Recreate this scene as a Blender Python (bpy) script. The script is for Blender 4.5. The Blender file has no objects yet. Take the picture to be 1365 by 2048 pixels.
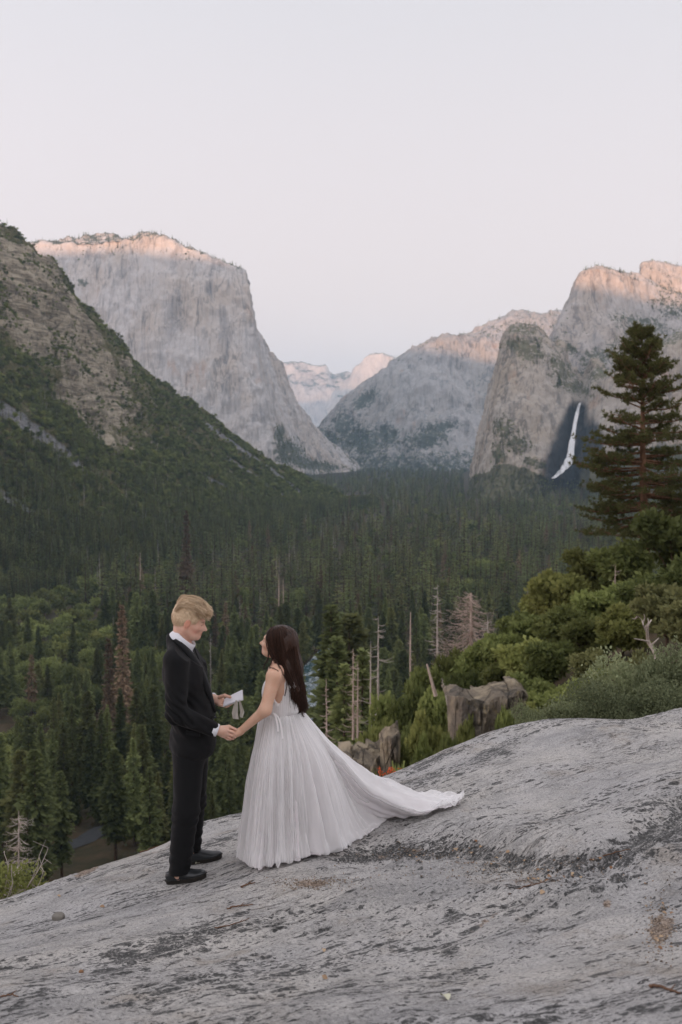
import bpy, bmesh, math, random
import numpy as np
from mathutils import Vector, Matrix

R = math.radians
SC = bpy.context.scene
COL = SC.collection

# ------------------------------------------------------------------ camera
FPX = 2000.0                     # focal length in pixels of a 1365 x 2048 frame
PITCH = R(3.83)
cam_d = bpy.data.cameras.new('camera')
cam = bpy.data.objects.new('camera', cam_d)
COL.objects.link(cam)
cam.location = (0, 0, 0)
cam.rotation_euler = (math.pi / 2 - PITCH, 0, 0)
cam_d.sensor_fit = 'VERTICAL'
cam_d.sensor_height = 36.0
cam_d.sensor_width = 24.0
cam_d.lens = 36.0 * FPX / 2048.0
cam_d.clip_start = 0.1
cam_d.clip_end = 80000.0
cam_d.dof.use_dof = True
cam_d.dof.focus_distance = 6.6
cam_d.dof.aperture_fstop = 3.6
SC.camera = cam

# ------------------------------------------------------------------ light
SUN_AZ = R(13.0)                 # light travels towards +Y and 13 degrees towards +X
SUN_EL = R(2.0)
world = bpy.data.worlds.new('World')
SC.world = world
world.use_nodes = True
wn = world.node_tree
wn.nodes.clear()
w_out = wn.nodes.new('ShaderNodeOutputWorld')
w_bg = wn.nodes.new('ShaderNodeBackground')
w_sky = wn.nodes.new('ShaderNodeTexSky')
w_sky.sky_type = 'NISHITA'
w_sky.sun_disc = False
w_sky.sun_elevation = SUN_EL
w_sky.sun_rotation = math.pi + SUN_AZ
w_sky.altitude = 1300
w_sky.air_density = 1.0
w_sky.dust_density = 1.5
w_sky.ozone_density = 1.0
w_hs = wn.nodes.new('ShaderNodeHueSaturation')
w_hs.inputs['Saturation'].default_value = 0.5
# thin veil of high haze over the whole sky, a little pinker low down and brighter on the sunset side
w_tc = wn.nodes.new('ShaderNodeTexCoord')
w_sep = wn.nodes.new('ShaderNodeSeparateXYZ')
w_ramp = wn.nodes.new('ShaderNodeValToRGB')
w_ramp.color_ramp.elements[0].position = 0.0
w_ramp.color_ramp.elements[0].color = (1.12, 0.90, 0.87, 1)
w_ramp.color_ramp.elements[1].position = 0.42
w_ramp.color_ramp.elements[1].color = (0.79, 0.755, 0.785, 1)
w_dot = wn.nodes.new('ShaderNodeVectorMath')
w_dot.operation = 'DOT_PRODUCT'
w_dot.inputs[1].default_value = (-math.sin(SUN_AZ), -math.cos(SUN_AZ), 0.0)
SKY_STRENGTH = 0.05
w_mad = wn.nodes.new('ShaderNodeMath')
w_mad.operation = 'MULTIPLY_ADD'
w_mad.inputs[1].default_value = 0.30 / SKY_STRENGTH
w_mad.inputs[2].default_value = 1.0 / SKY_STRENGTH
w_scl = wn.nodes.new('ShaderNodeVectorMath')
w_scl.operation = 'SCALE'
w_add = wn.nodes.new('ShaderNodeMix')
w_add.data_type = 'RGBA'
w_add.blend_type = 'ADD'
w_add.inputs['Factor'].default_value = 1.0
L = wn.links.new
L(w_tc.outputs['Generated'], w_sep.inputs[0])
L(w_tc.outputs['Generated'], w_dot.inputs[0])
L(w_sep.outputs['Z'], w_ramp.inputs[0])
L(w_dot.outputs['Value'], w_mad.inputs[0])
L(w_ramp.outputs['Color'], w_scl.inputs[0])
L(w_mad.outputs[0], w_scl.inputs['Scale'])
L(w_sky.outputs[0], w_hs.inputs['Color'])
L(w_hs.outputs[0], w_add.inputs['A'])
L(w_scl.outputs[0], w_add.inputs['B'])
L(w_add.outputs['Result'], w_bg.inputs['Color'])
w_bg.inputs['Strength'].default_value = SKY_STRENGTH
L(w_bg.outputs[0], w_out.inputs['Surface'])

sun_d = bpy.data.lights.new('sun', 'SUN')
sun = bpy.data.objects.new('sun', sun_d)
COL.objects.link(sun)
sun_d.energy = 5.0
sun_d.angle = R(0.5)
sun_d.color = (1.0, 0.52, 0.28)
sun.location = (-60, -300, 60)
_sd = Vector((math.sin(SUN_AZ) * math.cos(SUN_EL), math.cos(SUN_AZ) * math.cos(SUN_EL), -math.sin(SUN_EL)))
sun.rotation_euler = _sd.to_track_quat('-Z', 'Y').to_euler()

SC.view_settings.view_transform = 'Standard'
SC.view_settings.look = 'None'
SC.view_settings.exposure = 0.33
SC.view_settings.gamma = 1.0
SC.view_settings.use_curve_mapping = False
SC.render.engine = 'CYCLES'
SC.cycles.max_bounces = 6
SC.cycles.diffuse_bounces = 4
SC.cycles.glossy_bounces = 2
SC.cycles.transmission_bounces = 3
SC.cycles.transparent_max_bounces = 8
SC.cycles.volume_bounces = 0
SC.cycles.use_denoising = True
SC.cycles.sample_clamp_indirect = 4.0

# ------------------------------------------------------------------ helpers
CP, SP = math.cos(PITCH), math.sin(PITCH)

def P(u, v, Y):
    """world point(s) at ground distance Y in front of the viewpoint, seen in direction (u, v)"""
    x = (np.asarray(u, float) - 682.5) / FPX
    yd = (np.asarray(v, float) - 1024.0) / FPX
    dy = CP - yd * SP
    k = np.asarray(Y, float) / dy
    return np.stack(np.broadcast_arrays(x * k, np.asarray(Y, float) + 0 * k, (-SP - yd * CP) * k), -1)

def PV(u, v, Y):
    return Vector(P(u, v, Y).tolist())

def tanv(v):
    return -math.tan(PITCH + math.atan((v - 1024.0) / FPX))

def u_of(x, y, z=None):
    # horizontal picture direction of a ground position (exact for points at mid height)
    return 682.5 + FPX * x / (y * 0.995)

rng = np.random.default_rng(7)

def _hash(ix, iy, iz, seed):
    h = (ix.astype(np.int64) * 374761393 + iy.astype(np.int64) * 668265263 + iz.astype(np.int64) * 2147483647 + seed * 1274126177) & 0xffffffff
    h = ((h ^ (h >> 13)) * 1274126177) & 0xffffffff
    h = ((h ^ (h >> 16)) * 2246822519) & 0xffffffff
    return ((h ^ (h >> 15)) & 0xffff) / 65535.0

def vnoise(p, seed=0):
    """value noise in [-1, 1], p (..., 3)"""
    p = np.asarray(p, float)
    i = np.floor(p)
    f = p - i
    f = f * f * f * (f * (f * 6 - 15) + 10)
    ix, iy, iz = i[..., 0], i[..., 1], i[..., 2]
    fx, fy, fz = f[..., 0], f[..., 1], f[..., 2]
    r = 0
    for dx in (0, 1):
        wx = fx if dx else 1 - fx
        for dy in (0, 1):
            wy = fy if dy else 1 - fy
            for dz in (0, 1):
                wz = fz if dz else 1 - fz
                r = r + _hash(ix + dx, iy + dy, iz + dz, seed) * wx * wy * wz
    return r * 2 - 1

def fbm(p, octv=4, seed=0, gain=0.5, lac=2.03, ridge=False):
    p = np.asarray(p, float)
    a, s, t = 1.0, 0.0, 0.0
    for o in range(octv):
        n = vnoise(p, seed + o * 17)
        if ridge:
            n = 1 - 2 * np.abs(n)
        s = s + a * n
        t += a
        a *= gain
        p = p * lac + 13.7
    return s / t

def XYZ(*a):
    return np.stack(np.broadcast_arrays(*[np.asarray(q, float) for q in a]), -1)

def unit(v):
    return v / (np.linalg.norm(v, axis=-1, keepdims=True) + 1e-9)

def sstep(a, b, x):
    t = np.clip((np.asarray(x, float) - a) / (b - a), 0, 1)
    return t * t * (3 - 2 * t)

def mesh_from(name, verts, faces, mat=None, smooth=True, attrs=None, mats=None, midx=None):
    """verts (n,3) array; faces an (m,k) int array or a list of such arrays"""
    me = bpy.data.meshes.new(name)
    verts = np.ascontiguousarray(verts, dtype=np.float32)
    fl = faces if isinstance(faces, list) else [faces]
    fl = [np.asarray(f, dtype=np.int32) for f in fl if len(f)]
    nl = sum(f.size for f in fl)
    nf = sum(len(f) for f in fl)
    me.vertices.add(len(verts))
    me.vertices.foreach_set('co', verts.ravel())
    me.loops.add(nl)
    me.polygons.add(nf)
    me.loops.foreach_set('vertex_index', np.concatenate([f.ravel() for f in fl]))
    tot = np.concatenate([np.full(len(f), f.shape[1], np.int32) for f in fl])
    start = np.concatenate([[0], np.cumsum(tot)[:-1]]).astype(np.int32)
    me.polygons.foreach_set('loop_start', start)
    me.polygons.foreach_set('loop_total', tot)
    me.polygons.foreach_set('use_smooth', np.full(nf, bool(smooth)))
    for m in (mats or ([mat] if mat else [])):
        me.materials.append(m)
    if midx is not None:
        me.polygons.foreach_set('material_index', np.asarray(midx, np.int32))
    for k, val in (attrs or {}).items():
        val = np.asarray(val, np.float32)
        if val.ndim == 1:
            a = me.attributes.new(k, 'FLOAT', 'POINT')
            a.data.foreach_set('value', val)
        else:
            a = me.attributes.new(k, 'FLOAT_COLOR', 'POINT')
            if val.shape[1] == 3:
                val = np.concatenate([val, np.ones((len(val), 1), np.float32)], 1)
            a.data.foreach_set('color', np.ascontiguousarray(val).ravel())
    me.update(calc_edges=True)
    me.validate()
    return me

def link(name, data, parent=None, label=None, category=None, group=None, kind=None, loc=None, rotz=None, scale=None):
    o = bpy.data.objects.new(name, data)
    COL.objects.link(o)
    if parent is not None:
        o.parent = parent
    if label: o['label'] = label
    if category: o['category'] = category
    if group: o['group'] = group
    if kind: o['kind'] = kind
    if loc is not None: o.location = loc
    if rotz is not None: o.rotation_euler = (0, 0, rotz)
    if scale is not None: o.scale = scale if hasattr(scale, '__len__') else (scale,) * 3
    return o

def grid_faces(nr, nc, wrap=False):
    r = np.arange(nr - 1)[:, None]
    c = np.arange(nc if wrap else nc - 1)[None, :]
    c2 = (c + 1) % nc
    a = r * nc + c
    b = r * nc + c2
    d = (r + 1) * nc + c
    e = (r + 1) * nc + c2
    return np.stack([a, b, e, d], -1).reshape(-1, 4)

class MB:
    """collects pieces of geometry into one mesh"""
    def __init__(self):
        self.v, self.f, self.n, self.a = [], {}, 0, {}
    def add(self, verts, faces, **attrs):
        verts = np.asarray(verts, float).reshape(-1, 3)
        faces = np.asarray(faces, int)
        self.f.setdefault(faces.shape[1], []).append(faces + self.n)
        self.v.append(verts)
        for k, val in attrs.items():
            val = np.asarray(val, float)
            self.a.setdefault(k, []).append(np.broadcast_to(val, (len(verts),) + val.shape[1:] if val.ndim and val.shape[0] == len(verts) else (len(verts),) + val.shape).astype(float))
        self.n += len(verts)
    def tube(self, pts, radii, sides=6, cap=True, **attrs):
        pts = np.asarray(pts, float)
        radii = np.broadcast_to(np.asarray(radii, float), (len(pts),))
        n = len(pts)
        t = np.gradient(pts, axis=0)
        t /= np.linalg.norm(t, axis=1, keepdims=True) + 1e-9
        ref = np.array([0, 0, 1.0]) if abs(t[:, 2]).mean() < 0.8 else np.array([1.0, 0, 0])
        a = np.cross(t, ref); a /= np.linalg.norm(a, axis=1, keepdims=True) + 1e-9
        b = np.cross(t, a)
        ang = np.arange(sides) / sides * 2 * np.pi
        v = pts[:, None] + radii[:, None, None] * (np.cos(ang)[None, :, None] * a[:, None] + np.sin(ang)[None, :, None] * b[:, None])
        f = grid_faces(n, sides, True)[:, ::-1]
        self.add(v.reshape(-1, 3), f, **attrs)
        if cap and sides == 4:
            o = self.n - n * sides
            self.f[4].append(np.array([[o, o + 1, o + 2, o + 3], [self.n - 1, self.n - 2, self.n - 3, self.n - 4]]))
    def box(self, lo, hi, **attrs):
        lo = np.asarray(lo, float); hi = np.asarray(hi, float)
        v = np.array([[(lo, hi)[i][0], (lo, hi)[j][1], (lo, hi)[k][2]] for k in (0, 1) for j in (0, 1) for i in (0, 1)])
        f = [[0, 2, 3, 1], [4, 5, 7, 6], [0, 1, 5, 4], [2, 6, 7, 3], [0, 4, 6, 2], [1, 3, 7, 5]]
        self.add(v, f, **attrs)
    def mesh(self, name, mat=None, smooth=True, mats=None):
        return mesh_from(name, np.concatenate(self.v), [np.concatenate(x) for x in self.f.values()], mat, smooth,
                         {k: np.concatenate(x) for k, x in self.a.items()}, mats)

# ------------------------------------------------------------------ materials
class NT:
    def __init__(self, name):
        self.m = bpy.data.materials.new(name)
        self.m.use_nodes = True
        self.t = self.m.node_tree
        self.t.nodes.clear()
        self.out = self.n('OutputMaterial')
        self.b = self.n('BsdfPrincipled')
        self.l(self.b.outputs[0], self.out.inputs['Surface'])
    def n(self, typ, **kw):
        nd = self.t.nodes.new('ShaderNode' + typ)
        for k, val in kw.items():
            setattr(nd, k, val)
        return nd
    def l(self, a, b):
        self.t.links.new(a, b)
    def val(self, sock, x):
        if isinstance(x, bpy.types.NodeSocket): self.l(x, sock)
        elif hasattr(x, '__len__') and len(x) == 3 and sock.type == 'RGBA': sock.default_value = (*x, 1)
        else: sock.default_value = x
    def noise(self, vec, scale, detail=4, rough=0.55, dist=0.0, col=False):
        nd = self.n('TexNoise')
        nd.inputs['Scale'].default_value = scale
        nd.inputs['Detail'].default_value = detail
        nd.inputs['Roughness'].default_value = rough
        nd.inputs['Distortion'].default_value = dist
        if vec is not None: self.l(vec, nd.inputs['Vector'])
        return nd.outputs['Color' if col else 'Fac']
    def voro(self, vec, scale, feature='F1', out='Distance', rnd=1.0):
        nd = self.n('TexVoronoi', feature=feature)
        nd.inputs['Scale'].default_value = scale
        nd.inputs['Randomness'].default_value = rnd
        if vec is not None: self.l(vec, nd.inputs['Vector'])
        return nd.outputs[out]
    def mapv(self, vec, scale=(1, 1, 1), rot=(0, 0, 0), loc=(0, 0, 0)):
        nd = self.n('Mapping')
        nd.inputs['Scale'].default_value = scale
        nd.inputs['Rotation'].default_value = rot
        nd.inputs['Location'].default_value = loc
        self.l(vec, nd.inputs['Vector'])
        return nd.outputs[0]
    def pos(self):
        return self.n('NewGeometry').outputs['Position']
    def obj(self):
        return self.n('TexCoord').outputs['Object']
    def attr(self, name, out='Fac'):
        nd = self.n('Attribute')
        nd.attribute_name = name
        return nd.outputs[out]
    def rnd(self):
        return self.n('ObjectInfo').outputs['Random']
    def mix(self, fac, a, b, mode='MIX'):
        nd = self.n('Mix', data_type='RGBA', blend_type=mode)
        self.val(nd.inputs['Factor'], fac)
        self.val(nd.inputs['A'], a)
        self.val(nd.inputs['B'], b)
        return nd.outputs['Result']
    def math(self, op, a, b=0.0, c=None, clamp=False):
        nd = self.n('Math', operation=op, use_clamp=clamp)
        self.val(nd.inputs[0], a)
        self.val(nd.inputs[1], b)
        if c is not None: self.val(nd.inputs[2], c)
        return nd.outputs[0]
    def rng(self, x, a, b, c=0.0, d=1.0, smooth=True):
        nd = self.n('MapRange')
        nd.interpolation_type = 'SMOOTHSTEP' if smooth else 'LINEAR'
        self.val(nd.inputs['Value'], x)
        for k, q in zip(('From Min', 'From Max', 'To Min', 'To Max'), (a, b, c, d)):
            self.val(nd.inputs[k], q)
        return nd.outputs[0]
    def ramp(self, x, stops, interp='LINEAR'):
        nd = self.n('ValToRGB')
        cr = nd.color_ramp
        cr.interpolation = interp
        while len(cr.elements) < len(stops): cr.elements.new(0.5)
        for e, (p, c) in zip(cr.elements, stops):
            e.position = p
            e.color = (*c, 1) if len(c) == 3 else c
        self.l(x, nd.inputs[0])
        return nd.outputs['Color']
    def bump(self, h, strength=0.5, dist=0.01, normal=None):
        nd = self.n('Bump')
        nd.inputs['Strength'].default_value = strength
        nd.inputs['Distance'].default_value = dist
        self.l(h, nd.inputs['Height'])
        if normal is not None: self.l(normal, nd.inputs['Normal'])
        return nd.outputs[0]
    def fin(self, col, rough=0.85, spec=0.3, normal=None, **kw):
        self.val(self.b.inputs['Base Color'], col)
        self.val(self.b.inputs['Roughness'], rough)
        self.b.inputs['Specular IOR Level'].default_value = spec
        if normal is not None: self.l(normal, self.b.inputs['Normal'])
        for k, x in kw.items():
            self.val(self.b.inputs[k.replace('_', ' ')], x)
        return self.m

# ================================================================== materials of the setting
def mat_cliff(name, pale, tan, dark, veg=(0.085, 0.095, 0.055), streak=1.0, sc=1.0):
    k = NT(name)
    p = k.pos()
    st = k.mapv(p, (0.020 * sc, 0.020 * sc, 0.0022 * sc))
    n1 = k.noise(st, 1.0, 7, 0.62, 0.6)
    n2 = k.noise(k.mapv(p, (0.055 * sc, 0.055 * sc, 0.006 * sc)), 1.0, 6, 0.65, 0.3)
    n3 = k.noise(k.mapv(p, (0.004 * sc, 0.004 * sc, 0.003 * sc)), 1.0, 5, 0.6)
    n4 = k.noise(p, 0.05 * sc, 6, 0.7)
    c = k.mix(k.rng(n3, 0.40, 0.62), pale, tan)
    c = k.mix(k.math('MULTIPLY', k.rng(n1, 0.50, 0.68), 0.75 * streak), c, dark)
    c = k.mix(k.math('MULTIPLY', k.rng(n2, 0.55, 0.72), 0.6 * streak), c, tuple(0.62 * q for q in dark))
    c = k.mix(k.math('MULTIPLY', k.rng(n2, 0.45, 0.30), 0.45), c, tuple(min(1, 1.25 * q) for q in pale))
    c = k.mix(k.math('MULTIPLY', k.rng(n4, 0.35, 0.65), 0.30), c, tuple(0.75 * q for q in tan))
    rust = k.noise(k.mapv(p, (0.012 * sc, 0.012 * sc, 0.005 * sc), loc=(31, 7, 2)), 1.0, 4, 0.6)
    c = k.mix(k.math('MULTIPLY', k.rng(rust, 0.60, 0.72), 0.45), c, (0.40, 0.24, 0.15))
    for fx, fz, amt in ((0.010, 0.0011, 0.60), (0.026, 0.0030, 0.55)):
        ln = k.noise(k.mapv(p, (fx * sc, fx * sc, fz * sc), loc=(fx * 900, 3, 1)), 1.0, 4, 0.55, 0.4)
        c = k.mix(k.math('MULTIPLY', k.rng(k.math('ABSOLUTE', k.math('SUBTRACT', ln, 0.5)), 0.0, 0.022, amt, 0.0), k.rng(n3, 0.35, 0.6, 0.3, 1.0)), c, tuple(0.5 * q for q in dark))
    vn = k.noise(p, 0.035 * sc, 6, 0.75)
    vn2 = k.noise(p, 0.11 * sc, 4, 0.7)
    vf = k.rng(k.math('ADD', k.math('MULTIPLY', k.attr('veg'), 0.72), k.math('ADD', k.math('MULTIPLY', k.math('SUBTRACT', vn, 0.5), 2.0), k.math('MULTIPLY', k.math('SUBTRACT', vn2, 0.5), 1.2))), 0.36, 0.62, 0.0, 0.88)
    vc = k.mix(k.noise(p, 0.02 * sc, 4, 0.7), tuple(0.55 * q for q in veg), tuple(1.35 * q for q in veg))
    c = k.mix(vf, c, vc)
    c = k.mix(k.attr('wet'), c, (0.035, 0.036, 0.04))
    b = k.bump(k.math('ADD', n1, k.math('MULTIPLY', n4, 0.5)), 1.0, 16.0 / sc)
    return k.fin(c, 0.9, 0.15, b)

M_elcap = mat_cliff('pale_granite_wall', (0.60, 0.575, 0.565), (0.55, 0.485, 0.43), (0.27, 0.265, 0.275))
M_cath = mat_cliff('brown_granite_wall', (0.47, 0.425, 0.38), (0.41, 0.345, 0.275), (0.16, 0.15, 0.14), sc=1.4, veg=(0.13, 0.125, 0.065))
M_peak = mat_cliff('grey_granite_peak', (0.52, 0.49, 0.475), (0.47, 0.41, 0.36), (0.27, 0.26, 0.265), sc=1.2, streak=0.8)
M_mid = mat_cliff('blue_granite_wall', (0.48, 0.465, 0.46), (0.42, 0.40, 0.38), (0.20, 0.20, 0.21), sc=0.9, veg=(0.06, 0.075, 0.05))
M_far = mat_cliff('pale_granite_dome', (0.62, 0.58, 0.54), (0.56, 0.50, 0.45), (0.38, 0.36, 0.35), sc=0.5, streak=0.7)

def mat_hill():
    k = NT('brushy_hillside')
    p = k.pos()
    n1 = k.noise(p, 0.03, 7, 0.7)
    n2 = k.noise(k.mapv(p, (0.02, 0.02, 0.14)), 1.0, 6, 0.7, 0.8)
    n3 = k.noise(p, 0.15, 5, 0.7)
    rock = k.mix(k.rng(n2, 0.38, 0.62), (0.18, 0.155, 0.115), (0.46, 0.405, 0.31))
    rock = k.mix(k.math('MULTIPLY', k.rng(n3, 0.52, 0.66), 0.75), rock, (0.05, 0.046, 0.042))
    grass = k.mix(k.rng(n3, 0.35, 0.65), (0.10, 0.10, 0.045), (0.18, 0.16, 0.08))
    n5 = k.noise(k.mapv(p, (0.012, 0.012, 0.03)), 1.0, 6, 0.7)
    c = k.mix(k.rng(k.math('ADD', k.attr('rocky'), k.math('ADD', k.math('MULTIPLY', k.math('SUBTRACT', n1, 0.5), 1.6), k.math('MULTIPLY', k.math('SUBTRACT', n5, 0.5), 2.2))), 0.45, 0.75), grass, rock)
    scree = k.mix(k.rng(k.noise(p, 0.25, 4, 0.8), 0.4, 0.65), (0.16, 0.16, 0.165), (0.32, 0.315, 0.31))
    c = k.mix(k.rng(k.math('ADD', k.attr('scree'), k.math('MULTIPLY', k.math('SUBTRACT', n1, 0.5), 1.4)), 0.40, 0.75), c, scree)
    b = k.bump(k.math('ADD', n2, n3), 1.0, 5.0)
    return k.fin(c, 0.95, 0.1, b)
M_hill = mat_hill()

def mat_ground():
    k = NT('forest_floor')
    p = k.pos()
    n1 = k.noise(p, 0.06, 6, 0.7)
    n2 = k.noise(p, 1.3, 5, 0.7)
    c = k.mix(k.rng(n1, 0.35, 0.65), (0.045, 0.042, 0.026), (0.095, 0.066, 0.042))
    c = k.mix(k.math('MULTIPLY', k.rng(n2, 0.45, 0.65), 0.6), c, (0.055, 0.065, 0.03))
    return k.fin(c, 0.95, 0.1, k.bump(n2, 0.6, 0.3))
M_ground = mat_ground()

# ================================================================== valley floor and near hillside
NU = np.array([-400, 0, 300, 500, 620, 720, 850, 950, 1050, 1200, 1365, 1800.0])
NY = np.array([9.0, 18, 30, 45, 60, 80, 110, 160, 240, 330, 450, 700])
NZ = np.array([
 [-13, -12, -11, -10, -9.5, -9, -8, -7.5, -7, -6, -5.4, -4.5],
 [-20, -19, -18, -17, -15, -13, -12, -11, -10, -7.6, -6.2, -4.5],
 [-32, -31, -30, -28, -24, -19, -17, -16, -13.5, -9.6, -7.4, -4.5],
 [-45, -44, -43, -40, -32, -22, -18, -15, -12.5, -10.6, -8.8, -4.5],
 [-56, -56, -55, -50, -40, -25, -19, -15.2, -13.4, -11.5, -9.8, -4.5],
 [-68, -68, -66, -62, -52, -36, -25, -20, -17, -13, -10.6, -4.5],
 [-82, -82, -80, -76, -68, -55, -43, -35, -29, -21, -16, -8],
 [-100, -100, -98, -96, -90, -82, -73, -67, -61, -51, -43, -30],
 [-122, -122, -120, -118, -115, -112, -108, -104, -100, -95, -90, -75],
 [-134, -132, -132, -132, -132, -132, -130, -130, -128, -125, -122, -110],
 [-147, -147, -147, -147, -147, -147, -146, -145, -144, -143, -141, -134],
 [-150, -150, -150, -150, -150, -150, -150, -150, -150, -149, -148, -146.0]])

def terrain_z(x, y):
    x = np.asarray(x, float); y = np.asarray(y, float)
    u = np.clip(682.5 + FPX * x / np.maximum(y, 1), NU[0], NU[-1] - 1e-3)
    ly = np.log(np.clip(y, NY[0], NY[-1] - 1e-3))
    i = np.clip(np.searchsorted(NU, u, 'right') - 1, 0, len(NU) - 2)
    j = np.clip(np.searchsorted(np.log(NY), ly, 'right') - 1, 0, len(NY) - 2)
    a = (u - NU[i]) / (NU[i + 1] - NU[i])
    b = (ly - np.log(NY)[j]) / (np.log(NY)[j + 1] - np.log(NY)[j])
    z = (NZ[j, i] * (1 - a) + NZ[j, i + 1] * a) * (1 - b) + (NZ[j + 1, i] * (1 - a) + NZ[j + 1, i + 1] * a) * b
    amp = np.clip(y / 60, 0.2, 1.0) * 1.2 * np.clip((480 - y) / 150, 0.15, 1)
    return z + amp * fbm(XYZ(x / 14, y / 14, 0), 3, 5)

def build_ground():
    nr, nc = 300, 170
    yy = np.exp(np.linspace(math.log(8.0), math.log(9500), nr))
    uu = np.linspace(-900, 2265, nc)
    Y = np.repeat(yy[:, None], nc, 1)
    X = (uu[None, :] - 682.5) / FPX * Y
    Z = terrain_z(X, Y)
    v = np.stack([X, Y, Z], -1).reshape(-1, 3)
    me = mesh_from('ground', v, grid_faces(nr, nc), M_ground)
    link('ground', me, kind='structure', label='forest floor of the valley below the viewpoint', category='ground')
build_ground()

# ================================================================== left hillside
HU  = np.array([-700, -300, -80, 0, 60, 110, 160, 200, 270, 330, 400, 480, 560, 620, 690, 760])
HV  = np.array([60, 270, 395, 447, 478, 525, 600, 640, 715, 765, 820, 878, 932, 962, 997, 1012.0])
HYR = np.array([1350, 1420, 1500, 1540, 1580, 1620, 1670, 1710, 1790, 1860, 1950, 2060, 2190, 2290, 2400, 2500.0])
HY0 = np.array([650, 780, 880, 930, 970, 1010, 1060, 1100, 1190, 1280, 1390, 1540, 1760, 1960, 2250, 2480.0])
SCREE = [([(-30, 800), (40, 838), (100, 885), (150, 930)], 17), ([(-20, 975), (40, 1015), (75, 1035)], 12),
         ([(415, 850), (470, 890), (540, 938), (600, 985)], 5), ([(455, 915), (520, 960), (570, 995)], 4), ([(400, 950), (450, 975)], 6)]

def project(p):
    p = np.asarray(p, float)
    d = p[..., 1] * CP - p[..., 2] * SP
    h = p[..., 1] * SP + p[..., 2] * CP
    return 682.5 + FPX * p[..., 0] / d, 1024 - FPX * h / d

def poly_dist(u, v, pts):
    best = np.full(np.shape(u), 1e9)
    for (ax, ay), (bx, by) in zip(pts[:-1], pts[1:]):
        dx, dy = bx - ax, by - ay
        t = np.clip(((u - ax) * dx + (v - ay) * dy) / (dx * dx + dy * dy), 0, 1)
        best = np.minimum(best, np.hypot(u - ax - t * dx, v - ay - t * dy))
    return best

def build_hillside():
    nc, nr = 420, 330
    uu = np.linspace(-420, 755, nc)
    s = np.concatenate([np.linspace(-0.04, 1, 290), np.linspace(1, 2.2, 41)[1:]])
    nr = len(s)
    Yr = np.interp(uu, HU, HYR); Y0 = np.interp(uu, HU, HY0)
    zr = np.array([tanv(v) for v in np.interp(uu, HU, HV)]) * Yr
    S = s[:, None]
    Y = Y0 + (Yr - Y0) * S
    Z = -150 + (zr + 150) * np.clip(S, 0, 1) ** 1.12 - np.clip(S - 1, 0, 9) ** 1.15 * (Yr - Y0) * 0.62 + np.minimum(S, 0) * 200
    X = (uu[None] - 682.5) / FPX * Y
    p = np.stack([X, Y + 0 * X, Z], -1)
    up = np.clip(S * 1.25, 0, 1) * (0.25 + 0.75 * sstep(760, 150, uu)[None]) + 0.1
    # gullies down the slope, ledges across it
    g = fbm(XYZ(X / 170, Y / 300, Z / 400), 4, 31, ridge=True)
    led = fbm(XYZ(X / 140, Y / 140, Z / 26), 4, 47)
    fine = fbm(XYZ(X / 38, Y / 38, Z / 30), 4, 53)
    edge = 1 - 0.75 * np.exp(-((S - 1) / 0.12) ** 2)
    d = up * (40 * g * edge + 22 * led + 17 * fine * (0.6 + 0.4 * edge))
    # rocky bluff: steps
    U, V = project(p)
    rocky = sstep(0.34, 0.66, S + 0.34 * fbm(XYZ(X / 160, Y / 160, Z / 90), 3, 61) - 0.00028 * np.clip(U - 30, 0, 600)) * sstep(430, 160, U)
    rocky = rocky * (1 - 0.75 * sstep(0.84, 0.97, S + 0.10 * fbm(XYZ(X / 80, Y / 80, Z / 60), 3, 9)))
    rocky = np.maximum(rocky, 0.75 * sstep(0.30, 0.55, fbm(XYZ(X / 90, Y / 90, Z / 60), 3, 77)) * sstep(0.2, 0.5, S))
    step = np.abs(((Z + 25 * fbm(XYZ(X / 200, Y / 200, 0), 3, 3)) / 46.0) % 1.0 - 0.5) * 2
    d = d + rocky * (step - 0.5) * 22 * (0.5 + fbm(XYZ(X / 60, Y / 60, Z / 60), 2, 5))
    p[..., 2] += d * 0.8
    p[..., 1] -= d * 0.9
    p[..., 0] += d * 0.25
    U, V = project(p)
    scree = np.zeros_like(U)
    for pts, w in SCREE:
        scree = np.maximum(scree, 1 - sstep(w * 0.2, w * 1.5, poly_dist(U, V, pts)))
    scree *= (S <= 1)
    me = mesh_from('hillside', p.reshape(-1, 3), grid_faces(nr, nc), M_hill, attrs={'rocky': rocky.ravel(), 'scree': scree.ravel()})
    link('hillside', me, kind='structure', label='steep brushy hillside with brown rock bluffs and grey scree', category='hillside')
    return p, S + 0 * U, rocky, scree, U, V
HILL = build_hillside()

# ================================================================== cliffs and mountains
def catmull(a, t):
    n = len(a)
    i = np.clip(np.floor(t).astype(int), 0, n - 2)
    f = (t - i)[:, None, None]
    g = lambda k: a[np.clip(i + k, 0, n - 1)]
    p0, p1, p2, p3 = g(-1), g(0), g(1), g(2)
    return 0.5 * (2 * p1 + (p2 - p0) * f + (2 * p0 - 5 * p1 + 4 * p2 - p3) * f * f + (3 * p1 - p0 - 3 * p2 + p3) * f ** 3)

def lerp_rows(a, t):
    n = len(a)
    i = np.clip(np.floor(t).astype(int), 0, n - 2)
    f = (t - i)[:, None, None]
    return a[i] * (1 - f) + a[i + 1] * f

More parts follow.
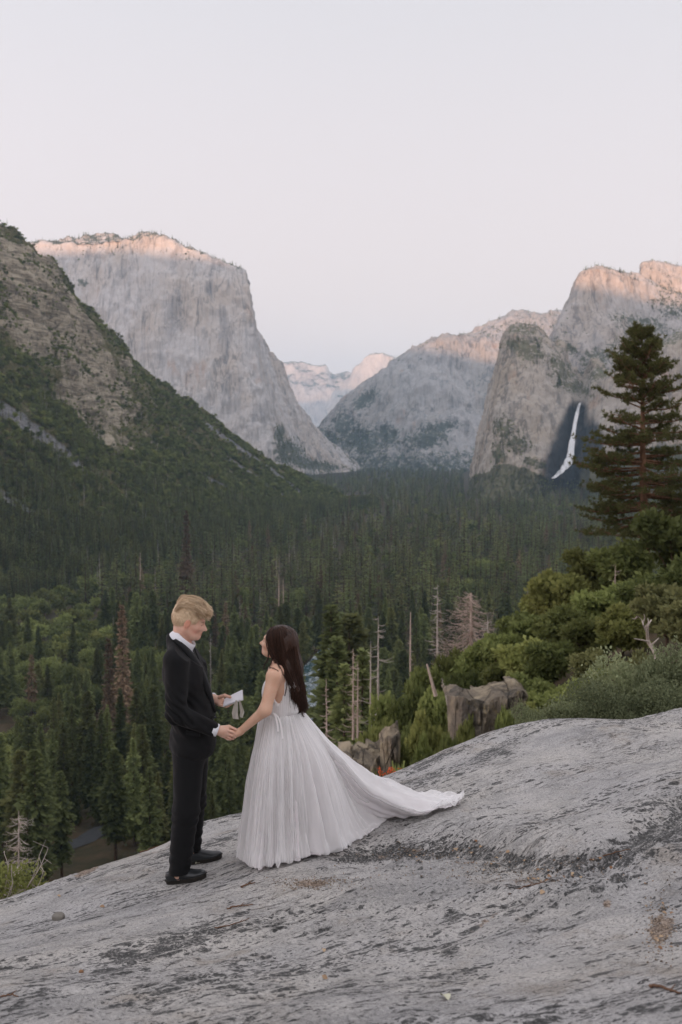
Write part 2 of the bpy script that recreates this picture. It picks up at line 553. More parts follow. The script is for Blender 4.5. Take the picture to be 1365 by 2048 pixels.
def relief(name, stations, nc, nr, mat, amp, scl, label, vegfn=None, wetfn=None, rowpts=None, seed=0, backdrop=None, edge_keep=0.8, rimrow=None, smoothc=True):
    """stations: list of rows of (u, v, Y) from the foot up to the rim and back over the top"""
    a = np.array([[P(*q) for q in st] for st in stations])         # S, K, 3
    S, K = a.shape[:2]
    # even spacing along the stations
    seg = np.linalg.norm(np.diff(a.mean(1), axis=0), axis=1)
    cum = np.concatenate([[0], np.cumsum(seg)])
    t = np.interp(np.linspace(0, cum[-1], nc), cum, np.arange(S))
    g = (catmull if smoothc else lerp_rows)(a, t)                  # nc, K, 3
    g = np.swapaxes(g, 0, 1)                                       # K, nc, 3
    rw = rowpts if rowpts is not None else np.linspace(0, K - 1, nr)
    g = lerp_rows(g, rw)                                           # nr, nc, 3
    dr = np.gradient(g, axis=0); dc = np.gradient(g, axis=1)
    nrm = np.cross(dc, dr)
    nrm /= np.linalg.norm(nrm, axis=-1, keepdims=True) + 1e-9
    if (nrm[..., 1].mean() > 0): nrm = -nrm
    q = g + seed * 977.0
    vert = fbm(XYZ(q[..., 0] / scl, q[..., 1] / scl, q[..., 2] / (scl * 5)), 5, seed + 3, ridge=True)
    big = fbm(XYZ(q[..., 0] / (scl * 2.4), q[..., 1] / (scl * 2.4), q[..., 2] / (scl * 4)), 3, seed + 9)
    fine = fbm(XYZ(q[..., 0] / (scl * 0.22), q[..., 1] / (scl * 0.22), q[..., 2] / (scl * 0.30)), 4, seed + 21)
    crack = fbm(XYZ(q[..., 0] / (scl * 0.45), q[..., 1] / (scl * 0.45), q[..., 2] / (scl * 2.6)), 4, seed + 33, ridge=True)
    d = amp * (0.8 * vert + 0.9 * big + 0.42 * fine + 0.55 * crack)
    p = g + nrm * d[..., None]
    p[..., 2] = np.maximum(p[..., 2], -162.0 + 4 * fine)
    # veg: gentle slopes and asked-for patches
    dr = np.gradient(p, axis=0); dc = np.gradient(p, axis=1)
    n2 = np.cross(dc, dr); n2 /= np.linalg.norm(n2, axis=-1, keepdims=True) + 1e-9
    nz = np.abs(n2[..., 2])
    U, V = project(p)
    veg = sstep(0.55, 0.85, nz) * 0.8
    if vegfn is not None: veg = vegfn(U, V, nz, veg, p)
    wet = np.zeros_like(U) if wetfn is None else wetfn(U, V, p)
    me = mesh_from(name, p.reshape(-1, 3), grid_faces(nr if rowpts is None else len(rw), nc), mat,
                   attrs={'veg': veg.ravel(), 'wet': wet.ravel()})
    link(name, me, kind='structure', label=label, category='cliff' if 'cliff' in name else 'mountain')
    return p, veg, U, V

def ell(U, V, cu, cv, ru, rv, ang=0):
    c, s = math.cos(R(ang)), math.sin(R(ang))
    du, dv = U - cu, V - cv
    return np.clip(1.3 - np.hypot((du * c + dv * s) / ru, (-du * s + dv * c) / rv), 0, 1)

# the great pale wall on the left of the valley
def st(ur, vr, Yr, ub, vb, Yb, back=(0, -6, 250), bow=0.0):
    # foot, lower third, upper third, rim, over the top, far back
    m = lambda f: (ub + (ur - ub) * f, vb + (vr - vb) * f, Yb + (Yr - Yb) * f + bow * math.sin(math.pi * f))
    return [m(0), m(0.33), m(0.66), m(0.93), (ur, vr, Yr + 15), (ur + back[0], vr + back[1], Yr + back[2]), (ur + back[0] * 4, vr + 60, Yr + 1600)]
ELC = [st(-260, 520, 4700, -200, 1010, 4500), st(-60, 500, 4600, -20, 1010, 4400), st(70, 496, 4500, 110, 1000, 4280),
       st(160, 486, 4420, 200, 1000, 4180), st(230, 480, 4370, 270, 990, 4130), st(290, 474, 4330, 330, 985, 4090, (0, -3, 150)),
       st(330, 478, 4300, 375, 975, 4060, (0, 2, 150)), st(370, 497, 4280, 425, 970, 4030, (0, 8, 200)), st(425, 521, 4260, 480, 960, 4010, (0, 8, 200)),
       st(470, 536, 4240, 530, 955, 3990, (2, 8, 200)), st(487, 545, 4250, 556, 950, 3990, (2, 10, 150)),
       st(494, 600, 4620, 566, 950, 4250, (2, 10, 150)), st(501, 650, 4900, 580, 950, 4520, (2, 10, 150)),
       st(530, 692, 5200, 606, 950, 4800, (2, 10, 150)), st(560, 733, 5450, 632, 950, 5080, (2, 10, 150)),
       st(582, 792, 5650, 658, 950, 5320, (2, 10, 150)), st(612, 843, 5800, 685, 950, 5520, (2, 10, 150)),
       st(645, 878, 5900, 705, 950, 5680, (2, 6, 100)), st(688, 915, 5980, 715, 950, 5820, (2, 6, 100)), st(720, 940, 6050, 730, 951, 5900, (1, 3, 60))]
def elc_veg(U, V, nz, veg, p):
    veg = veg * sstep(640, 480, V) * 1.0 + veg * sstep(800, 860, V) * 0.5
    for e in ((575, 905, 40, 34, 20), (610, 925, 70, 16, 18), (560, 870, 14, 25, 0), (640, 930, 50, 10, 10), (165, 565, 14, 10, 0)):
        veg = np.maximum(veg, 1.1 * ell(U, V, *e))
    return veg
rows = np.concatenate([np.linspace(0, 4, 200), np.linspace(4, 5, 18)[1:], np.linspace(5, 6, 8)[1:]])
EL = relief('granite_cliff', ELC, 330, 0, M_elcap, 24, 120, 'huge pale granite cliff with a sheer grey face and sunlit rim', elc_veg, rowpts=rows, seed=1, smoothc=False)

# far domes at the head of the valley
FAR = []
for u, v in ((380, 800), (480, 765), (540, 742), (570, 729), (600, 727), (625, 733), (652, 731), (668, 742), (700, 746), (730, 760), (800, 790), (900, 820)):
    FAR.append([(u, 950, 15200), (u, 860, 15400), (u, 0.5 * (v + 830), 15700), (u, v, 16200), (u, v + 40, 17000)])
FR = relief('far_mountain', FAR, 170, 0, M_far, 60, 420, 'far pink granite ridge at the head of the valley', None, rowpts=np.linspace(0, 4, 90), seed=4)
HD = []
for u, v in ((640, 900), (664, 800), (686, 768), (700, 752), (707, 737), (724, 722), (740, 709), (758, 706), (776, 709), (790, 717), (800, 735), (830, 770), (900, 830)):
    HD.append([(u, 950, 13300), (u, max(v + 8, 860), 13400), (u, max(v + 4, 795), 13550), (u, v + 3, 13720), (u, v, 13860), (u, v + 30, 14400)])
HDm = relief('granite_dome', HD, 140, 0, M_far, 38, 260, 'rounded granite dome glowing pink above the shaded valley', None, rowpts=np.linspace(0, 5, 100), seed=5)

# blue shaded mountain in the middle
MID = []
for ur, vr, Yr, ub, vt, Yt in ((600, 935, 6900, 610, 930, 7300), (640, 872, 6850, 640, 868, 7300), (672, 832, 6800, 675, 828, 7400), (705, 798, 6700, 710, 795, 7500), (742, 770, 6600, 745, 768, 7500), (790, 735, 6500, 790, 732, 7500),
                           (826, 712, 6450, 822, 705, 7500), (850, 700, 6400, 850, 690, 7500), (880, 688, 6400, 880, 680, 7600), (910, 688, 6420, 905, 675, 7700), (940, 690, 6450, 940, 667, 7700),
                           (970, 690, 6450, 970, 658, 7800), (1000, 690, 6450, 1000, 647, 7800), (1030, 692, 6450, 1028, 634, 7800), (1060, 690, 6450, 1058, 641, 7800), (1100, 690, 6450, 1095, 641, 7800), (1140, 690, 6450, 1130, 634, 7800), (1230, 700, 6500, 1220, 650, 7800)):
    MID.append([(ub, 965, Yr - 700), (ub, max(890, vr + 3), Yr - 420), (ur, max(820, vr + 2), Yr - 230), (ur, max(745, vr + 1), Yr - 90), (ur, vr, Yr), (ur, 0.5 * (vr + vt), Yr + 170), (ur, vt, Yr + 380), (ur, vt + 40, Yr + 1300)])
def mid_veg(U, V, nz, veg, p):
    veg = sstep(0.5, 0.9, nz) * 0.35
    veg = np.maximum(veg, 0.8 * sstep(880, 925, V))
    veg = np.maximum(veg, 0.95 * sstep(60, 5, np.abs(V - (980 - 0.0)) * 0 + np.abs((U - 650) * 1.0 - (V - 860) * 0)) * 0.6)
    for e in ((720, 880, 75, 45, 20), (660, 880, 40, 30, 0), (850, 880, 70, 26, -10), (880, 855, 60, 18, -8), (775, 870, 40, 30, 0), (730, 800, 45, 20, -38), (690, 850, 40, 40, 0)):
        veg = np.maximum(veg, 0.95 * ell(U, V, *e))
    # wooded slopes above the shaded wall
    veg = np.maximum(veg, 0.52 * (p[..., 1] > 6550) * sstep(900, 860, U + V * 0) * 0 + 0.30 * (p[..., 1] > 6440) * (V < 700))
    return veg
MD = relief('mountain', MID, 250, 0, M_mid, 46, 230, 'blue grey mountain wall in shade with sunlit wooded top', mid_veg, rowpts=np.concatenate([np.linspace(0, 4, 120), np.linspace(4, 6, 40)[1:], np.linspace(6, 7, 6)[1:]]), seed=6)

# upper peak on the right, and the sunlit crag beside it
PK = []
for ur, vr, Yr in ((1060, 760, 3350), (1095, 700, 3330), (1112, 668, 3330), (1128, 634, 3330), (1146, 592, 3330), (1158, 556, 3330), (1172, 541, 3330), (1192, 534, 3330), (1215, 538, 3340),
                   (1240, 546, 3360), (1270, 553, 3400), (1300, 566, 3450), (1340, 590, 3480), (1400, 600, 3500), (1500, 620, 3500), (1650, 640, 3500)):
    ub = ur + 6
    PK.append([(ub, 930, Yr - 330), (ub, max(800, vr + 4), Yr - 250), (ur, max(700, vr + 3), Yr - 150), (ur, max(620, vr + 2), Yr - 70), (ur, vr + 4, Yr - 25), (ur, vr, Yr + 10), (ur, vr + 6, Yr + 160), (ur, vr + 90, Yr + 500)])
def pk_veg(U, V, nz, veg, p):
    veg = veg * 0.5
    for e in ((1200, 715, 75, 32, -32), (1290, 650, 90, 26, 12), (1350, 620, 60, 26, 12), (1180, 760, 60, 40, 0), (1140, 700, 40, 18, 30)):
        veg = np.maximum(veg, 0.75 * ell(U, V, *e))
    return veg
PKm = relief('granite_peak', PK, 210, 0, M_peak, 15, 80, 'steep grey granite peak with a pink sunlit summit', pk_veg, rowpts=np.concatenate([np.linspace(0, 6, 170), np.linspace(6, 7, 6)[1:]]), seed=8)
CG = []
for ur, vr in ((1272, 570), (1283, 548), (1286, 528), (1300, 525), (1318, 527), (1340, 531), (1365, 536), (1400, 548), (1460, 570), (1550, 600)):
    CG.append([(ur, 690, 3720), (ur, 630, 3780), (ur, 598, 3860), (ur, vr + 26, 3905), (ur, vr, 3930), (ur, vr + 3, 4020), (ur, vr + 70, 4300)])
def cg_veg(U, V, nz, veg, p):
    return np.maximum(veg * 0.4, 0.62 * ell(U, V, 1345, 592, 75, 26, 10))
CGm = relief('granite_crag', CG, 110, 0, M_peak, 11, 60, 'blocky granite crag lit orange by the low sun', cg_veg, rowpts=np.linspace(0, 6, 110), seed=9)

# lower brown wall with the waterfall
LW = []
for ul, vr, Yr, ub, Yb in ((1012, 760, 3300, 938, 3200), (1010, 715, 3150, 942, 2990), (1012, 690, 3020, 950, 2840), (1024, 673, 2960, 962, 2740), (1045, 671, 2930, 985, 2690), (1075, 680, 2920, 1020, 2660), (1100, 705, 2900, 1050, 2650),
                       (1118, 745, 2880, 1075, 2650), (1130, 788, 2850, 1092, 2650), (1140, 800, 2850, 1106, 2680), (1150, 804, 2880, 1118, 2740), (1162, 804, 2890, 1140, 2760), (1174, 796, 2860, 1170, 2730),
                       (1188, 780, 2800, 1192, 2680), (1215, 758, 2770, 1220, 2650), (1250, 735, 2750, 1255, 2640), (1300, 710, 2740, 1305, 2620), (1365, 690, 2740, 1370, 2600), (1460, 670, 2740, 1465, 2580), (1600, 650, 2740, 1600, 2560)):
    m = lambda f: (ub + (ul - ub) * f ** 1.25, 1020 + (vr - 1020) * f, Yb + (Yr - Yb) * f)
    up = 60 if 1100 < ul < 1215 else 20
    LW.append([m(0), m(0.25), m(0.5), m(0.75), m(0.95), (ul, vr, Yr), (ul + 3, vr - up * 0.5, Yr + 150), (ul + 5, vr - up, Yr + 290), (ul, vr + 40, Yr + 480)])
def lw_veg(U, V, nz, veg, p):
    veg = veg * sstep(760, 690, V) * 0.6 + 0.3 * sstep(0.55, 0.9, nz)
    for e in ((1060, 700, 55, 36, 25), (1120, 740, 55, 30, 38), (1150, 775, 60, 22, 20), (1200, 745, 42, 22, -30), (1010, 865, 26, 45, -15), (1030, 885, 45, 28, 20), (1075, 930, 40, 16, 20), (1180, 700, 70, 24, 0), (1000, 910, 22, 30, 0), (1030, 690, 30, 20, 0), (1200, 960, 60, 24, 0)):
        veg = np.maximum(veg, 0.85 * ell(U, V, *e))
    foot = np.interp(U, [930, 960, 1000, 1060, 1100, 1130, 1165, 1250, 1365, 1500], [962, 950, 928, 938, 956, 956, 926, 902, 888, 880]) + 9 * fbm(XYZ(U / 18, V / 18, 0), 3, 3)
    veg = np.maximum(veg, 1.5 * sstep(-6, 8, V - foot))
    return veg
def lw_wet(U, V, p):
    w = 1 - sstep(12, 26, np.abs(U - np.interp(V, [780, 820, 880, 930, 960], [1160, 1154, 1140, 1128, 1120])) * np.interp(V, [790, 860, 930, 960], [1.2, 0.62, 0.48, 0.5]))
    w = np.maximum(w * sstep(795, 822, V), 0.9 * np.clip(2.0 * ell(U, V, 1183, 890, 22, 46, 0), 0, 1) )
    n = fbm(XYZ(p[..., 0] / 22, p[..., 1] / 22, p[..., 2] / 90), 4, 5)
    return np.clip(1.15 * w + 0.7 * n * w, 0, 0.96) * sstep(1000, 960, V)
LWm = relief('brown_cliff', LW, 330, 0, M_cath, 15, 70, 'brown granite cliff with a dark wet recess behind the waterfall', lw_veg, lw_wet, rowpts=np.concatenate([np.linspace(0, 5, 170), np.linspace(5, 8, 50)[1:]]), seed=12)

# ridge behind the viewpoint that keeps the evening sun off the valley
def build_back_ridge():
    xs = np.linspace(-9000, 9000, 160)
    D = 2700.0
    xp = xs + D * math.tan(SUN_AZ)
    top = np.interp(xp, [-6000, -3600, -2742, -2430, -1916, -800, 95, 900, 3000], [1200, 1210, 1165, 1000, 992, 795, 632, 545, 410]) + D * math.tan(SUN_EL) + 30 * fbm(XYZ(xs / 500, 0, 0), 4, 2)
    t = np.linspace(-1, 1, 41)
    Y = -D + t[:, None] * 1500 + 0 * xs
    Z = -160 + (top + 160) * (1 - np.abs(t)[:, None] ** 1.2)
    X = xs[None] + 0 * Y
    Z = Z + 60 * fbm(XYZ(X / 600, Y / 600, 0), 4, 8) * (np.abs(t)[:, None] ** 0.5)
    me = mesh_from('ridge_behind', np.stack([X, Y, Z], -1).reshape(-1, 3), grid_faces(len(t), len(xs)), M_hill)
    link('ridge_behind', me, kind='structure', label='wooded ridge behind the viewpoint', category='ridge')
build_back_ridge()

def build_waterfall():
    k = NT('white_water')
    p = k.pos()
    n = k.noise(k.mapv(p, (0.35, 0.35, 0.03)), 1.0, 5, 0.7)
    M = k.fin(k.mix(n, (0.58, 0.60, 0.63), (0.86, 0.87, 0.88)), 0.7, 0.1, k.bump(n, 1.0, 2.0))
    # spray thins out towards its edges
    lw = k.n('LayerWeight'); lw.inputs['Blend'].default_value = 0.5
    tp = k.n('BsdfTransparent'); ms = k.n('MixShader')
    k.l(k.rng(k.math('ADD', lw.outputs['Facing'], k.math('MULTIPLY', k.math('SUBTRACT', n, 0.5), 1.6)), 0.25, 0.95, 1.0, 0.0), ms.inputs[0])
    k.l(tp.outputs[0], ms.inputs[1]); k.l(k.b.outputs[0], ms.inputs[2]); k.l(ms.outputs[0], k.out.inputs['Surface'])
    vs = np.array([806, 825, 850, 875, 900, 915, 928, 940, 950, 957.0])
    us = np.array([1160, 1155, 1150, 1146, 1142, 1140, 1136, 1126, 1115, 1106.0])
    ws = np.array([5, 7, 8.5, 10, 12, 15, 18, 15, 11, 7.0])
    Yc = np.array([2845, 2800, 2770, 2745, 2725, 2715, 2700, 2680, 2660, 2650.0]) - 25
    t = np.linspace(0, 9, 90)
    f = lambda a: np.interp(t, np.arange(10), a)
    ctr = P(f(us), f(vs), f(Yc))
    w = f(ws) * 2750 / FPX / 2
    ang = np.linspace(0, 2 * np.pi, 24, endpoint=False)
    fr = 1 + 0.35 * fbm(XYZ(np.cos(ang)[None] * 2, np.sin(ang)[None] * 2, t[:, None] * 1.1), 3, 4)
    X = ctr[:, None, 0] + w[:, None] * np.cos(ang)[None] * fr
    Y = ctr[:, None, 1] + 0.6 * w[:, None] * np.sin(ang)[None] * fr
    Z = ctr[:, None, 2] + 0 * X + 3 * fbm(XYZ(X / 6, t[:, None], 0), 2, 9)
    me = mesh_from('waterfall', np.stack([X, Y, Z], -1).reshape(-1, 3), grid_faces(90, 24, True), M)
    link('waterfall', me, kind='structure', label='thin white waterfall dropping down the brown cliff', category='waterfall')
build_waterfall()

def build_river():
    k = NT('river_water')
    p = k.pos()
    n = k.noise(k.mapv(p, (0.25, 0.08, 1)), 1.0, 5, 0.7)
    n2 = k.noise(p, 0.5, 4, 0.7)
    M = k.fin(k.mix(k.rng(n, 0.5, 0.62), (0.055, 0.11, 0.13), (0.55, 0.6, 0.62)), k.rng(n, 0.5, 0.6, 0.12, 0.7), 0.5, k.bump(n2, 0.4, 0.4))
    cx = [(700, 760, 14), (640, 640, 14), (624, 590, 13), (612, 560, 13), (590, 535, 12), (575, 515, 12)]
    pts = np.array([[(u - 682.5) / FPX * Y, Y, w] for u, Y, w in cx])
    t = np.linspace(0, len(pts) - 1, 90)
    c = np.stack([np.interp(t, np.arange(len(pts)), pts[:, i]) for i in range(3)], -1)
    d = np.gradient(c[:, :2], axis=0); d /= np.linalg.norm(d, axis=1, keepdims=True)
    nrm = np.stack([-d[:, 1], d[:, 0]], -1)
    s = np.linspace(-1, 1, 9)
    xy = c[:, None, :2] + nrm[:, None] * (s[None, :, None] * c[:, None, 2:3] * 0.9)
    z = terrain_z(xy[..., 0], xy[..., 1]).max(1, keepdims=True) * 0 - 145.0 + 0 * xy[..., 0]
    z = np.maximum(terrain_z(xy[..., 0], xy[..., 1]) + 0.8, -146.5)
    z[:] = np.sort(z, 1)[:, 4:5]
    me = mesh_from('river', np.concatenate([xy, z[..., None] + 0.5], -1).reshape(-1, 3), grid_faces(90, 9), M)
    link('river', me, kind='structure', label='blue green river with white rapids among the conifers', category='river')
build_river()

def build_road():
    k = NT('asphalt')
    M = k.fin(k.mix(k.noise(k.pos(), 0.8, 4), (0.045, 0.048, 0.052), (0.075, 0.078, 0.08)), 0.85, 0.2)
    ctrl = [(30, 1740, 300), (80, 1712, 312), (130, 1700, 318), (165, 1690, 325), (200, 1678, 334), (260, 1660, 345), (330, 1640, 358)]
    pts = np.array([P(*c) for c in ctrl])
    t = np.linspace(0, len(pts) - 1, 60)
    c = np.stack([np.interp(t, np.arange(len(pts)), pts[:, i]) for i in range(2)], -1)
    d = np.gradient(c, axis=0); d /= np.linalg.norm(d, axis=1, keepdims=True)
    nrm = np.stack([-d[:, 1], d[:, 0]], -1)
    s = np.array([-1, -0.5, 0, 0.5, 1])
    xy = c[:, None] + nrm[:, None] * s[None, :, None] * 3.6
    z = terrain_z(c[:, 0], c[:, 1])
    z = np.convolve(np.pad(z, 4, 'edge'), np.ones(9) / 9, 'valid')
    z = np.maximum(z[:, None], terrain_z(xy[..., 0], xy[..., 1]).max(1, keepdims=True)) + 0.35 + 0 * xy[..., 0]
    me = mesh_from('road', np.concatenate([xy, z[..., None]], -1).reshape(-1, 3), grid_faces(60, 5), M)
    link('road', me, kind='structure', label='narrow grey valley road between the pine trunks', category='road')
    return c
ROAD = build_road()

def build_haze():
    mb = MB()
    mb.box((-10500, -4300, -175), (10500, 18200, 1480))
    m = bpy.data.materials.new('valley_haze')
    m.use_nodes = True
    t = m.node_tree
    t.nodes.clear()
    o = t.nodes.new('ShaderNodeOutputMaterial')
    v = t.nodes.new('ShaderNodeVolumePrincipled')
    v.inputs['Color'].default_value = HAZE_COL
    v.inputs['Density'].default_value = HAZE_D
    v.inputs['Anisotropy'].default_value = 0.0
    t.links.new(v.outputs[0], o.inputs['Volume'])
    link('haze', mb.mesh('haze', m, False), kind='stuff', label='thin blue evening haze filling the valley', category='haze')
HAZE_COL = (0.50, 0.76, 1.0, 1)
HAZE_D = 0.00005
build_haze()

# ================================================================== plant materials
def mat_leaf(name, dark, light, warm=None, trans=0.25):
    k = NT(name)
    r = k.rnd()
    tone = k.attr('tone')
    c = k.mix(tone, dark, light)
    if warm is not None:
        c = k.mix(k.math('MULTIPLY', k.rng(r, 0.55, 1.0), 0.7), c, k.mix(tone, tuple(0.6 * q for q in warm), warm))
    r2 = k.math('FRACT', k.math('MULTIPLY', r, 7.31))
    c = k.mix(k.rng(r2, 0.0, 0.8, 0.72, 0.0, False), c, tuple(0.40 * q for q in dark))
    c = k.mix(k.rng(r2, 0.75, 1.0, 0.0, 0.35, False), c, tuple(min(1.0, 1.5 * q) for q in light))
    k.fin(c, 0.75, 0.2)
    tr = k.n('BsdfTranslucent')
    k.val(tr.inputs['Color'], c)
    mx = k.n('MixShader')
    mx.inputs[0].default_value = trans
    k.l(k.b.outputs[0], mx.inputs[1]); k.l(tr.outputs[0], mx.inputs[2])
    k.l(mx.outputs[0], k.out.inputs['Surface'])
    return k.m

def mat_bark(name, a, b, sc=3.0):
    k = NT(name)
    o = k.obj()
    n = k.noise(k.mapv(o, (sc, sc, sc * 0.25)), 1.0, 5, 0.7)
    return k.fin(k.mix(k.rng(n, 0.35, 0.65), a, b), 0.95, 0.1, k.bump(n, 0.8, 0.05))

M_con = mat_leaf('conifer_needles', (0.115, 0.148, 0.056), (0.285, 0.320, 0.125), (0.33, 0.310, 0.115), 0.5)
M_oak = mat_leaf('oak_leaves', (0.100, 0.130, 0.042), (0.275, 0.310, 0.105), (0.30, 0.295, 0.095), 0.4)
M_brush = mat_leaf('brush_leaves', (0.120, 0.130, 0.055), (0.31, 0.310, 0.130), (0.35, 0.310, 0.11), 0.35)
M_manz = mat_leaf('shrub_leaves', (0.10, 0.125, 0.060), (0.27, 0.30, 0.165))
M_pine = mat_leaf('pine_needles', (0.13, 0.145, 0.055), (0.38, 0.37, 0.14), None, 0.45)
M_rust = mat_leaf('dying_needles', (0.17, 0.115, 0.07), (0.33, 0.235, 0.15))
M_bark = mat_bark('brown_bark', (0.055, 0.038, 0.028), (0.13, 0.088, 0.062))
M_pbark = mat_bark('orange_pine_bark', (0.10, 0.058, 0.036), (0.23, 0.13, 0.08), 2.0)
M_dead = mat_bark('bleached_dead_wood', (0.34, 0.29, 0.25), (0.60, 0.54, 0.48), 2.0)
M_dead2 = mat_bark('reddish_dead_wood', (0.36, 0.27, 0.22), (0.60, 0.49, 0.42), 2.0)

# ================================================================== plant meshes
def leaf_tris(c, d, w, L, n=None, g=None):
    """thin diamond leaves at c along d: two triangles each. returns verts, faces"""
    g = g or rng
    m = len(c)
    if n is None: n = unit(g.normal(size=(m, 3)))
    s = unit(np.cross(d, n))
    L = np.broadcast_to(L, (m,))[:, None]; w = np.broadcast_to(w, (m,))[:, None]
    v = np.stack([c, c + d * L * 0.5 + s * w * 0.5, c + d * L, c + d * L * 0.5 - s * w * 0.5], 1).reshape(-1, 3)
    f = np.arange(m * 4).reshape(m, 4)
    return v, f

def conifer(seed, H=40.0, lod=1.0, rmax=4.3, bare=0.16, shape=0.8):
    g = np.random.default_rng(seed)
    tr = MB()
    zz = np.linspace(0, H * 0.985, 9)
    bend = np.cumsum(g.normal(0, 0.05, (9, 2)), 0)
    tr.tube(np.column_stack([bend[:, 0], bend[:, 1], zz]), np.interp(zz / H, [0, 0.04, 1], [0.62, 0.48, 0.04]), 7)
    lev = max(12, int(62 * lod))
    z = np.sort(bare + (1 - bare) * (np.arange(lev) + g.uniform(-0.4, 0.4, lev)) / lev)
    nb = max(4, int(round(8 * lod ** 0.4)))
    ns = max(2, int(round(9 * lod ** 0.7)))
    Z = np.repeat(z, nb)
    t = (Z - bare) / (1 - bare)
    prof = (1 - t) ** shape * (0.55 + 0.45 * sstep(0, 0.22, t)) + 0.03
    irr = 1 + 0.38 * vnoise(XYZ(Z * 17, seed * 3.1, 0), 3)
    Lb = rmax * prof * irr * g.uniform(0.62, 1.15, len(Z))
    az = g.uniform(0, 2 * np.pi, len(Z))
    lift = np.interp(t, [0, 0.5, 1], [-0.36, -0.12, 0.55]) + g.normal(0, 0.14, len(Z))
    out = np.column_stack([np.cos(az) * np.cos(lift), np.sin(az) * np.cos(lift), np.sin(lift)])
    base = np.column_stack([np.interp(Z, zz / H, bend[:, 0]), np.interp(Z, zz / H, bend[:, 1]), Z * H])
    f = np.linspace(0.22, 0.92, ns)
    k = len(Z)
    F = np.clip(np.tile(f, (k, 1)) + g.uniform(-0.08, 0.08, (k, ns)), 0.05, 1)
    droop = -0.22 * F ** 2 * Lb[:, None]
    c = base[:, None] + out[:, None] * (Lb[:, None] * F)[..., None]
    c[..., 2] += droop + g.normal(0, 0.12, (k, ns))
    side = np.stack([-np.sin(az), np.cos(az), 0 * az], -1)[:, None] * np.sign(g.uniform(-1, 1, (k, ns)))[..., None]
    d = unit(out[:, None] * 0.9 + side * g.uniform(0.1, 1.0, (k, ns))[..., None] + np.array([0, 0, 1.0]) * g.normal(-0.12, 0.25, (k, ns))[..., None])
    sz = (0.45 + 0.24 * Lb[:, None]) * g.uniform(0.7, 1.3, (k, ns)) * (1.0 if lod > 0.6 else 1.35)
    nn = unit(np.array([0, 0, 1.0]) + g.normal(0, 0.45, (k, ns, 3)))
    v, fa = leaf_tris(c.reshape(-1, 3), d.reshape(-1, 3), (sz * 0.62).ravel(), (sz * 1.15).ravel(), nn.reshape(-1, 3), g)
    tone = np.clip(0.05 + 0.50 * F + 0.35 * t[:, None] + g.normal(0, 0.16, (k, ns)), 0, 1)  # light put into the needle tone: paler outward and towards the crown top
    cr = MB()
    cr.add(v, fa, tone=np.repeat(tone.ravel(), 4))
    return tr, cr

def leaf_blobs(g, blobs, n, size, squash=0.75):
    """leaves spread through overlapping clumps; blobs (m,4): centre and radius"""
    blobs = np.asarray(blobs, float)
    wgt = blobs[:, 3] ** 2
    i = g.choice(len(blobs), n, p=wgt / wgt.sum())
    dirs = unit(g.normal(size=(n, 3)))
    dirs[:, 2] = np.abs(dirs[:, 2]) * np.where(g.uniform(size=n) < 0.25, -0.7, 1)
    r = g.uniform(0.50, 1.10, n) ** 0.6 * np.where(g.uniform(size=n) < 0.12, g.uniform(1.05, 1.35, n), 1.0)
    lump = 1 + 0.28 * vnoise(np.concatenate([dirs * 2.6 + i[:, None] * 7.7], 0), 5)
    c = blobs[i, :3] + dirs * (blobs[i, 3] * r * lump)[:, None] * np.array([1, 1, squash])
    d = unit(dirs * 0.7 + g.normal(0, 0.7, (n, 3)))
    s = size * g.uniform(0.6, 1.4, n)
    v, f = leaf_tris(c, d, s * 0.62, s, None, g)
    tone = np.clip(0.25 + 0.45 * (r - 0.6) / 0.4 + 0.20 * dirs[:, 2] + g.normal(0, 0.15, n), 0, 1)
    return v, f, np.repeat(tone, 4)

def broadleaf(seed, H=9.0, Rr=4.2, n=2500, size=0.4, nblob=11, trunk=True, limbs=5, small=1.0):
    g = np.random.default_rng(seed)
    bl = []
    for i in range(nblob):
        a = g.uniform(0, 2 * np.pi); rr = Rr * 0.62 * math.sqrt(g.uniform())
        h = H * g.uniform(0.30, 0.86) * (1 - 0.32 * (rr / Rr) ** 2)
        rr *= 1 + 0.35 * (1 - small)
        bl.append((rr * math.cos(a), rr * math.sin(a), h, Rr * small * g.uniform(0.24, 0.50)))
    bl.append((0, 0, H * 0.55, Rr * 0.55 * small))
    v, f, tone = leaf_blobs(g, bl, n, size)
    cr = MB(); cr.add(v, f, tone=tone)
    tr = MB()
    tr.tube([(0, 0, -0.4), (0.1, 0.05, H * 0.2), (g.normal(0, 0.3), g.normal(0, 0.3), H * 0.5)], [0.05 * H * 0.5, 0.04 * H * 0.5, 0.025 * H * 0.5], 7)
    for b in bl[:limbs]:
        tr.tube([(0.05, 0.02, H * g.uniform(0.12, 0.3)), (b[0] * 0.5, b[1] * 0.5, b[2] * 0.62 + 0.3), (b[0], b[1], b[2])], [0.02 * H * 0.5, 0.014 * H * 0.5, 0.005 * H], 5)
    return tr, cr

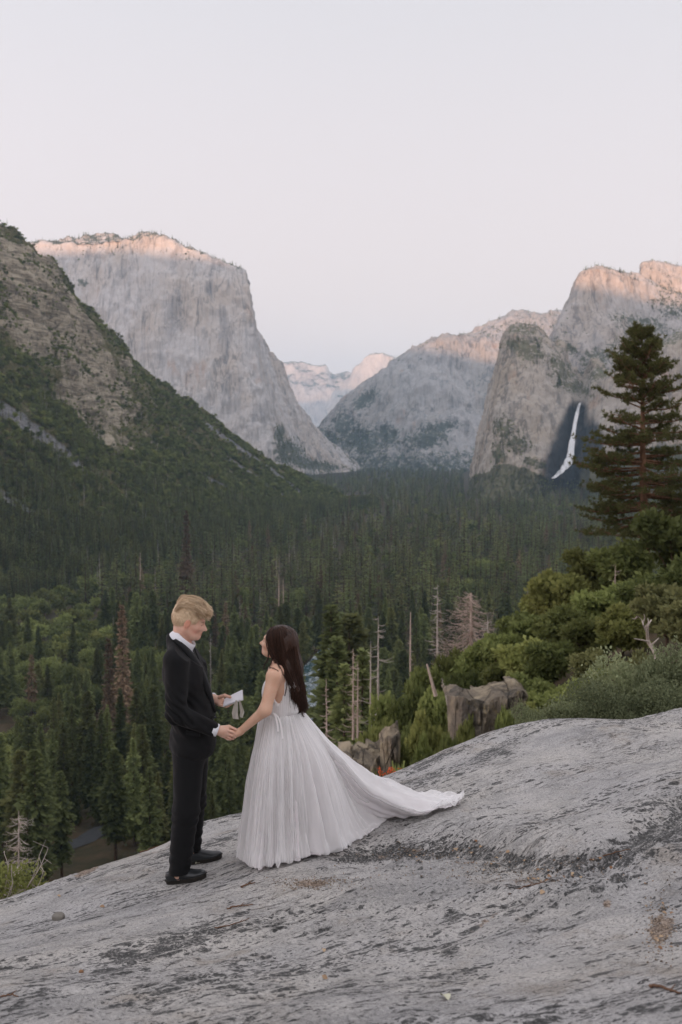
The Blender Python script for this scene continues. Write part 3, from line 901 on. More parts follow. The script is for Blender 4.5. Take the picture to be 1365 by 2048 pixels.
def snag(seed, H=30.0, r0=0.42, nb=46, blen=2.6, taper=0.10, start=0.25, droop=-0.2, twig=0, brs=1.0):
    g = np.random.default_rng(seed)
    tr = MB()
    zz = np.linspace(0, H, 8)
    bend = np.cumsum(g.normal(0, 0.02 * H / 20, (8, 2)), 0)
    tr.tube(np.column_stack([bend, zz]), np.interp(zz / H, [0, 1], [r0, r0 * taper]), 6)
    br = MB()
    for i in range(nb):
        z = g.uniform(start, 0.98)
        a = g.uniform(0, 2 * np.pi)
        Lb = blen * (1.12 - z) ** 0.7 * g.uniform(0.35, 1.2)
        d = np.array([math.cos(a), math.sin(a), droop + g.normal(0, 0.2)])
        b = np.array([np.interp(z * H, zz, bend[:, 0]), np.interp(z * H, zz, bend[:, 1]), z * H])
        br.tube([b, b + d * Lb * 0.55, b + d * Lb + np.array([0, 0, 0.22 * Lb])], [0.11 * brs * H / 25, 0.075 * brs * H / 25, 0.03 * brs * H / 25], 4)
        for q in range(twig):
            f = g.uniform(0.3, 1); e = b + d * Lb * f
            dd = unit(d + g.normal(0, 0.7, 3))
            br.tube([e, e + dd * Lb * 0.35], [0.05 * brs * H / 25, 0.02 * brs * H / 25], 3)
    return tr, br

# ================================================================== scatter helpers
PROTO_COL = None
def proto(name, tr, cr, mt, mc):
    """one joined mesh for far trees"""
    mb = MB()
    for src, ix in ((tr, 0), (cr, 1)):
        for key, fs in src.f.items():
            pass
    V = np.concatenate(tr.v + cr.v)
    nt = sum(len(q) for q in tr.v)
    fl, mi = [], []
    for src, off, ix in ((tr, 0, 0), (cr, nt, 1)):
        for fs in src.f.values():
            a = np.concatenate(fs) + off
            fl.append(a); mi.append(np.full(len(a), ix))
    tone = np.concatenate([np.full(nt, 0.5)] + (cr.a['tone'] if 'tone' in cr.a else [np.full(len(V) - nt, 0.5)]))
    me = mesh_from(name, V, fl, mats=[mt, mc], smooth=False, attrs={'tone': tone}, midx=np.concatenate(mi))
    return bpy.data.objects.new(name, me)

def scatter(name, pts, scl, rot, protos, label, category, tilt=None):
    me = bpy.data.meshes.new(name)
    me.from_pydata(np.asarray(pts, float).tolist(), [], [])
    a = me.attributes.new('scl', 'FLOAT_VECTOR', 'POINT')
    scl = np.asarray(scl, float)
    if scl.ndim == 1: scl = np.repeat(scl[:, None], 3, 1)
    a.data.foreach_set('vector', scl.astype(np.float32).ravel())
    a = me.attributes.new('rot', 'FLOAT', 'POINT'); a.data.foreach_set('value', np.asarray(rot, np.float32))
    o = link(name, me, kind='stuff', label=label, category=category)
    ng = bpy.data.node_groups.new(name + '_scatter', 'GeometryNodeTree')
    ng.interface.new_socket('Geometry', in_out='INPUT', socket_type='NodeSocketGeometry')
    ng.interface.new_socket('Geometry', in_out='OUTPUT', socket_type='NodeSocketGeometry')
    N = ng.nodes.new
    gi, go = N('NodeGroupInput'), N('NodeGroupOutput')
    ip = N('GeometryNodeInstanceOnPoints')
    jn = N('GeometryNodeJoinGeometry')
    for pr in protos:
        oi = N('GeometryNodeObjectInfo')
        oi.inputs['Object'].default_value = pr
        oi.inputs['As Instance'].default_value = True
        ng.links.new(oi.outputs['Geometry'], jn.inputs[0])
    ng.links.new(gi.outputs[0], ip.inputs['Points'])
    ng.links.new(jn.outputs[0], ip.inputs['Instance'])
    ip.inputs['Pick Instance'].default_value = True
    ri = N('FunctionNodeRandomValue'); ri.data_type = 'INT'
    ri.inputs['Min'].default_value = 0
    ri.inputs['Max'].default_value = len(protos) - 1
    for s in ri.inputs:
        if s.name == 'Max' and s.type == 'INT': s.default_value = len(protos) - 1
        if s.name == 'Min' and s.type == 'INT': s.default_value = 0
    ng.links.new([s for s in ri.outputs if s.type == 'INT'][0], ip.inputs['Instance Index'])
    an = N('GeometryNodeInputNamedAttribute'); an.data_type = 'FLOAT_VECTOR'; an.inputs['Name'].default_value = 'scl'
    ng.links.new(an.outputs['Attribute'], ip.inputs['Scale'])
    ar = N('GeometryNodeInputNamedAttribute'); ar.data_type = 'FLOAT'; ar.inputs['Name'].default_value = 'rot'
    cb = N('ShaderNodeCombineXYZ')
    ng.links.new(ar.outputs['Attribute'], cb.inputs['Z'])
    e2 = N('FunctionNodeEulerToRotation')
    ng.links.new(cb.outputs[0], e2.inputs[0])
    ng.links.new(e2.outputs[0], ip.inputs['Rotation'])
    ng.links.new(ip.outputs[0], go.inputs[0])
    md = o.modifiers.new('scatter', 'NODES')
    md.node_group = ng
    return o

# ---- far protos
conN = [conifer(100 + i, 40, 1.0, rmax=[4.6, 4.0, 5.2, 4.3][i], bare=[0.12, 0.2, 0.22, 0.08][i], shape=[0.75, 0.85, 0.65, 0.9][i]) for i in range(4)]
conF = [proto('conifer_far', *conifer(200 + i, 40, 0.34, rmax=[4.4, 3.9, 4.8][i], bare=[0.05, 0.1, 0.07][i], shape=[0.75, 0.9, 0.65][i]), M_bark, M_con) for i in range(3)]
conM = [proto('conifer_mid', *q, M_bark, M_con) for q in conN]
rustM = [proto('conifer_rust', *conifer(230 + i, 36, 0.5, rmax=3.4, bare=0.2), M_bark, M_rust) for i in range(2)]
oakF = [proto('oak_far', *broadleaf(300 + i, 11, 6.0, 420, 1.5, 9), M_bark, M_oak) for i in range(3)]
oakM = [broadleaf(320 + i, 14, 6.6, 2600, 0.75, 13) for i in range(3)]
snagF = [proto('snag_far', *snag(340 + i, 34, 0.5, 40, 2.6), M_dead, M_dead) for i in range(3)]

# ---- conifers of the valley floor
def valley_points():
    out = []
    Y = 228.0
    g = np.random.default_rng(11)
    while Y < 6600:
        s = 10.0 + Y * 0.0082
        us = np.arange(-90, 1455, s / Y * FPX) + g.uniform(0, s / Y * FPX)
        u = us + g.uniform(-0.45, 0.45, len(us)) * s / Y * FPX
        y = Y + g.uniform(-0.5, 0.5, len(us)) * s
        out.append(np.column_stack([u, y]))
        Y += s * 0.92
    q = np.concatenate(out)
    u, y = q[:, 0], q[:, 1]
    x = (u - 682.5) / FPX * y
    # hillside takes over on the left
    y0 = np.interp(u, HU, HY0) + 60
    keep = ~((u < 740) & (y > y0) & (y < np.interp(u, HU, HYR) + 500))
    # behind the left cliff and in front of the right cliff only
    keep &= ~((u > 930) & (y > 2660 + 60 * np.sin(u / 60)))
    keep &= ~((u < 700) & (y > 4700)) & ~((u > 700) & (y > 5900))
    # river, and the view down to it
    keep &= ~((np.abs(u - np.interp(y, [515, 535, 560, 590, 640, 760], [575, 590, 612, 624, 640, 700])) * y / FPX < 13) & (y > 512) & (y < 780))
    keep &= ~((np.abs(u - 622) < 17) & (y > 330) & (y < 600))
    # road cut
    dr = np.min(np.hypot(x[:, None] - ROAD[None, :, 0], y[:, None] - ROAD[None, :, 1]), 1)
    keep &= dr > 6.5
    keep &= ~((u > 60) & (u < 205) & (y < 318) & (y > 225) & (g.uniform(size=len(u)) < 0.72))
    # glades
    gl = vnoise(XYZ(x / 60, y / 60, 0), 91)
    keep &= ~((gl > 0.62) & (y < 3000))
    return x[keep], y[keep], u[keep]

FX, FY, FU = valley_points()
FZ = terrain_z(FX, FY) - 0.6
g = np.random.default_rng(21)
nF = len(FX)
sc_ = (0.42 + 0.82 * g.beta(2.0, 1.6, nF)) * (0.92 + 0.20 * vnoise(XYZ(FX / 80, FY / 80, 0), 71))
rt_ = g.uniform(0, 6.28, nF)
# which stand as oaks: the left middle ground
oak_mask = ((vnoise(XYZ(FX / 45, FY / 45, 3), 33) + 1.05 * sstep(430, 140, FU) * sstep(1400, 700, FY) * sstep(385, 430, FY)) > 0.60) & (FY > 380)
order = np.argsort(FY - 10 * sc_)
vis = (FU > -25) & (FU < 1390) & ((FU < 700) | (FY > 240))
con_idx = [i for i in order if vis[i] and not oak_mask[i]][:300]
oak_idx = [i for i in order if vis[i] and oak_mask[i]][:110]
single = np.zeros(nF, bool); single[con_idx] = True; single[oak_idx] = True

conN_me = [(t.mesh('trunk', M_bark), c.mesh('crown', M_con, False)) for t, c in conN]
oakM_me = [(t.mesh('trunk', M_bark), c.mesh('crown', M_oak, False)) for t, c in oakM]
def plant_tree(name, meshes, loc, rotz, s, label, category, group, lean=None):
    r = link(name, None, label=label, category=category, group=group, loc=loc, rotz=rotz, scale=s)
    r.empty_display_size = 0.5
    if lean: r.rotation_euler = (lean[0], lean[1], rotz)
    link('trunk', meshes[0], r)
    link('crown', meshes[1], r)
    return r
CONL = ['dark green narrow conifer on the valley floor below the rock', 'slim conifer with a long bare trunk on the valley floor',
        'broad full conifer with wide lower branches on the valley floor', 'tapering conifer branched almost to the ground in the valley']
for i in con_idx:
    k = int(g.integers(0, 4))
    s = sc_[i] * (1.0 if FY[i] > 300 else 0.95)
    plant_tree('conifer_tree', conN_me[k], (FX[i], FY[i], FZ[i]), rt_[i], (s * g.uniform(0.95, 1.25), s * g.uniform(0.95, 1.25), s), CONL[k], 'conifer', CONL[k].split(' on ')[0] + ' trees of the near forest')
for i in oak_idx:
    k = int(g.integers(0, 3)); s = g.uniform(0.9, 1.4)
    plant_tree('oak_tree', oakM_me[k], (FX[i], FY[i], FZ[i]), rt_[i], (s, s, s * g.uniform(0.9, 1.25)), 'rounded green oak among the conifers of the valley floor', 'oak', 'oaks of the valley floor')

rest = ~single
m = rest & ~oak_mask & (FY < 800)
rs = g.uniform(size=nF) < 0.05
dead = (~rs) & (g.uniform(size=nF) < np.where((FY < 2000) & (FU < 760), 0.06, 0.018))
def put(name, mask, protos, label, cat, zs=1.0, wid=1.0):
    s = np.column_stack([sc_ * wid, sc_ * wid, sc_ * zs])[mask]
    scatter(name, np.column_stack([FX, FY, FZ])[mask], s, rt_[mask], protos, label, cat)
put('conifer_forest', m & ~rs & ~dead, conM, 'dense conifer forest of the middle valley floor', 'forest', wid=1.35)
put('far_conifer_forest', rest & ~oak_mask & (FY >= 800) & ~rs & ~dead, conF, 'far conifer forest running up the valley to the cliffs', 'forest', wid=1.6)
put('rusty_forest_trees', rest & ~oak_mask & rs, rustM, 'scattered brown dying conifers in the forest', 'forest')
put('dead_forest_trees', rest & ~oak_mask & dead, snagF, 'scattered grey dead trunks in the forest', 'forest', zs=1.05, wid=0.9)
put('oak_woodland', rest & oak_mask, oakF, 'round oak crowns between the conifers', 'woodland', zs=1.5, wid=1.5)

# ---- hillside woods
def hill_woods():
    p, S, rocky, scree, U, V = HILL
    g = np.random.default_rng(41)
    ok = (U > -60) & (U < 760) & (S < 1.03) & (S > -0.02)
    dens = np.where(S < 0.42, 0.44, 0.42) * (1 - 0.45 * sstep(0.3, 0.8, rocky)) * (1 - 0.9 * sstep(0.35, 0.75, scree))
    cl = fbm(XYZ(p[..., 0] / 48, p[..., 1] / 48, p[..., 2] / 22), 3, 15)
    dens *= (0.35 + 1.2 * sstep(-0.25, 0.35, cl)) * (1 - 0.85 * sstep(0.3, 0.8, rocky) * sstep(0.12, -0.05, cl))
    pick = ok & (g.uniform(size=S.shape) < dens)
    q = p[pick]; s_ = S[pick]; rk = rocky[pick]
    q = q + g.uniform(-2, 2, q.shape) * np.array([1, 1, 0])
    n = len(q)
    kindr = g.uniform(size=n)
    con = (kindr < np.interp(s_, [0, 0.2, 0.45, 0.8, 1.0], [0.75, 0.45, 0.10, 0.05, 0.10]))
    dd = (~con) & (kindr > 0.972) & (s_ < 0.6)
    oak = ~con & ~dd
    sz = np.where(rk > 0.4, g.uniform(0.22, 0.75, n), g.uniform(0.50, 1.05, n)) * np.interp(s_, [0, 0.5, 1], [1.0, 0.85, 0.6])
    rot = g.uniform(0, 6.28, n)
    q[:, 2] -= 1.0
    scatter('hillside_oak_wood', q[oak], np.column_stack([sz, sz, sz * g.uniform(0.75, 1.15, n)])[oak], rot[oak], oakF, 'olive green oak scrub covering the hillside', 'woodland')
    s2 = g.uniform(0.42, 0.85, n) * np.interp(s_, [0, 0.5, 1], [1, 0.7, 0.4])
    scatter('hillside_conifers', q[con], s2[con], rot[con], conF, 'scattered conifers on the lower hillside', 'forest')
    scatter('hillside_dead_trees', q[dd], s2[dd] * 0.9, rot[dd], snagF, 'scattered grey dead trees on the lower hillside', 'forest')
hill_woods()

# ---- tiny trees on the rims and ledges of the cliffs
def rim_trees():
    g = np.random.default_rng(51)
    pts, sz = [], []
    for (p, veg, U, V), thr, dens, hh, cond in (
            (EL, 0.45, 0.25, 0.55, lambda U, V, p: ((V < 560) & (U > 40)) | (V > 850)),
            (MD, 0.40, 0.20, 0.75, lambda U, V, p: (V < 725) | (V > 860)),
            (PKm, 0.35, 0.16, 0.40, lambda U, V, p: (V < 760)),
            (CGm, 0.30, 0.20, 0.45, lambda U, V, p: V < 640),
            (LWm, 0.46, 0.30, 0.42, lambda U, V, p: (V < 1000) & ((V > 840) | (vnoise(XYZ(p[..., 0] / 9, p[..., 1] / 9, p[..., 2] / 9), 3) > 0.35)) & ~((U > 1092) & (U < 1192) & (V > 790) & (V < 962)))):
        n = fbm(XYZ(p[..., 0] / 60, p[..., 1] / 60, p[..., 2] / 60), 3, 6)
        ok = (U > -20) & (U < 1400) & cond(U, V, p) & (veg + 0.5 * n > thr) & (g.uniform(size=U.shape) < dens)
        q = p[ok]
        pts.append(q); sz.append(hh * g.uniform(0.5, 1.1, len(q)))
    q = np.concatenate(pts); s = np.concatenate(sz)
    q[:, 2] -= 1.5
    con = g.uniform(size=len(q)) < 0.62
    rot = g.uniform(0, 6.28, len(q))
    scatter('cliff_conifers', q[con], np.column_stack([s * 1.4, s * 1.4, s])[con], rot[con], conF, 'tiny conifers along the cliff rims and ledges', 'forest')
    scatter('cliff_scrub', q[~con], (s * 1.3)[~con], rot[~con], oakF, 'dark scrub on the ledges of the cliffs', 'scrub')
rim_trees()

# ================================================================== foreground granite
CREST = [(-900, 2010, 5.6), (-500, 1945, 5.9), (-200, 1868, 6.3), (0, 1808, 6.6), (150, 1753, 6.9), (280, 1702, 7.2), (340, 1688, 7.35), (400, 1641, 7.7), (490, 1618, 8.0), (600, 1602, 8.3),
         (690, 1583, 8.5), (760, 1562, 8.7), (850, 1530, 9.0), (900, 1506, 9.15), (1000, 1471, 9.4), (1080, 1441, 9.6), (1180, 1433, 9.8), (1280, 1441, 9.9), (1365, 1420, 10.2),
         (1550, 1395, 10.6), (1900, 1350, 11.2), (2300, 1310, 11.8)]
RC = CREST + [(-400, 2050, 3.6), (0, 2048, 3.25), (340, 2048, 3.05), (682, 2048, 2.92), (1024, 2048, 2.8), (1365, 2048, 2.7), (1900, 2048, 2.4),
              (-300, 1930, 4.9), (0, 1900, 5.0), (350, 1900, 4.55), (682, 1900, 4.35), (1024, 1900, 4.0), (1365, 1900, 3.7), (1900, 1850, 3.6),
              (375, 1766, 6.15), (250, 1790, 6.0), (415, 1722, 6.5), (540, 1738, 5.98), (720, 1692, 6.45), (700, 1780, 5.35), (800, 1640, 7.05), (920, 1606, 7.35),
              (1000, 1720, 5.7), (1365, 1720, 4.9), (1000, 1560, 7.7), (1200, 1600, 6.8), (1365, 1520, 7.7), (1200, 1500, 8.5)]
_rp = np.array([P(*q) for q in RC] + [[-3, 0.5, -1.75], [0, 0.5, -1.62], [3, 0.5, -1.45], [0, -2, -1.55], [-4, -2, -1.8], [4, -2, -1.3]])
def _tps(d2):
    return 0.5 * d2 * np.log(d2 + 1e-12)
def _fit(pts, lam=0.02):
    n = len(pts)
    d2 = ((pts[:, None, :2] - pts[None, :, :2]) ** 2).sum(-1)
    A = np.zeros((n + 3, n + 3))
    A[:n, :n] = _tps(d2) + lam * np.eye(n)
    A[:n, n] = 1; A[:n, n + 1:] = pts[:, :2]
    A[n:, :n] = A[:n, n:].T
    b = np.concatenate([pts[:, 2], np.zeros(3)])
    return np.linalg.solve(A, b)
_rw = _fit(_rp)
_cp = np.array([P(*q) for q in CREST])
def crest_y(x):
    return np.interp(x, _cp[:, 0], _cp[:, 1])
def rock_base(x, y):
    x = np.asarray(x, float); y = np.asarray(y, float)
    sh = x.shape
    x = x.ravel(); y = y.ravel()
    z = np.empty_like(x)
    for i in range(0, len(x), 60000):
        xx, yy = x[i:i + 60000], y[i:i + 60000]
        d2 = (xx[:, None] - _rp[None, :, 0]) ** 2 + (yy[:, None] - _rp[None, :, 1]) ** 2
        z[i:i + 60000] = _tps(d2) @ _rw[:len(_rp)] + _rw[-3] + _rw[-2] * xx + _rw[-1] * yy
    return z.reshape(sh)
def crease_uv(U, V):
    # the debris-filled crease that runs down from the right, and its softness
    return V - np.interp(U, [600, 740, 860, 950, 1080, 1200, 1300, 1420], [1740, 1706, 1690, 1698, 1728, 1716, 1668, 1620])
def rock_z(x, y):
    x = np.asarray(x, float); y = np.asarray(y, float)
    yc = crest_y(x)
    z = rock_base(x, np.minimum(y, yc + 0.6))
    over = np.maximum(y - yc, 0)
    z = z - 0.55 * over ** 2 - 0.35 * np.maximum(over - 0.6, 0)
    # foliation runs from lower left to upper right
    c, s = math.cos(R(32)), math.sin(R(32))
    a = x * c + y * s; b = -x * s + y * c
    lumps = 0.075 * fbm(XYZ(a / 1.5, b / 0.8, 0), 3, 7)
    flakes = fbm(XYZ(a / 0.40, b / 0.10, 0), 4, 19, ridge=True)
    zone = 0.35 + 0.65 * sstep(-0.2, 0.35, fbm(XYZ(x / 1.1, y / 1.1, 4), 3, 23))
    U, V = project(np.stack([x, y, z], -1))
    dc = crease_uv(U, V)
    inx = sstep(620, 760, U) * sstep(1480, 1300, U) * sstep(1.6, 2.4, y)
    trough = inx * (-0.10 * np.exp(-(dc / 22.0) ** 2) + 0.06 * np.exp(-((dc + 55) / 34.0) ** 2) - 0.012 * sstep(-10, 60, dc) * sstep(180, 80, dc))
    rough = zone * 0.022 + 0.045 * inx * np.exp(-((dc - 20) / 70) ** 2)
    near = np.exp(-(((x - GFEET[0]) / 0.5) ** 2 + ((y - GFEET[1]) / 0.55) ** 2))
    return z + (lumps + rough * flakes * 1.2) * (1 - 0.75 * near) + trough
GFEET = (-0.93, 6.4)
def rock_hit(u, v, lo=2.0, hi=11.0):
    # distance at which the view direction meets the rock
    Y = np.linspace(lo, hi, 700)
    p = P(u, v, Y)
    below = p[:, 2] < rock_z(p[:, 0], p[:, 1])
    i = np.argmax(below) if below.any() else int(np.argmin(p[:, 2] - rock_z(p[:, 0], p[:, 1])))
    q = p[i].copy(); q[2] = float(rock_z(q[0], q[1]))
    return q

def mat_rock():
    k = NT('lichen_granite')
    p = k.pos()
    fo = k.mapv(p, (1, 1, 1), (0, 0, R(-32)))
    n_big = k.noise(p, 0.8, 5, 0.6)
    n_med = k.noise(p, 4.0, 6, 0.65)
    grain = k.noise(p, 62.0, 5, 0.82)
    speck = k.noise(p, 240.0, 2, 0.7)
    c = k.mix(k.rng(n_big, 0.35, 0.65), (0.50, 0.485, 0.48), (0.57, 0.54, 0.505))
    c = k.mix(k.math('MULTIPLY', k.rng(n_med, 0.42, 0.68), 0.55), c, (0.33, 0.32, 0.31))
    c = k.mix(k.math('MULTIPLY', k.rng(k.noise(p, 1.7, 5, 0.7), 0.54, 0.68), 0.5), c, (0.30, 0.245, 0.185))
    wz = k.noise(k.mapv(fo, (0.7, 1.6, 1), loc=(7, 3, 0)), 1.0, 6, 0.68, 0.6)
    c = k.mix(k.math('MULTIPLY', k.rng(wz, 0.50, 0.68), 0.5), c, (0.21, 0.21, 0.215))
    c = k.mix(k.rng(grain, 0.34, 0.52, 0.85, 0.0), c, (0.17, 0.168, 0.165))
    c = k.mix(k.rng(grain, 0.54, 0.72, 0.0, 0.7), c, (0.78, 0.765, 0.74))
    c = k.mix(k.rng(speck, 0.56, 0.66, 0.0, 0.7), c, (0.10, 0.10, 0.10))
    # black lichen: ragged flecks drawn out along the foliation, gathered in drifts
    wob = k.noise(p, 16.0, 3, 0.6, 0, True)
    fw = k.n('VectorMath', operation='MULTIPLY_ADD')
    k.l(wob, fw.inputs[0]); fw.inputs[1].default_value = (0.055, 0.055, 0.055); k.l(fo, fw.inputs[2])
    drift = k.noise(k.mapv(fo, (0.5, 1.3, 1)), 1.0, 5, 0.62)
    cover = k.math('ADD', k.rng(drift, 0.38, 0.64, 0.05, 0.74), k.math('MULTIPLY', k.attr('lichen'), 0.34))
    lf = None
    for sx, sy, off in ((7, 21, 0), (15, 44, 5), (38, 84, 11)):
        mv = k.mapv(fw.outputs[0], (sx, sy, sx), loc=(off, off, off))
        dist = k.voro(mv, 1.0, 'F1', 'Distance')
        rndc = k.voro(mv, 1.0, 'F1', 'Color')
        sepc = k.n('SeparateColor'); k.l(rndc, sepc.inputs[0])
        present = k.math('LESS_THAN', sepc.outputs[0], k.math('ADD', k.math('MULTIPLY', cover, 0.85), 0.07 if sx > 30 else 0.02))
        rad = k.math('ADD', k.math('MULTIPLY', sepc.outputs[1], 0.30), k.math('MULTIPLY', cover, 0.34))
        one = k.math('MULTIPLY', present, k.rng(k.math('SUBTRACT', dist, rad), -0.05, 0.10, 1.0, 0.0))
        lf = one if lf is None else k.math('MAXIMUM', lf, one)
    fl = k.noise(k.mapv(fo, (6.5, 22, 10)), 1.0, 5, 0.72, 0.5)
    sthr = k.rng(k.math('ADD', k.attr('lichen'), k.math('MULTIPLY', k.math('SUBTRACT', drift, 0.5), 0.9)), 0.10, 1.15, 0.74, 0.45, False)
    stain = k.math('MULTIPLY', k.rng(fl, sthr, k.math('ADD', sthr, 0.07)), k.rng(k.noise(p, 5.0, 5, 0.7), 0.38, 0.56, 0.25, 1.0))
    lf = k.math('MAXIMUM', lf, stain)
    lich = k.mix(k.noise(p, 24.0, 4, 0.7), (0.022, 0.023, 0.024), (0.085, 0.085, 0.083))
    c = k.mix(k.math('MULTIPLY', lf, k.rng(k.noise(p, 60, 3, 0.7), 0.30, 0.55, 0.35, 0.95)), c, lich)
    # hair cracks along the foliation
    cr = k.noise(k.mapv(fo, (1.6, 9.0, 3), loc=(4, 2, 1)), 1.0, 5, 0.6, 1.2)
    crk = k.rng(k.math('ABSOLUTE', k.math('SUBTRACT', cr, 0.5)), 0.0, 0.010, 1.0, 0.0)
    crk = k.math('MULTIPLY', crk, k.rng(k.noise(p, 0.9, 3), 0.46, 0.60))
    c = k.mix(k.math('MULTIPLY', crk, 0.85), c, (0.03, 0.028, 0.026))
    # pockets of grit and moss
    soil = k.mix(k.rng(k.noise(p, 60, 3, 0.8), 0.4, 0.6), (0.12, 0.09, 0.07), (0.40, 0.32, 0.26))
    c = k.mix(k.rng(k.math('ADD', k.attr('soil'), k.math('MULTIPLY', k.math('SUBTRACT', k.noise(p, 11, 6, 0.8), 0.5), 1.8)), 0.42, 0.62), c, soil)
    h = k.math('ADD', k.math('MULTIPLY', n_med, 0.5), k.math('MULTIPLY', fl, 0.30))
    h = k.math('ADD', h, k.math('MULTIPLY', grain, 0.20))
    h = k.math('SUBTRACT', h, k.math('MULTIPLY', crk, 0.5))
    b = k.bump(h, 1.0, 0.05)
    return k.fin(c, 0.88, 0.25, b)
M_rock = mat_rock()

def build_rock():
    nr, nc = 640, 620
    ry = np.linspace(0, 1, nr)
    Yn = 3.2 * (17.4 / 3.2) ** ry - 4.2
    uu = np.linspace(-560, 1960, nc)
    Y = np.repeat(Yn[:, None], nc, 1)
    X = (uu[None] - 682.5) / FPX * (Y + 3.2)
    Z = rock_z(X, Y)
    U, V = project(np.stack([X, Y, Z], -1))
    dc = crease_uv(U, V)
    inx = sstep(600, 780, U) * sstep(1560, 1380, U)
    w = vnoise(XYZ(X * 2.2, Y * 2.2, 0), 4)
    lich = inx * (1.25 * np.exp(-((dc - 6) / 22.0) ** 2) + 0.55 * np.exp(-((dc - 40) / 60.0) ** 2))
    for e, kk in (((1010, 1738, 320, 46, 4), .42), ((1100, 1880, 300, 120, 0), .22), ((1150, 1760, 60, 22, 8), .8), ((910, 1835, 40, 20, 0), 1.3), ((900, 1900, 36, 18, 10), 1.0), ((850, 1880, 90, 60, 0), .5), ((250, 1930, 190, 30, -22), 1.15), ((60, 2000, 120, 34, -25), 1.1), ((420, 1850, 80, 24, -25), .9),
                  ((1000, 1500, 60, 14, -22), .9), ((860, 1520, 60, 14, -25), .8), ((960, 1625, 45, 18, -20), .7), ((1060, 1660, 50, 16, -15), .7), ((180, 1735, 70, 12, -22), 1.0), ((330, 1690, 40, 14, 0), .6), ((470, 1640, 70, 16, -12), .6), ((930, 1960, 90, 26, 0), .6), ((1340, 1880, 46, 46, 0), .7)):
        lich = np.maximum(lich, kk * ell(U, V, *e))
    soil = 0.42 * inx * np.exp(-((dc - 8) / 13.0) ** 2) * (0.6 + 0.4 * w)
    for e, kk in (((625, 1768, 62, 13, 2), .72), ((1320, 1858, 34, 52, 18), .72), ((175, 1742, 40, 9, -22), .8), ((1050, 1765, 110, 12, -4), .5), ((930, 1725, 60, 10, 0), .45), ((1215, 1808, 12, 14, 0), .8), ((970, 1845, 50, 10, -38), .55)):
        soil = np.maximum(soil, kk * ell(U, V, *e))
    front = (Y < crest_y(X) + 0.5) & (Y > 1.8)
    me = mesh_from('granite_slab', np.stack([X, Y, Z], -1).reshape(-1, 3), grid_faces(nr, nc), M_rock, attrs={'lichen': (lich * front).ravel(), 'soil': (soil * front).ravel()})
    link('granite_slab', me, kind='structure', label='broad grey granite slab with black lichen in the foreground', category='rock')
build_rock()

# ================================================================== people
PY = 6.25
def J(u, v, dy=0.0):
    return P(u, v, PY + dy)
PX = float(np.linalg.norm(J(100, 1400) - J(0, 1400))) / 100.0     # metres per picture pixel here

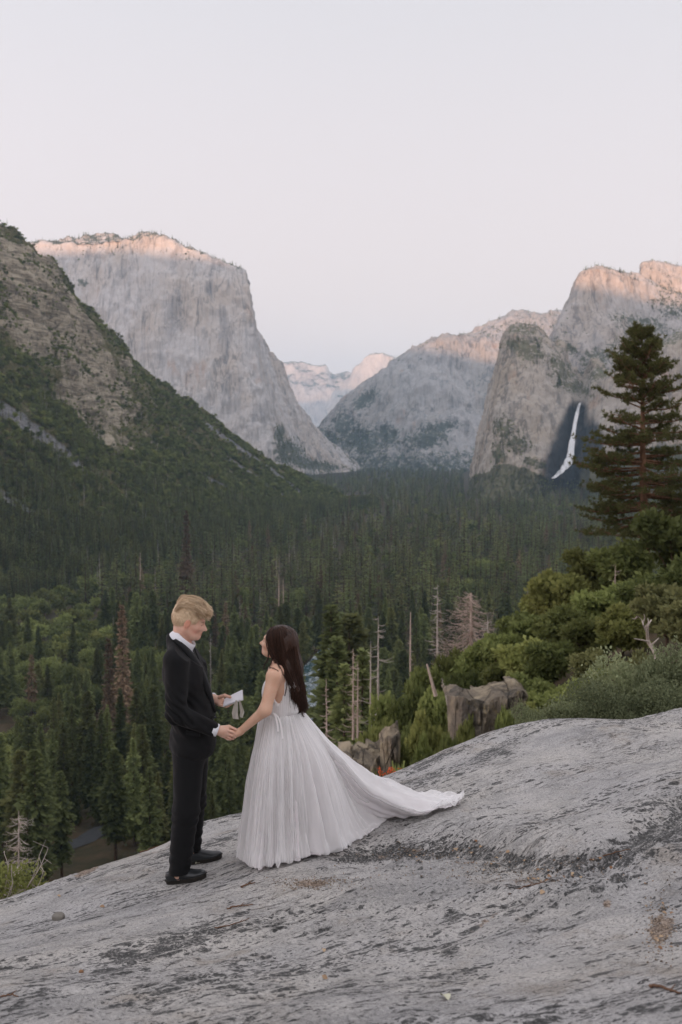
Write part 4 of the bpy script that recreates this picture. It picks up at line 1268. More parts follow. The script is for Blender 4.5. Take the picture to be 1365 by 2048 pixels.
class Field:
    """signed distance field on a box, sculpted with smooth unions and cuts"""
    def __init__(self, lo, hi, h):
        self.lo = np.asarray(lo, float); self.h = h
        self.n = np.ceil((np.asarray(hi, float) - self.lo) / h).astype(int) + 1
        self.D = np.full(self.n, 0.25, np.float32)
    def _blk(self, lo, hi):
        a = np.clip(np.floor((lo - self.lo) / self.h).astype(int), 0, self.n)
        b = np.clip(np.ceil((hi - self.lo) / self.h).astype(int) + 1, 0, self.n)
        ax = [self.lo[i] + self.h * np.arange(a[i], b[i]) for i in range(3)]
        return tuple(slice(a[i], b[i]) for i in range(3)), ax
    def _op(self, sl, d, k, op):
        D = self.D[sl]
        if op == 'u':
            if k > 0:
                h = np.maximum(k - np.abs(D - d), 0) / k
                self.D[sl] = np.minimum(D, d) - h * h * k * 0.25
            else: self.D[sl] = np.minimum(D, d)
        elif op == 's':
            d = -d
            if k > 0:
                h = np.maximum(k - np.abs(D - d), 0) / k
                self.D[sl] = np.maximum(D, d) + h * h * k * 0.25
            else: self.D[sl] = np.maximum(D, d)
    def cone(self, a, b, ra, rb, k=0.02, op='u', flat=None):
        a = np.asarray(a, float); b = np.asarray(b, float)
        m = max(ra, rb) + k + 0.03
        sl, ax = self._blk(np.minimum(a, b) - m, np.maximum(a, b) + m)
        if min(len(q) for q in ax) == 0: return self
        X, Y, Z = ax[0][:, None, None], ax[1][None, :, None], ax[2][None, None, :]
        d = b - a
        L2 = max(float(d @ d), 1e-12)
        t = np.clip(((X - a[0]) * d[0] + (Y - a[1]) * d[1] + (Z - a[2]) * d[2]) / L2, 0, 1)
        dist = np.sqrt((X - a[0] - t * d[0]) ** 2 + (Y - a[1] - t * d[1]) ** 2 + (Z - a[2] - t * d[2]) ** 2) - (ra + (rb - ra) * t)
        self._op(sl, dist.astype(np.float32), k, op)
        return self
    def ell(self, c, r, M=None, k=0.02, op='u'):
        c = np.asarray(c, float); r = np.asarray(r, float)
        M = np.eye(3) if M is None else np.asarray(M, float)       # rows: local axes in world
        m = r.max() + k + 0.03
        sl, ax = self._blk(c - m, c + m)
        if min(len(q) for q in ax) == 0: return self
        X, Y, Z = ax[0][:, None, None] - c[0], ax[1][None, :, None] - c[1], ax[2][None, None, :] - c[2]
        q = [M[i, 0] * X + M[i, 1] * Y + M[i, 2] * Z for i in range(3)]
        k0 = np.sqrt(sum((q[i] / r[i]) ** 2 for i in range(3)))
        k1 = np.sqrt(sum((q[i] / r[i] ** 2) ** 2 for i in range(3))) + 1e-9
        self._op(sl, (k0 * (k0 - 1) / k1).astype(np.float32), k, op)
        return self
    def cut(self, p, n, k=0.0):
        """remove everything on the side n points to"""
        n = unit(np.asarray(n, float))
        ax = [self.lo[i] + self.h * np.arange(self.n[i]) for i in range(3)]
        d = (ax[0][:, None, None] - p[0]) * n[0] + (ax[1][None, :, None] - p[1]) * n[1] + (ax[2][None, None, :] - p[2]) * n[2]
        self.D = np.maximum(self.D, d.astype(np.float32))
        return self
    def surface(self):
        D, n = self.D, self.n
        nc = n - 1
        acc = np.zeros((int(np.prod(nc)), 3)); cnt = np.zeros(int(np.prod(nc)))
        quads = []
        flat = lambda q: (q[:, 0] * nc[1] + q[:, 1]) * nc[2] + q[:, 2]
        for ax in range(3):
            s0 = [slice(None)] * 3; s1 = [slice(None)] * 3
            s0[ax] = slice(0, -1); s1[ax] = slice(1, None)
            a, b = D[tuple(s0)], D[tuple(s1)]
            idx = np.argwhere((a < 0) != (b < 0))
            va, vb = a[tuple(idx.T)], b[tuple(idx.T)]
            pos = idx.astype(float); pos[:, ax] += va / (va - vb)
            o1, o2 = (ax + 1) % 3, (ax + 2) % 3
            cells, okall = [], np.ones(len(idx), bool)
            for d1, d2 in ((0, 0), (-1, 0), (-1, -1), (0, -1)):
                c = idx.copy(); c[:, o1] += d1; c[:, o2] += d2
                ok = ((c >= 0) & (c < nc)).all(1)
                okall &= ok
                fi = flat(np.clip(c, 0, nc - 1))
                np.add.at(acc, fi[ok], pos[ok]); np.add.at(cnt, fi[ok], 1)
                cells.append(fi)
            q = np.stack(cells, 1)[okall]
            fl = (va >= 0)[okall]
            q[fl] = q[fl][:, ::-1]
            quads.append(q)
        quads = np.concatenate(quads)
        used = np.flatnonzero(cnt > 0)
        rem = np.full(len(cnt), -1); rem[used] = np.arange(len(used))
        v = self.lo + self.h * (acc[used] / cnt[used][:, None])
        return v, rem[quads]

def relax(v, f, it=2, lam=0.5):
    e = np.concatenate([f[:, [0, 1]], f[:, [1, 2]], f[:, [2, 3]], f[:, [3, 0]]])
    for _ in range(it):
        s = np.zeros_like(v); c = np.zeros(len(v))
        np.add.at(s, e[:, 0], v[e[:, 1]]); np.add.at(c, e[:, 0], 1)
        np.add.at(s, e[:, 1], v[e[:, 0]]); np.add.at(c, e[:, 1], 1)
        v = v + lam * (s / c[:, None] - v)
    return v

def frame(fwd, up=(0, 0, 1)):
    f = unit(np.asarray(fwd, float)); l = unit(np.cross(up, f)); u = np.cross(f, l)
    return np.stack([f, l, u])

def sculpt_head(F, o, M, s, male=True):
    """o: between the ears, M rows: forward, left, up"""
    w = lambda a, b, c: o + s * (a * M[0] + b * M[1] + c * M[2])
    r = lambda *q: s * np.array(q)
    F.ell(w(-0.012, 0, 0.022), r(0.097, 0.076, 0.093), M, 0.02)
    F.ell(w(0.030, 0, -0.028), r(0.060, 0.054, 0.062), M, 0.03)
    for b in (-1, 1): F.ell(w(0.086, b * 0.015, -0.020), r(0.014, 0.012, 0.016), M, 0.015)
    F.cone(w(0.040, 0.028, -0.074), w(0.066, 0.0, -0.080), 0.019 * s, 0.018 * s, 0.03)
    F.cone(w(0.040, -0.028, -0.074), w(0.066, 0.0, -0.080), 0.019 * s, 0.018 * s, 0.03)
    j = 1.0 if male else 0.9
    for b in (-1, 1):
        F.cone(w(-0.002, b * 0.050 * j, -0.044), w(0.042, b * 0.034 * j, -0.077), 0.021 * s, 0.017 * s, 0.035)
        F.ell(w(0.052, b * 0.042, -0.022), r(0.026, 0.02, 0.018), M, 0.025)
    F.ell(w(0.071, 0, 0.024), r(0.022, 0.048, 0.016), M, 0.02)
    for b in (-1, 1):
        F.ell(w(0.091, b * 0.030, 0.004), r(0.014, 0.017, 0.010), M, 0.012, 's')
        F.ell(w(0.074, b * 0.031, 0.003), r(0.0125, 0.0135, 0.0115), M, 0.004)
    F.cone(w(0.084, 0, 0.012), w(0.113, 0, -0.022), 0.007 * s, 0.008 * s, 0.010)
    F.ell(w(0.111, 0, -0.026), r(0.011, 0.0105, 0.0085), M, 0.008)
    for b in (-1, 1): F.ell(w(0.094, b * 0.012, -0.032), r(0.011, 0.008, 0.008), M, 0.008)
    F.ell(w(0.080, 0, -0.052), r(0.015, 0.026, 0.012), M, 0.012)
    F.ell(w(0.092, 0, -0.0495), r(0.0075, 0.020, 0.0055), M, 0.005)
    F.ell(w(0.089, 0, -0.0605), r(0.0080, 0.018, 0.0058), M, 0.005)
    F.ell(w(0.099, 0, -0.0552), r(0.006, 0.022, 0.0018), M, 0.003, 's')
    F.ell(w(0.076, 0, -0.079), r(0.013, 0.017, 0.012), M, 0.02)
    for b in (-1, 1):
        F.ell(w(-0.006, b * 0.077, -0.006), r(0.017, 0.007, 0.028), M, 0.006)
        F.ell(w(-0.004, b * 0.085, -0.004), r(0.010, 0.006, 0.018), M, 0.005, 's')

def hand(F, palm, fingers, thumb, rp=0.020, rf=0.0085):
    for a, b, ra, rb in palm: F.cone(a, b, ra, rb, 0.012)
    for ch in fingers:
        for i in range(len(ch) - 1): F.cone(ch[i], ch[i + 1], rf * (1.02 - 0.1 * i), rf * (0.92 - 0.1 * i), 0.004)
    for i in range(len(thumb) - 1): F.cone(thumb[i], thumb[i + 1], rf * (1.35 - 0.2 * i), rf * (1.15 - 0.15 * i), 0.006)

def mat_skin(name, base, red):
    k = NT(name)
    o = k.obj()
    n = k.noise(o, 22.0, 4, 0.6)
    c = k.mix(k.math('MULTIPLY', k.rng(n, 0.42, 0.65), 0.35), base, red)
    c = k.mix(k.attr('lip', 'Fac'), c, k.attr('tint', 'Color'))
    return k.fin(c, 0.55, 0.35, k.bump(k.noise(o, 160, 3), 0.15, 0.002), Subsurface_Weight=0.12, Subsurface_Radius=(0.012, 0.004, 0.002))
M_skinG = mat_skin('fair_skin', (0.66, 0.42, 0.32), (0.64, 0.31, 0.22))
M_skinB = mat_skin('warm_skin', (0.64, 0.40, 0.285), (0.62, 0.32, 0.21))

def mat_cloth(name, col, sc=400, var=0.3, sheen=0.25, rough=0.85):
    k = NT(name)
    o = k.obj()
    n = k.noise(o, sc, 2, 0.6)
    fold = k.noise(o, 7, 4, 0.6)
    c = k.mix(k.math('MULTIPLY', fold, var), col, tuple(q * 1.8 for q in col))
    return k.fin(c, rough, 0.25, k.bump(k.math('ADD', k.math('MULTIPLY', n, 0.12), fold), 0.35, 0.012), Sheen_Weight=sheen, Sheen_Roughness=0.5)
M_suit = mat_cloth('black_wool', (0.0052, 0.0054, 0.0062), sheen=0.03)
M_lapel = mat_cloth('black_lapel_wool', (0.0095, 0.0098, 0.011), sheen=0.06)  # paler than the suit wool, lapel highlight put into the colour
M_shirt = mat_cloth('white_cotton', (0.72, 0.72, 0.76), 300, 0.05, 0.1)
k = NT('black_leather')
M_shoe = k.fin(k.mix(k.noise(k.obj(), 9, 4), (0.010, 0.012, 0.014), (0.022, 0.025, 0.028)), 0.34, 0.5, k.bump(k.noise(k.obj(), 60, 3), 0.2, 0.003))
k = NT('rubber_sole')
M_sole = k.fin(k.mix(k.noise(k.obj(), 20, 3), (0.018, 0.016, 0.014), (0.032, 0.028, 0.024)), 0.8, 0.3)

# ------------------------------------------------------------------ groom
def strands(mb, paths, r0, r1, tones, sides=3):
    for p, t in zip(paths, tones):
        n = len(p)
        mb.tube(p, np.linspace(r0, r1, n), sides, cap=False, tone=t)

def mat_hair(name, dark, light, rough=0.45, spec=0.4):
    k = NT(name)
    t = k.attr('tone')
    n = k.noise(k.obj(), 60, 3, 0.6)
    c = k.mix(k.math('ADD', k.math('MULTIPLY', t, 0.8), k.math('MULTIPLY', n, 0.2)), dark, light)
    return k.fin(c, rough, spec)
M_blond = mat_hair('blond_hair', (0.42, 0.28, 0.16), (0.80, 0.64, 0.46), 0.6, 0.2)
M_brunette = mat_hair('dark_brown_hair', (0.010, 0.006, 0.0045), (0.11, 0.045, 0.025), 0.42, 0.28)

def smooth_path(pts, n):
    a = np.asarray(pts, float)[:, None, :]
    return catmull(a, np.linspace(0, len(pts) - 1, n))[:, 0, :]

GH_O = J(379, 1242, 0.0)
GH_M = frame((math.cos(R(17)), 0.08, -math.sin(R(17))))
GH_S = 1.02

def build_groom():
    root = link('person', None, loc=tuple(J(385, 1745, 0.05)), label='person in a black suit and tie reading vows from a small white book', category='person')
    root.empty_display_size = 0.2
    inv = -np.array(root.location)
    def part(name, v, f, mat, attrs=None, smooth=True, parent=root, **kw):
        me = mesh_from(name, v + inv, f, mat, smooth, attrs)
        return link(name, me, parent, **kw)
    def part_mb(name, mb, mat, smooth=True, parent=root):
        me = mb.mesh(name, mat, smooth)
        me.transform(Matrix.Translation(Vector(inv)))
        return link(name, me, parent)
    # joints
    nb = J(364, 1292, 0.0)
    shR, elR, wrR = J(353, 1325, -0.185), J(353, 1428, -0.245), J(431, 1459, -0.175)
    shL, elL, wrL = J(377, 1318, 0.185), J(392, 1412, 0.245), J(427, 1397, 0.125)
    hipR, knR, anR = J(374, 1512, -0.095), J(371, 1622, -0.115), J(357, 1748, -0.115)
    hipL, knL, anL = J(386, 1506, 0.095), J(387, 1602, 0.17), J(384, 1707, 0.235)
    lo = J(300, 1160, -0.5); hi = J(500, 1160, 0.5); 
    F = Field((lo[0] + 0.0, PY - 0.42, J(0, 1790)[2]), (J(492, 1400)[0], PY + 0.42, J(0, 1172)[2]), 0.0046)
    # skin body
    F.ell(J(372, 1370), (0.10, 0.155, 0.20), None, 0.05).ell(J(381, 1450), (0.080, 0.13, 0.16), None, 0.05).ell(J(379, 1500), (0.10, 0.15, 0.10), None, 0.05)
    for a, b, ra, rb in ((shR, elR, 0.048, 0.038), (elR, wrR, 0.038, 0.026), (shL, elL, 0.048, 0.038), (elL, wrL, 0.038, 0.026),
                         (nb - [0, 0, 0.03], shR - [0, 0, 0.02], 0.04, 0.035), (nb - [0, 0, 0.03], shL - [0, 0, 0.02], 0.04, 0.035), (hipR, knR, 0.068, 0.050), (knR, anR, 0.050, 0.036), (hipL, knL, 0.068, 0.050), (knL, anL, 0.050, 0.036),
                         (anR, J(400, 1757, -0.115), 0.033, 0.025), (anL, J(428, 1713, 0.235), 0.033, 0.025)):
        F.cone(a, b, ra, rb, 0.03)
    nk = GH_O + GH_S * (-0.028 * GH_M[0] - 0.055 * GH_M[2])
    F.cone(nk, nb, 0.056, 0.062, 0.03)
    sculpt_head(F, GH_O, GH_M, GH_S, True)
    # right hand closes over her fingers, back of the hand towards the camera
    hand(F, [(wrR, J(450, 1460, -0.178), 0.026, 0.026), (wrR, J(447, 1468, -0.165), 0.024, 0.024), (J(444, 1462, -0.175), J(456, 1466, -0.172), 0.026, 0.020)],
         [[J(455, 1460, -0.188), J(466, 1464, -0.192), J(473, 1470, -0.178)],
          [J(455, 1466, -0.184), J(465, 1471, -0.186), J(471, 1475, -0.168)],
          [J(452, 1470, -0.174), J(461, 1476, -0.174), J(467, 1478, -0.156)],
          [J(448, 1473, -0.160), J(456, 1478, -0.158), J(462, 1479, -0.144)]],
         [J(446, 1455, -0.170), J(458, 1453, -0.165), J(472, 1459, -0.158)], rf=0.0092)
    # left hand under the book, thumb on the page
    hand(F, [(wrL, J(441, 1400, 0.115), 0.024, 0.027), (wrL, J(439, 1406, 0.10), 0.024, 0.022)],
         [[J(443, 1411, 0.085), J(453, 1413, 0.080), J(462, 1409, 0.080)],
          [J(445, 1411, 0.105), J(456, 1412, 0.105), J(466, 1406, 0.105)],
          [J(446, 1409, 0.125), J(457, 1409, 0.125), J(466, 1404, 0.125)],
          [J(446, 1406, 0.140), J(455, 1406, 0.145), J(463, 1402, 0.145)]],
         [J(440, 1394, 0.092), J(450, 1391, 0.080), J(461, 1394, 0.078)], rf=0.0094)
    v, f = F.surface()
    v = relax(v, f, 1, 0.4)
    q = (v - GH_O) @ GH_M.T / GH_S
    lip = np.exp(-((q[:, 0] - 0.098) / 0.012) ** 2 - (q[:, 1] / 0.021) ** 4 - ((q[:, 2] + 0.055) / 0.0105) ** 4)
    brow = np.exp(-((q[:, 0] - 0.085) / 0.022) ** 2 - ((np.abs(q[:, 1]) - 0.032) / 0.019) ** 4 - ((q[:, 2] - 0.0235) / 0.0045) ** 4)
    lash = np.exp(-((q[:, 0] - 0.086) / 0.01) ** 2 - ((np.abs(q[:, 1]) - 0.031) / 0.013) ** 4 - ((q[:, 2] - 0.001) / 0.0032) ** 4)
    ear = np.exp(-((q[:, 0] + 0.006) / 0.022) ** 4 - ((np.abs(q[:, 1]) - 0.079) / 0.010) ** 4 - ((q[:, 2] + 0.006) / 0.033) ** 4)
    cheek = np.exp(-((q[:, 0] - 0.045) / 0.03) ** 2 - ((np.abs(q[:, 1]) - 0.05) / 0.02) ** 2 - ((q[:, 2] + 0.038) / 0.024) ** 2)
    # cropped hair colour on the sides
    fade = sstep(-0.012, 0.016, q[:, 2] - 0.02 + 0.10 * sstep(-0.01, -0.05, q[:, 0]) * 0.45) * sstep(0.075, 0.045, q[:, 0]) * (np.abs(q[:, 1]) > 0.03) * (q[:, 2] < 0.14) * (q[:, 2] > -0.06)
    wt = np.stack([lip * 0.75, brow * 0.85, lash * 0.85, ear * 0.6, cheek * 0.65, fade * 0.6], 1)
    colr = np.array([[0.42, 0.13, 0.11], [0.20, 0.11, 0.055], [0.07, 0.04, 0.03], [0.58, 0.20, 0.13], [0.60, 0.21, 0.15], [0.46, 0.29, 0.16]])
    tot = wt.max(1)
    tint = (wt @ colr) / (wt.sum(1, keepdims=True) + 1e-6)
    part('body', v, f, M_skinG, {'lip': tot, 'tint': tint}, label='fair skinned head and hands')
    # ---- jacket
    Fj = Field((J(305, 1400)[0], PY - 0.40, J(0, 1540)[2]), (J(456, 1400)[0], PY + 0.40, J(0, 1250)[2]), 0.0048)
    Fj.ell(J(374, 1354, 0), (0.130, 0.195, 0.20), None, 0.05).ell(J(385, 1425, 0), (0.142, 0.180, 0.19), None, 0.06).ell(J(387, 1485, 0), (0.146, 0.195, 0.13), None, 0.06)
    Fj.ell(J(352, 1340, 0), (0.085, 0.15, 0.13), None, 0.05)
    for a, b, ra, rb in ((J(360, 1294, -0.06), J(352, 1318, -0.17), 0.062, 0.070), (J(372, 1292, 0.06), J(377, 1312, 0.17), 0.062, 0.068),
                         (shR, elR, 0.076, 0.062), (elR, J(424, 1457, -0.178), 0.062, 0.047), (shL, elL, 0.074, 0.060), (elL, J(418, 1401, 0.14), 0.060, 0.047)):
        Fj.cone(a, b, ra, rb, 0.035)
    Fj.cone(J(357, 1280, 0.0), J(368, 1310, 0.0), 0.075, 0.11, 0.05)
    # neck opening follows the shirt collar, hem slants to the front
    a, b = J(346, 1272), J(396, 1318)
    d = b - a; nrm = np.array([-d[2], 0, d[0]])
    if nrm[2] < 0: nrm = -nrm
    Fj.cut(a, nrm)
    Fj.cut(J(385, 1511), (0.10, 0, -1))
    # front opening: a wedge between the lapels
    for vv, w, du in ((1300, 0.055, 8), (1325, 0.036, 10), (1350, 0.016, 11)):
        Fj.ell(J(np.interp(vv, [1300, 1360, 1415], [406, 424, 434]) + du - 4, vv, 0.02), (0.045, w, 0.055), None, 0.006, 's')
    # sleeve ends and vent
    Fj.cut_local = None
    v, f = Fj.surface()
    nz_ = fbm(XYZ(v[:, 0] * 9, v[:, 1] * 9, v[:, 2] * 6), 3, 61)
    cen = np.array([J(378, 1420)[0], PY, 0])
    out = unit((v - np.array([cen[0], cen[1], 0])) * np.array([1, 1, 0.0]))
    # drag folds at elbow and waist
    el = np.exp(-(np.linalg.norm(v - elR, axis=1) / 0.13) ** 2)
    fold = 0.010 * el * np.sin((v[:, 2] * 0.8 + v[:, 0]) * 120 + 3 * nz_)
    wst = np.exp(-((v[:, 2] - J(0, 1440)[2]) / 0.10) ** 2)
    v = v + out * (0.011 * nz_ + fold + 0.006 * wst * np.sin(v[:, 2] * 70 + v[:, 0] * 45 + 3 * nz_))[:, None]
    v = relax(v, f, 1, 0.4)
    jk = part('jacket', v, f, M_suit, label='black wool suit jacket')
    # lapels, breast seam, pocket flap and buttons
    mb = MB()
    for side in (-1, 1):
        pts = [J(350, 1278, side * 0.080), J(367, 1292, side * 0.102), J(388, 1316, side * 0.100), J(407, 1350, side * 0.075), J(421, 1388, side * 0.050), J(432, 1424, side * 0.022)]
        c = smooth_path(pts, 16)
        wv = np.interp(np.linspace(0, 1, 16), [0, 0.35, 0.55, 0.8, 1], [0.012, 0.024, 0.030, 0.022, 0.006])
        outn = np.array([0.80, side * 0.55, 0.18]); outn /= np.linalg.norm(outn)
        sd = unit(np.cross(np.gradient(c, axis=0), outn))
        lay = []
        for o_, s_ in ((-0.002, -1), (0.006, 0), (0.003, 1), (-0.02, 1), (-0.02, -1)):
            lay.append(c + sd * (s_ * wv)[:, None] + outn * o_)
        V = np.stack(lay, 1)
        mb.add(V.reshape(-1, 3), grid_faces(16, 5, True))
    part_mb('lapel', mb, M_lapel, parent=jk)
    for uu, vv, dd in ((432, 1434, -0.035), (430, 1460, -0.055)):
        mb = MB(); mb.tube([J(uu - 3, vv, dd), J(uu + 1.5, vv, dd)], [0.009, 0.008], 8)
        part_mb('button', mb, M_shoe, parent=jk)
    mb = MB()
    pk = np.array([J(372, 1462, -0.182), J(400, 1466, -0.168), J(400, 1474, -0.172), J(372, 1470, -0.186)])
    mb.add(np.concatenate([pk, pk + [0, 0.03, 0]]), [[0, 1, 2, 3], [4, 7, 6, 5], [0, 4, 5, 1], [1, 5, 6, 2], [2, 6, 7, 3], [3, 7, 4, 0]])
    part_mb('pocket_flap', mb, M_lapel, False, parent=jk)
    # ---- trousers
    Ft = Field((J(318, 1600)[0], PY - 0.30, J(0, 1768)[2]), (J(440, 1600)[0], PY + 0.42, J(0, 1470)[2]), 0.005)
    Ft.ell(J(381, 1502, 0), (0.112, 0.168, 0.12), None, 0.04)
    for a, b, ra, rb in ((J(378, 1510, -0.08), knR + [0.005, 0, 0], 0.098, 0.083), (knR + [0.005, 0, 0], J(358, 1752, -0.115), 0.083, 0.066),
                         (J(388, 1508, 0.08), knL, 0.096, 0.080), (knL, J(383, 1708, 0.235), 0.080, 0.062)):
        Ft.cone(a, b, ra, rb, 0.03)
    v, f = Ft.surface()
    # hems: squash anything below the hem line
    hemR, hemL = J(0, 1743, -0.1)[2], J(0, 1698, 0.23)[2]
    near = v[:, 1] < PY + 0.06
    hem = np.where(near, hemR - 0.10 * (J(357, 1700)[0] - v[:, 0]), hemL)
    keep = ~(v[f][:, :, 2].max(1) < hem[f].min(1))
    v[:, 2] = np.maximum(v[:, 2], hem)
    f = f[keep]
    nz_ = fbm(XYZ(v[:, 0] * 8, v[:, 1] * 8, v[:, 2] * 4), 3, 71)
    br = np.exp(-((v[:, 2] - hemR - 0.10) / 0.09) ** 2) + np.exp(-((v[:, 2] - J(0, 1625)[2]) / 0.08) ** 2)
    v = v + np.column_stack([0.006 * nz_ + 0.004 * br * np.sin(v[:, 2] * 95 + 4 * nz_), 0.006 * nz_, 0 * nz_])
    part('trousers', v, f, M_suit, label='black suit trousers')
    # ---- shirt: collar band, front, cuffs
    mb = MB()
    ca, cb = J(350.5, 1261), J(388, 1293)
    ax = unit(cb - ca); half = np.linalg.norm(cb - ca) / 2; cc = (ca + cb) / 2
    th = np.linspace(-np.pi * 0.985, np.pi * 0.985, 49) + np.pi       # opening at the front
    upn = np.array([-ax[2], 0, ax[0]]); upn = upn if upn[2] > 0 else -upn
    rows = []
    for hgt, gr in ((-0.055, 1.20), (-0.02, 1.14), (0.012, 1.06), (0.017, 1.01), (0.0, 0.97), (-0.05, 0.95)):
        fr = 0.5 + 0.5 * np.cos(th + np.pi * 0)                        # 1 at the front
        hh = hgt * (1 + 0.65 * fr * (hgt < -0.03))
        rows.append(cc + (half * gr * np.cos(th))[:, None] * ax + (0.073 * gr * np.sin(th))[:, None] * np.array([0, 1, 0]) + upn[None] * np.asarray(hh)[..., None])
    V = np.stack(rows, 0)
    mb.add(V.reshape(-1, 3), grid_faces(6, 49))
    # shirt front
    V = []
    for vv, uu, w in ((1292, 385, 0.03), (1310, 392, 0.055), (1340, 405, 0.06), (1375, 417, 0.05), (1410, 426, 0.03)):
        V.append([J(uu - 3 + 0.0, vv, s * w) + [-0.018 * abs(s) * abs(s), 0, 0] for s in np.linspace(-1, 1, 9)])
    mb.add(np.array(V).reshape(-1, 3), grid_faces(5, 9))
    for w_, d_, r_ in ((J(426, 1457.5, -0.178), J(436, 1461, -0.175), 0.0405), (J(420, 1400, 0.135), J(430, 1396.5, 0.123), 0.040)):
        mb.tube([w_, w_ + (d_ - w_) * 0.5, d_, d_ + (w_ - d_) * 0.3], [r_, r_, r_ * 0.97, r_ * 0.85], 18)
    part_mb('shirt', mb, M_shirt)
    # ---- tie
    mb = MB()
    V = []
    for vv, uu, w in ((1291, 387.5, 0.012), (1297, 391, 0.017), (1303, 393, 0.013), (1330, 404, 0.022), (1365, 417, 0.032), (1400, 427, 0.036), (1425, 432, 0.034)):
        V.append([J(uu + o_, vv, s * w) for s, o_ in ((-1, -2), (-0.5, 0), (0, 1.2), (0.5, 0), (1, -2), (0, -3))])
    mb.add(np.array(V).reshape(-1, 3), grid_faces(7, 6, True))
    part_mb('tie', mb, M_lapel)
    # ---- shoes
    for heel, toe, ank, yaw in ((J(334, 1762, -0.105), J(415, 1764, -0.125), anR, 0), (J(371, 1716, 0.235), J(446, 1716, 0.215), anL, 0)):
        z0h = float(rock_z(heel[0], heel[1])) + 0.004; z0t = float(rock_z(toe[0], toe[1])) + 0.006
        heel = np.array([heel[0], heel[1], z0h]); toe = np.array([toe[0], toe[1], z0t])
        d = toe - heel; Ls = np.linalg.norm(d); Mf = frame(d)
        w = lambda a, b, c: heel + Mf[0] * a * Ls + Mf[1] * b * Ls + Mf[2] * c * Ls
        Fs = Field(np.minimum(heel, toe) - 0.09, np.maximum(heel, toe) + 0.16, 0.0042)
        Fs.ell(w(0.17, 0, 0.16), Ls * np.array([0.17, 0.125, 0.17]), Mf, 0.03)
        Fs.ell(w(0.42, 0, 0.14), Ls * np.array([0.27, 0.150, 0.135]), Mf, 0.04)
        Fs.ell(w(0.72, 0, 0.115), Ls * np.array([0.275, 0.175, 0.085]), Mf, 0.04)
        Fs.ell(w(0.34, 0, 0.24), Ls * np.array([0.13, 0.105, 0.10]), Mf, 0.04)
        Fs.ell(w(0.15, 0, 0.37), Ls * np.array([0.135, 0.085, 0.14]), Mf, 0.012, 's')
        Fs.cut(w(0, 0, 0.085), -Mf[2])
        v, f = Fs.surface()
        v = relax(v, f, 1, 0.3)
        sh = part('shoe', v, f, M_shoe, label='black leather lace-up shoe')
        mb = MB()
        aa = np.linspace(0, 2 * np.pi, 40, endpoint=False)
        px = 0.49 + 0.495 * np.cos(aa)
        py = np.sin(aa) * np.interp(px, [0, 0.1, 0.35, 0.72, 0.92, 1], [0.10, 0.125, 0.125, 0.182, 0.14, 0.08]) * 0.98 * np.sign(1)
        py = np.sign(np.sin(aa)) * np.abs(np.sin(aa)) ** 0.6 * np.interp(px, [0, 0.1, 0.35, 0.72, 0.92, 1], [0.10, 0.125, 0.125, 0.182, 0.16, 0.10])
        rowsS = []
        for c_, g_ in ((-0.02, 0.97), (0.0, 1.0), (0.055, 1.01), (0.075, 1.06), (0.09, 1.06), (0.095, 0.97)):
            lift = np.clip(px - 0.72, 0, 1) * 0.05
            rowsS.append(np.stack([w(0.5 + (x - 0.5) * g_, y * g_, c_ + l) for x, y, l in zip(px, py, lift)]))
        mb.add(np.concatenate(rowsS), grid_faces(6, 40, True))
        part_mb('sole', mb, M_sole, parent=sh)
        mb = MB()
        for q in range(5):
            t = 0.40 + q * 0.055
            mb.tube([w(t, -0.055, 0.275 - 1.02 * (t - 0.36)), w(t + 0.012, 0, 0.295 - 1.02 * (t - 0.36)), w(t + 0.02, 0.055, 0.275 - 1.02 * (t - 0.36))], 0.0032, 4)
        part_mb('laces', mb, M_lapel, parent=sh)
    # ---- hair
    Fh = Field(GH_O - 0.19, GH_O + 0.20, 0.0042)
    w = lambda a, b, c: GH_O + GH_S * (a * GH_M[0] + b * GH_M[1] + c * GH_M[2])
    rr = lambda *q: GH_S * np.array(q)
    Fh.ell(w(-0.014, 0, 0.024), rr(0.1015, 0.080, 0.097), GH_M, 0.0)
    Fh.ell(w(0.012, 0, 0.088), rr(0.078, 0.068, 0.046), GH_M, 0.03)
    Fh.ell(w(0.072, 0, 0.090), rr(0.026, 0.050, 0.022), GH_M, 0.03)
    Fh.ell(w(-0.045, 0, 0.085), rr(0.052, 0.066, 0.052), GH_M, 0.03)
    # clear the face, the ears and the neck
    Fh.ell(w(0.092, 0, -0.045), rr(0.062, 0.11, 0.112), GH_M, 0.006, 's')
    Fh.ell(w(0.04, 0, -0.075), rr(0.07, 0.12, 0.092), GH_M, 0.006, 's')
    Fh.cut(w(-0.06, 0, -0.062), -GH_M[2] * 0.9 + GH_M[0] * 0.25)
    for b in (-1, 1): Fh.ell(w(0.0, b * 0.082, -0.012), rr(0.025, 0.018, 0.034), GH_M, 0.004, 's')
    v, f = Fh.surface()
    q = (v - GH_O) @ GH_M.T / GH_S
    nn = fbm(XYZ(q[:, 0] * 30, q[:, 1] * 55, q[:, 2] * 75), 3, 15, ridge=True)
    v = v + unit(v - GH_O) * (0.0045 * nn * sstep(0.02, 0.08, q[:, 2]))[:, None]
    tone = np.clip(0.45 + 0.34 * nn - 0.25 * sstep(0.04, 0.10, q[:, 2]), 0, 1)  # cap toned darker beneath the top locks, their shade put into the colour
    mb = MB()
    mb.add(v, f, tone=tone)
    gg = np.random.default_rng(5)
    paths, tones = [], []
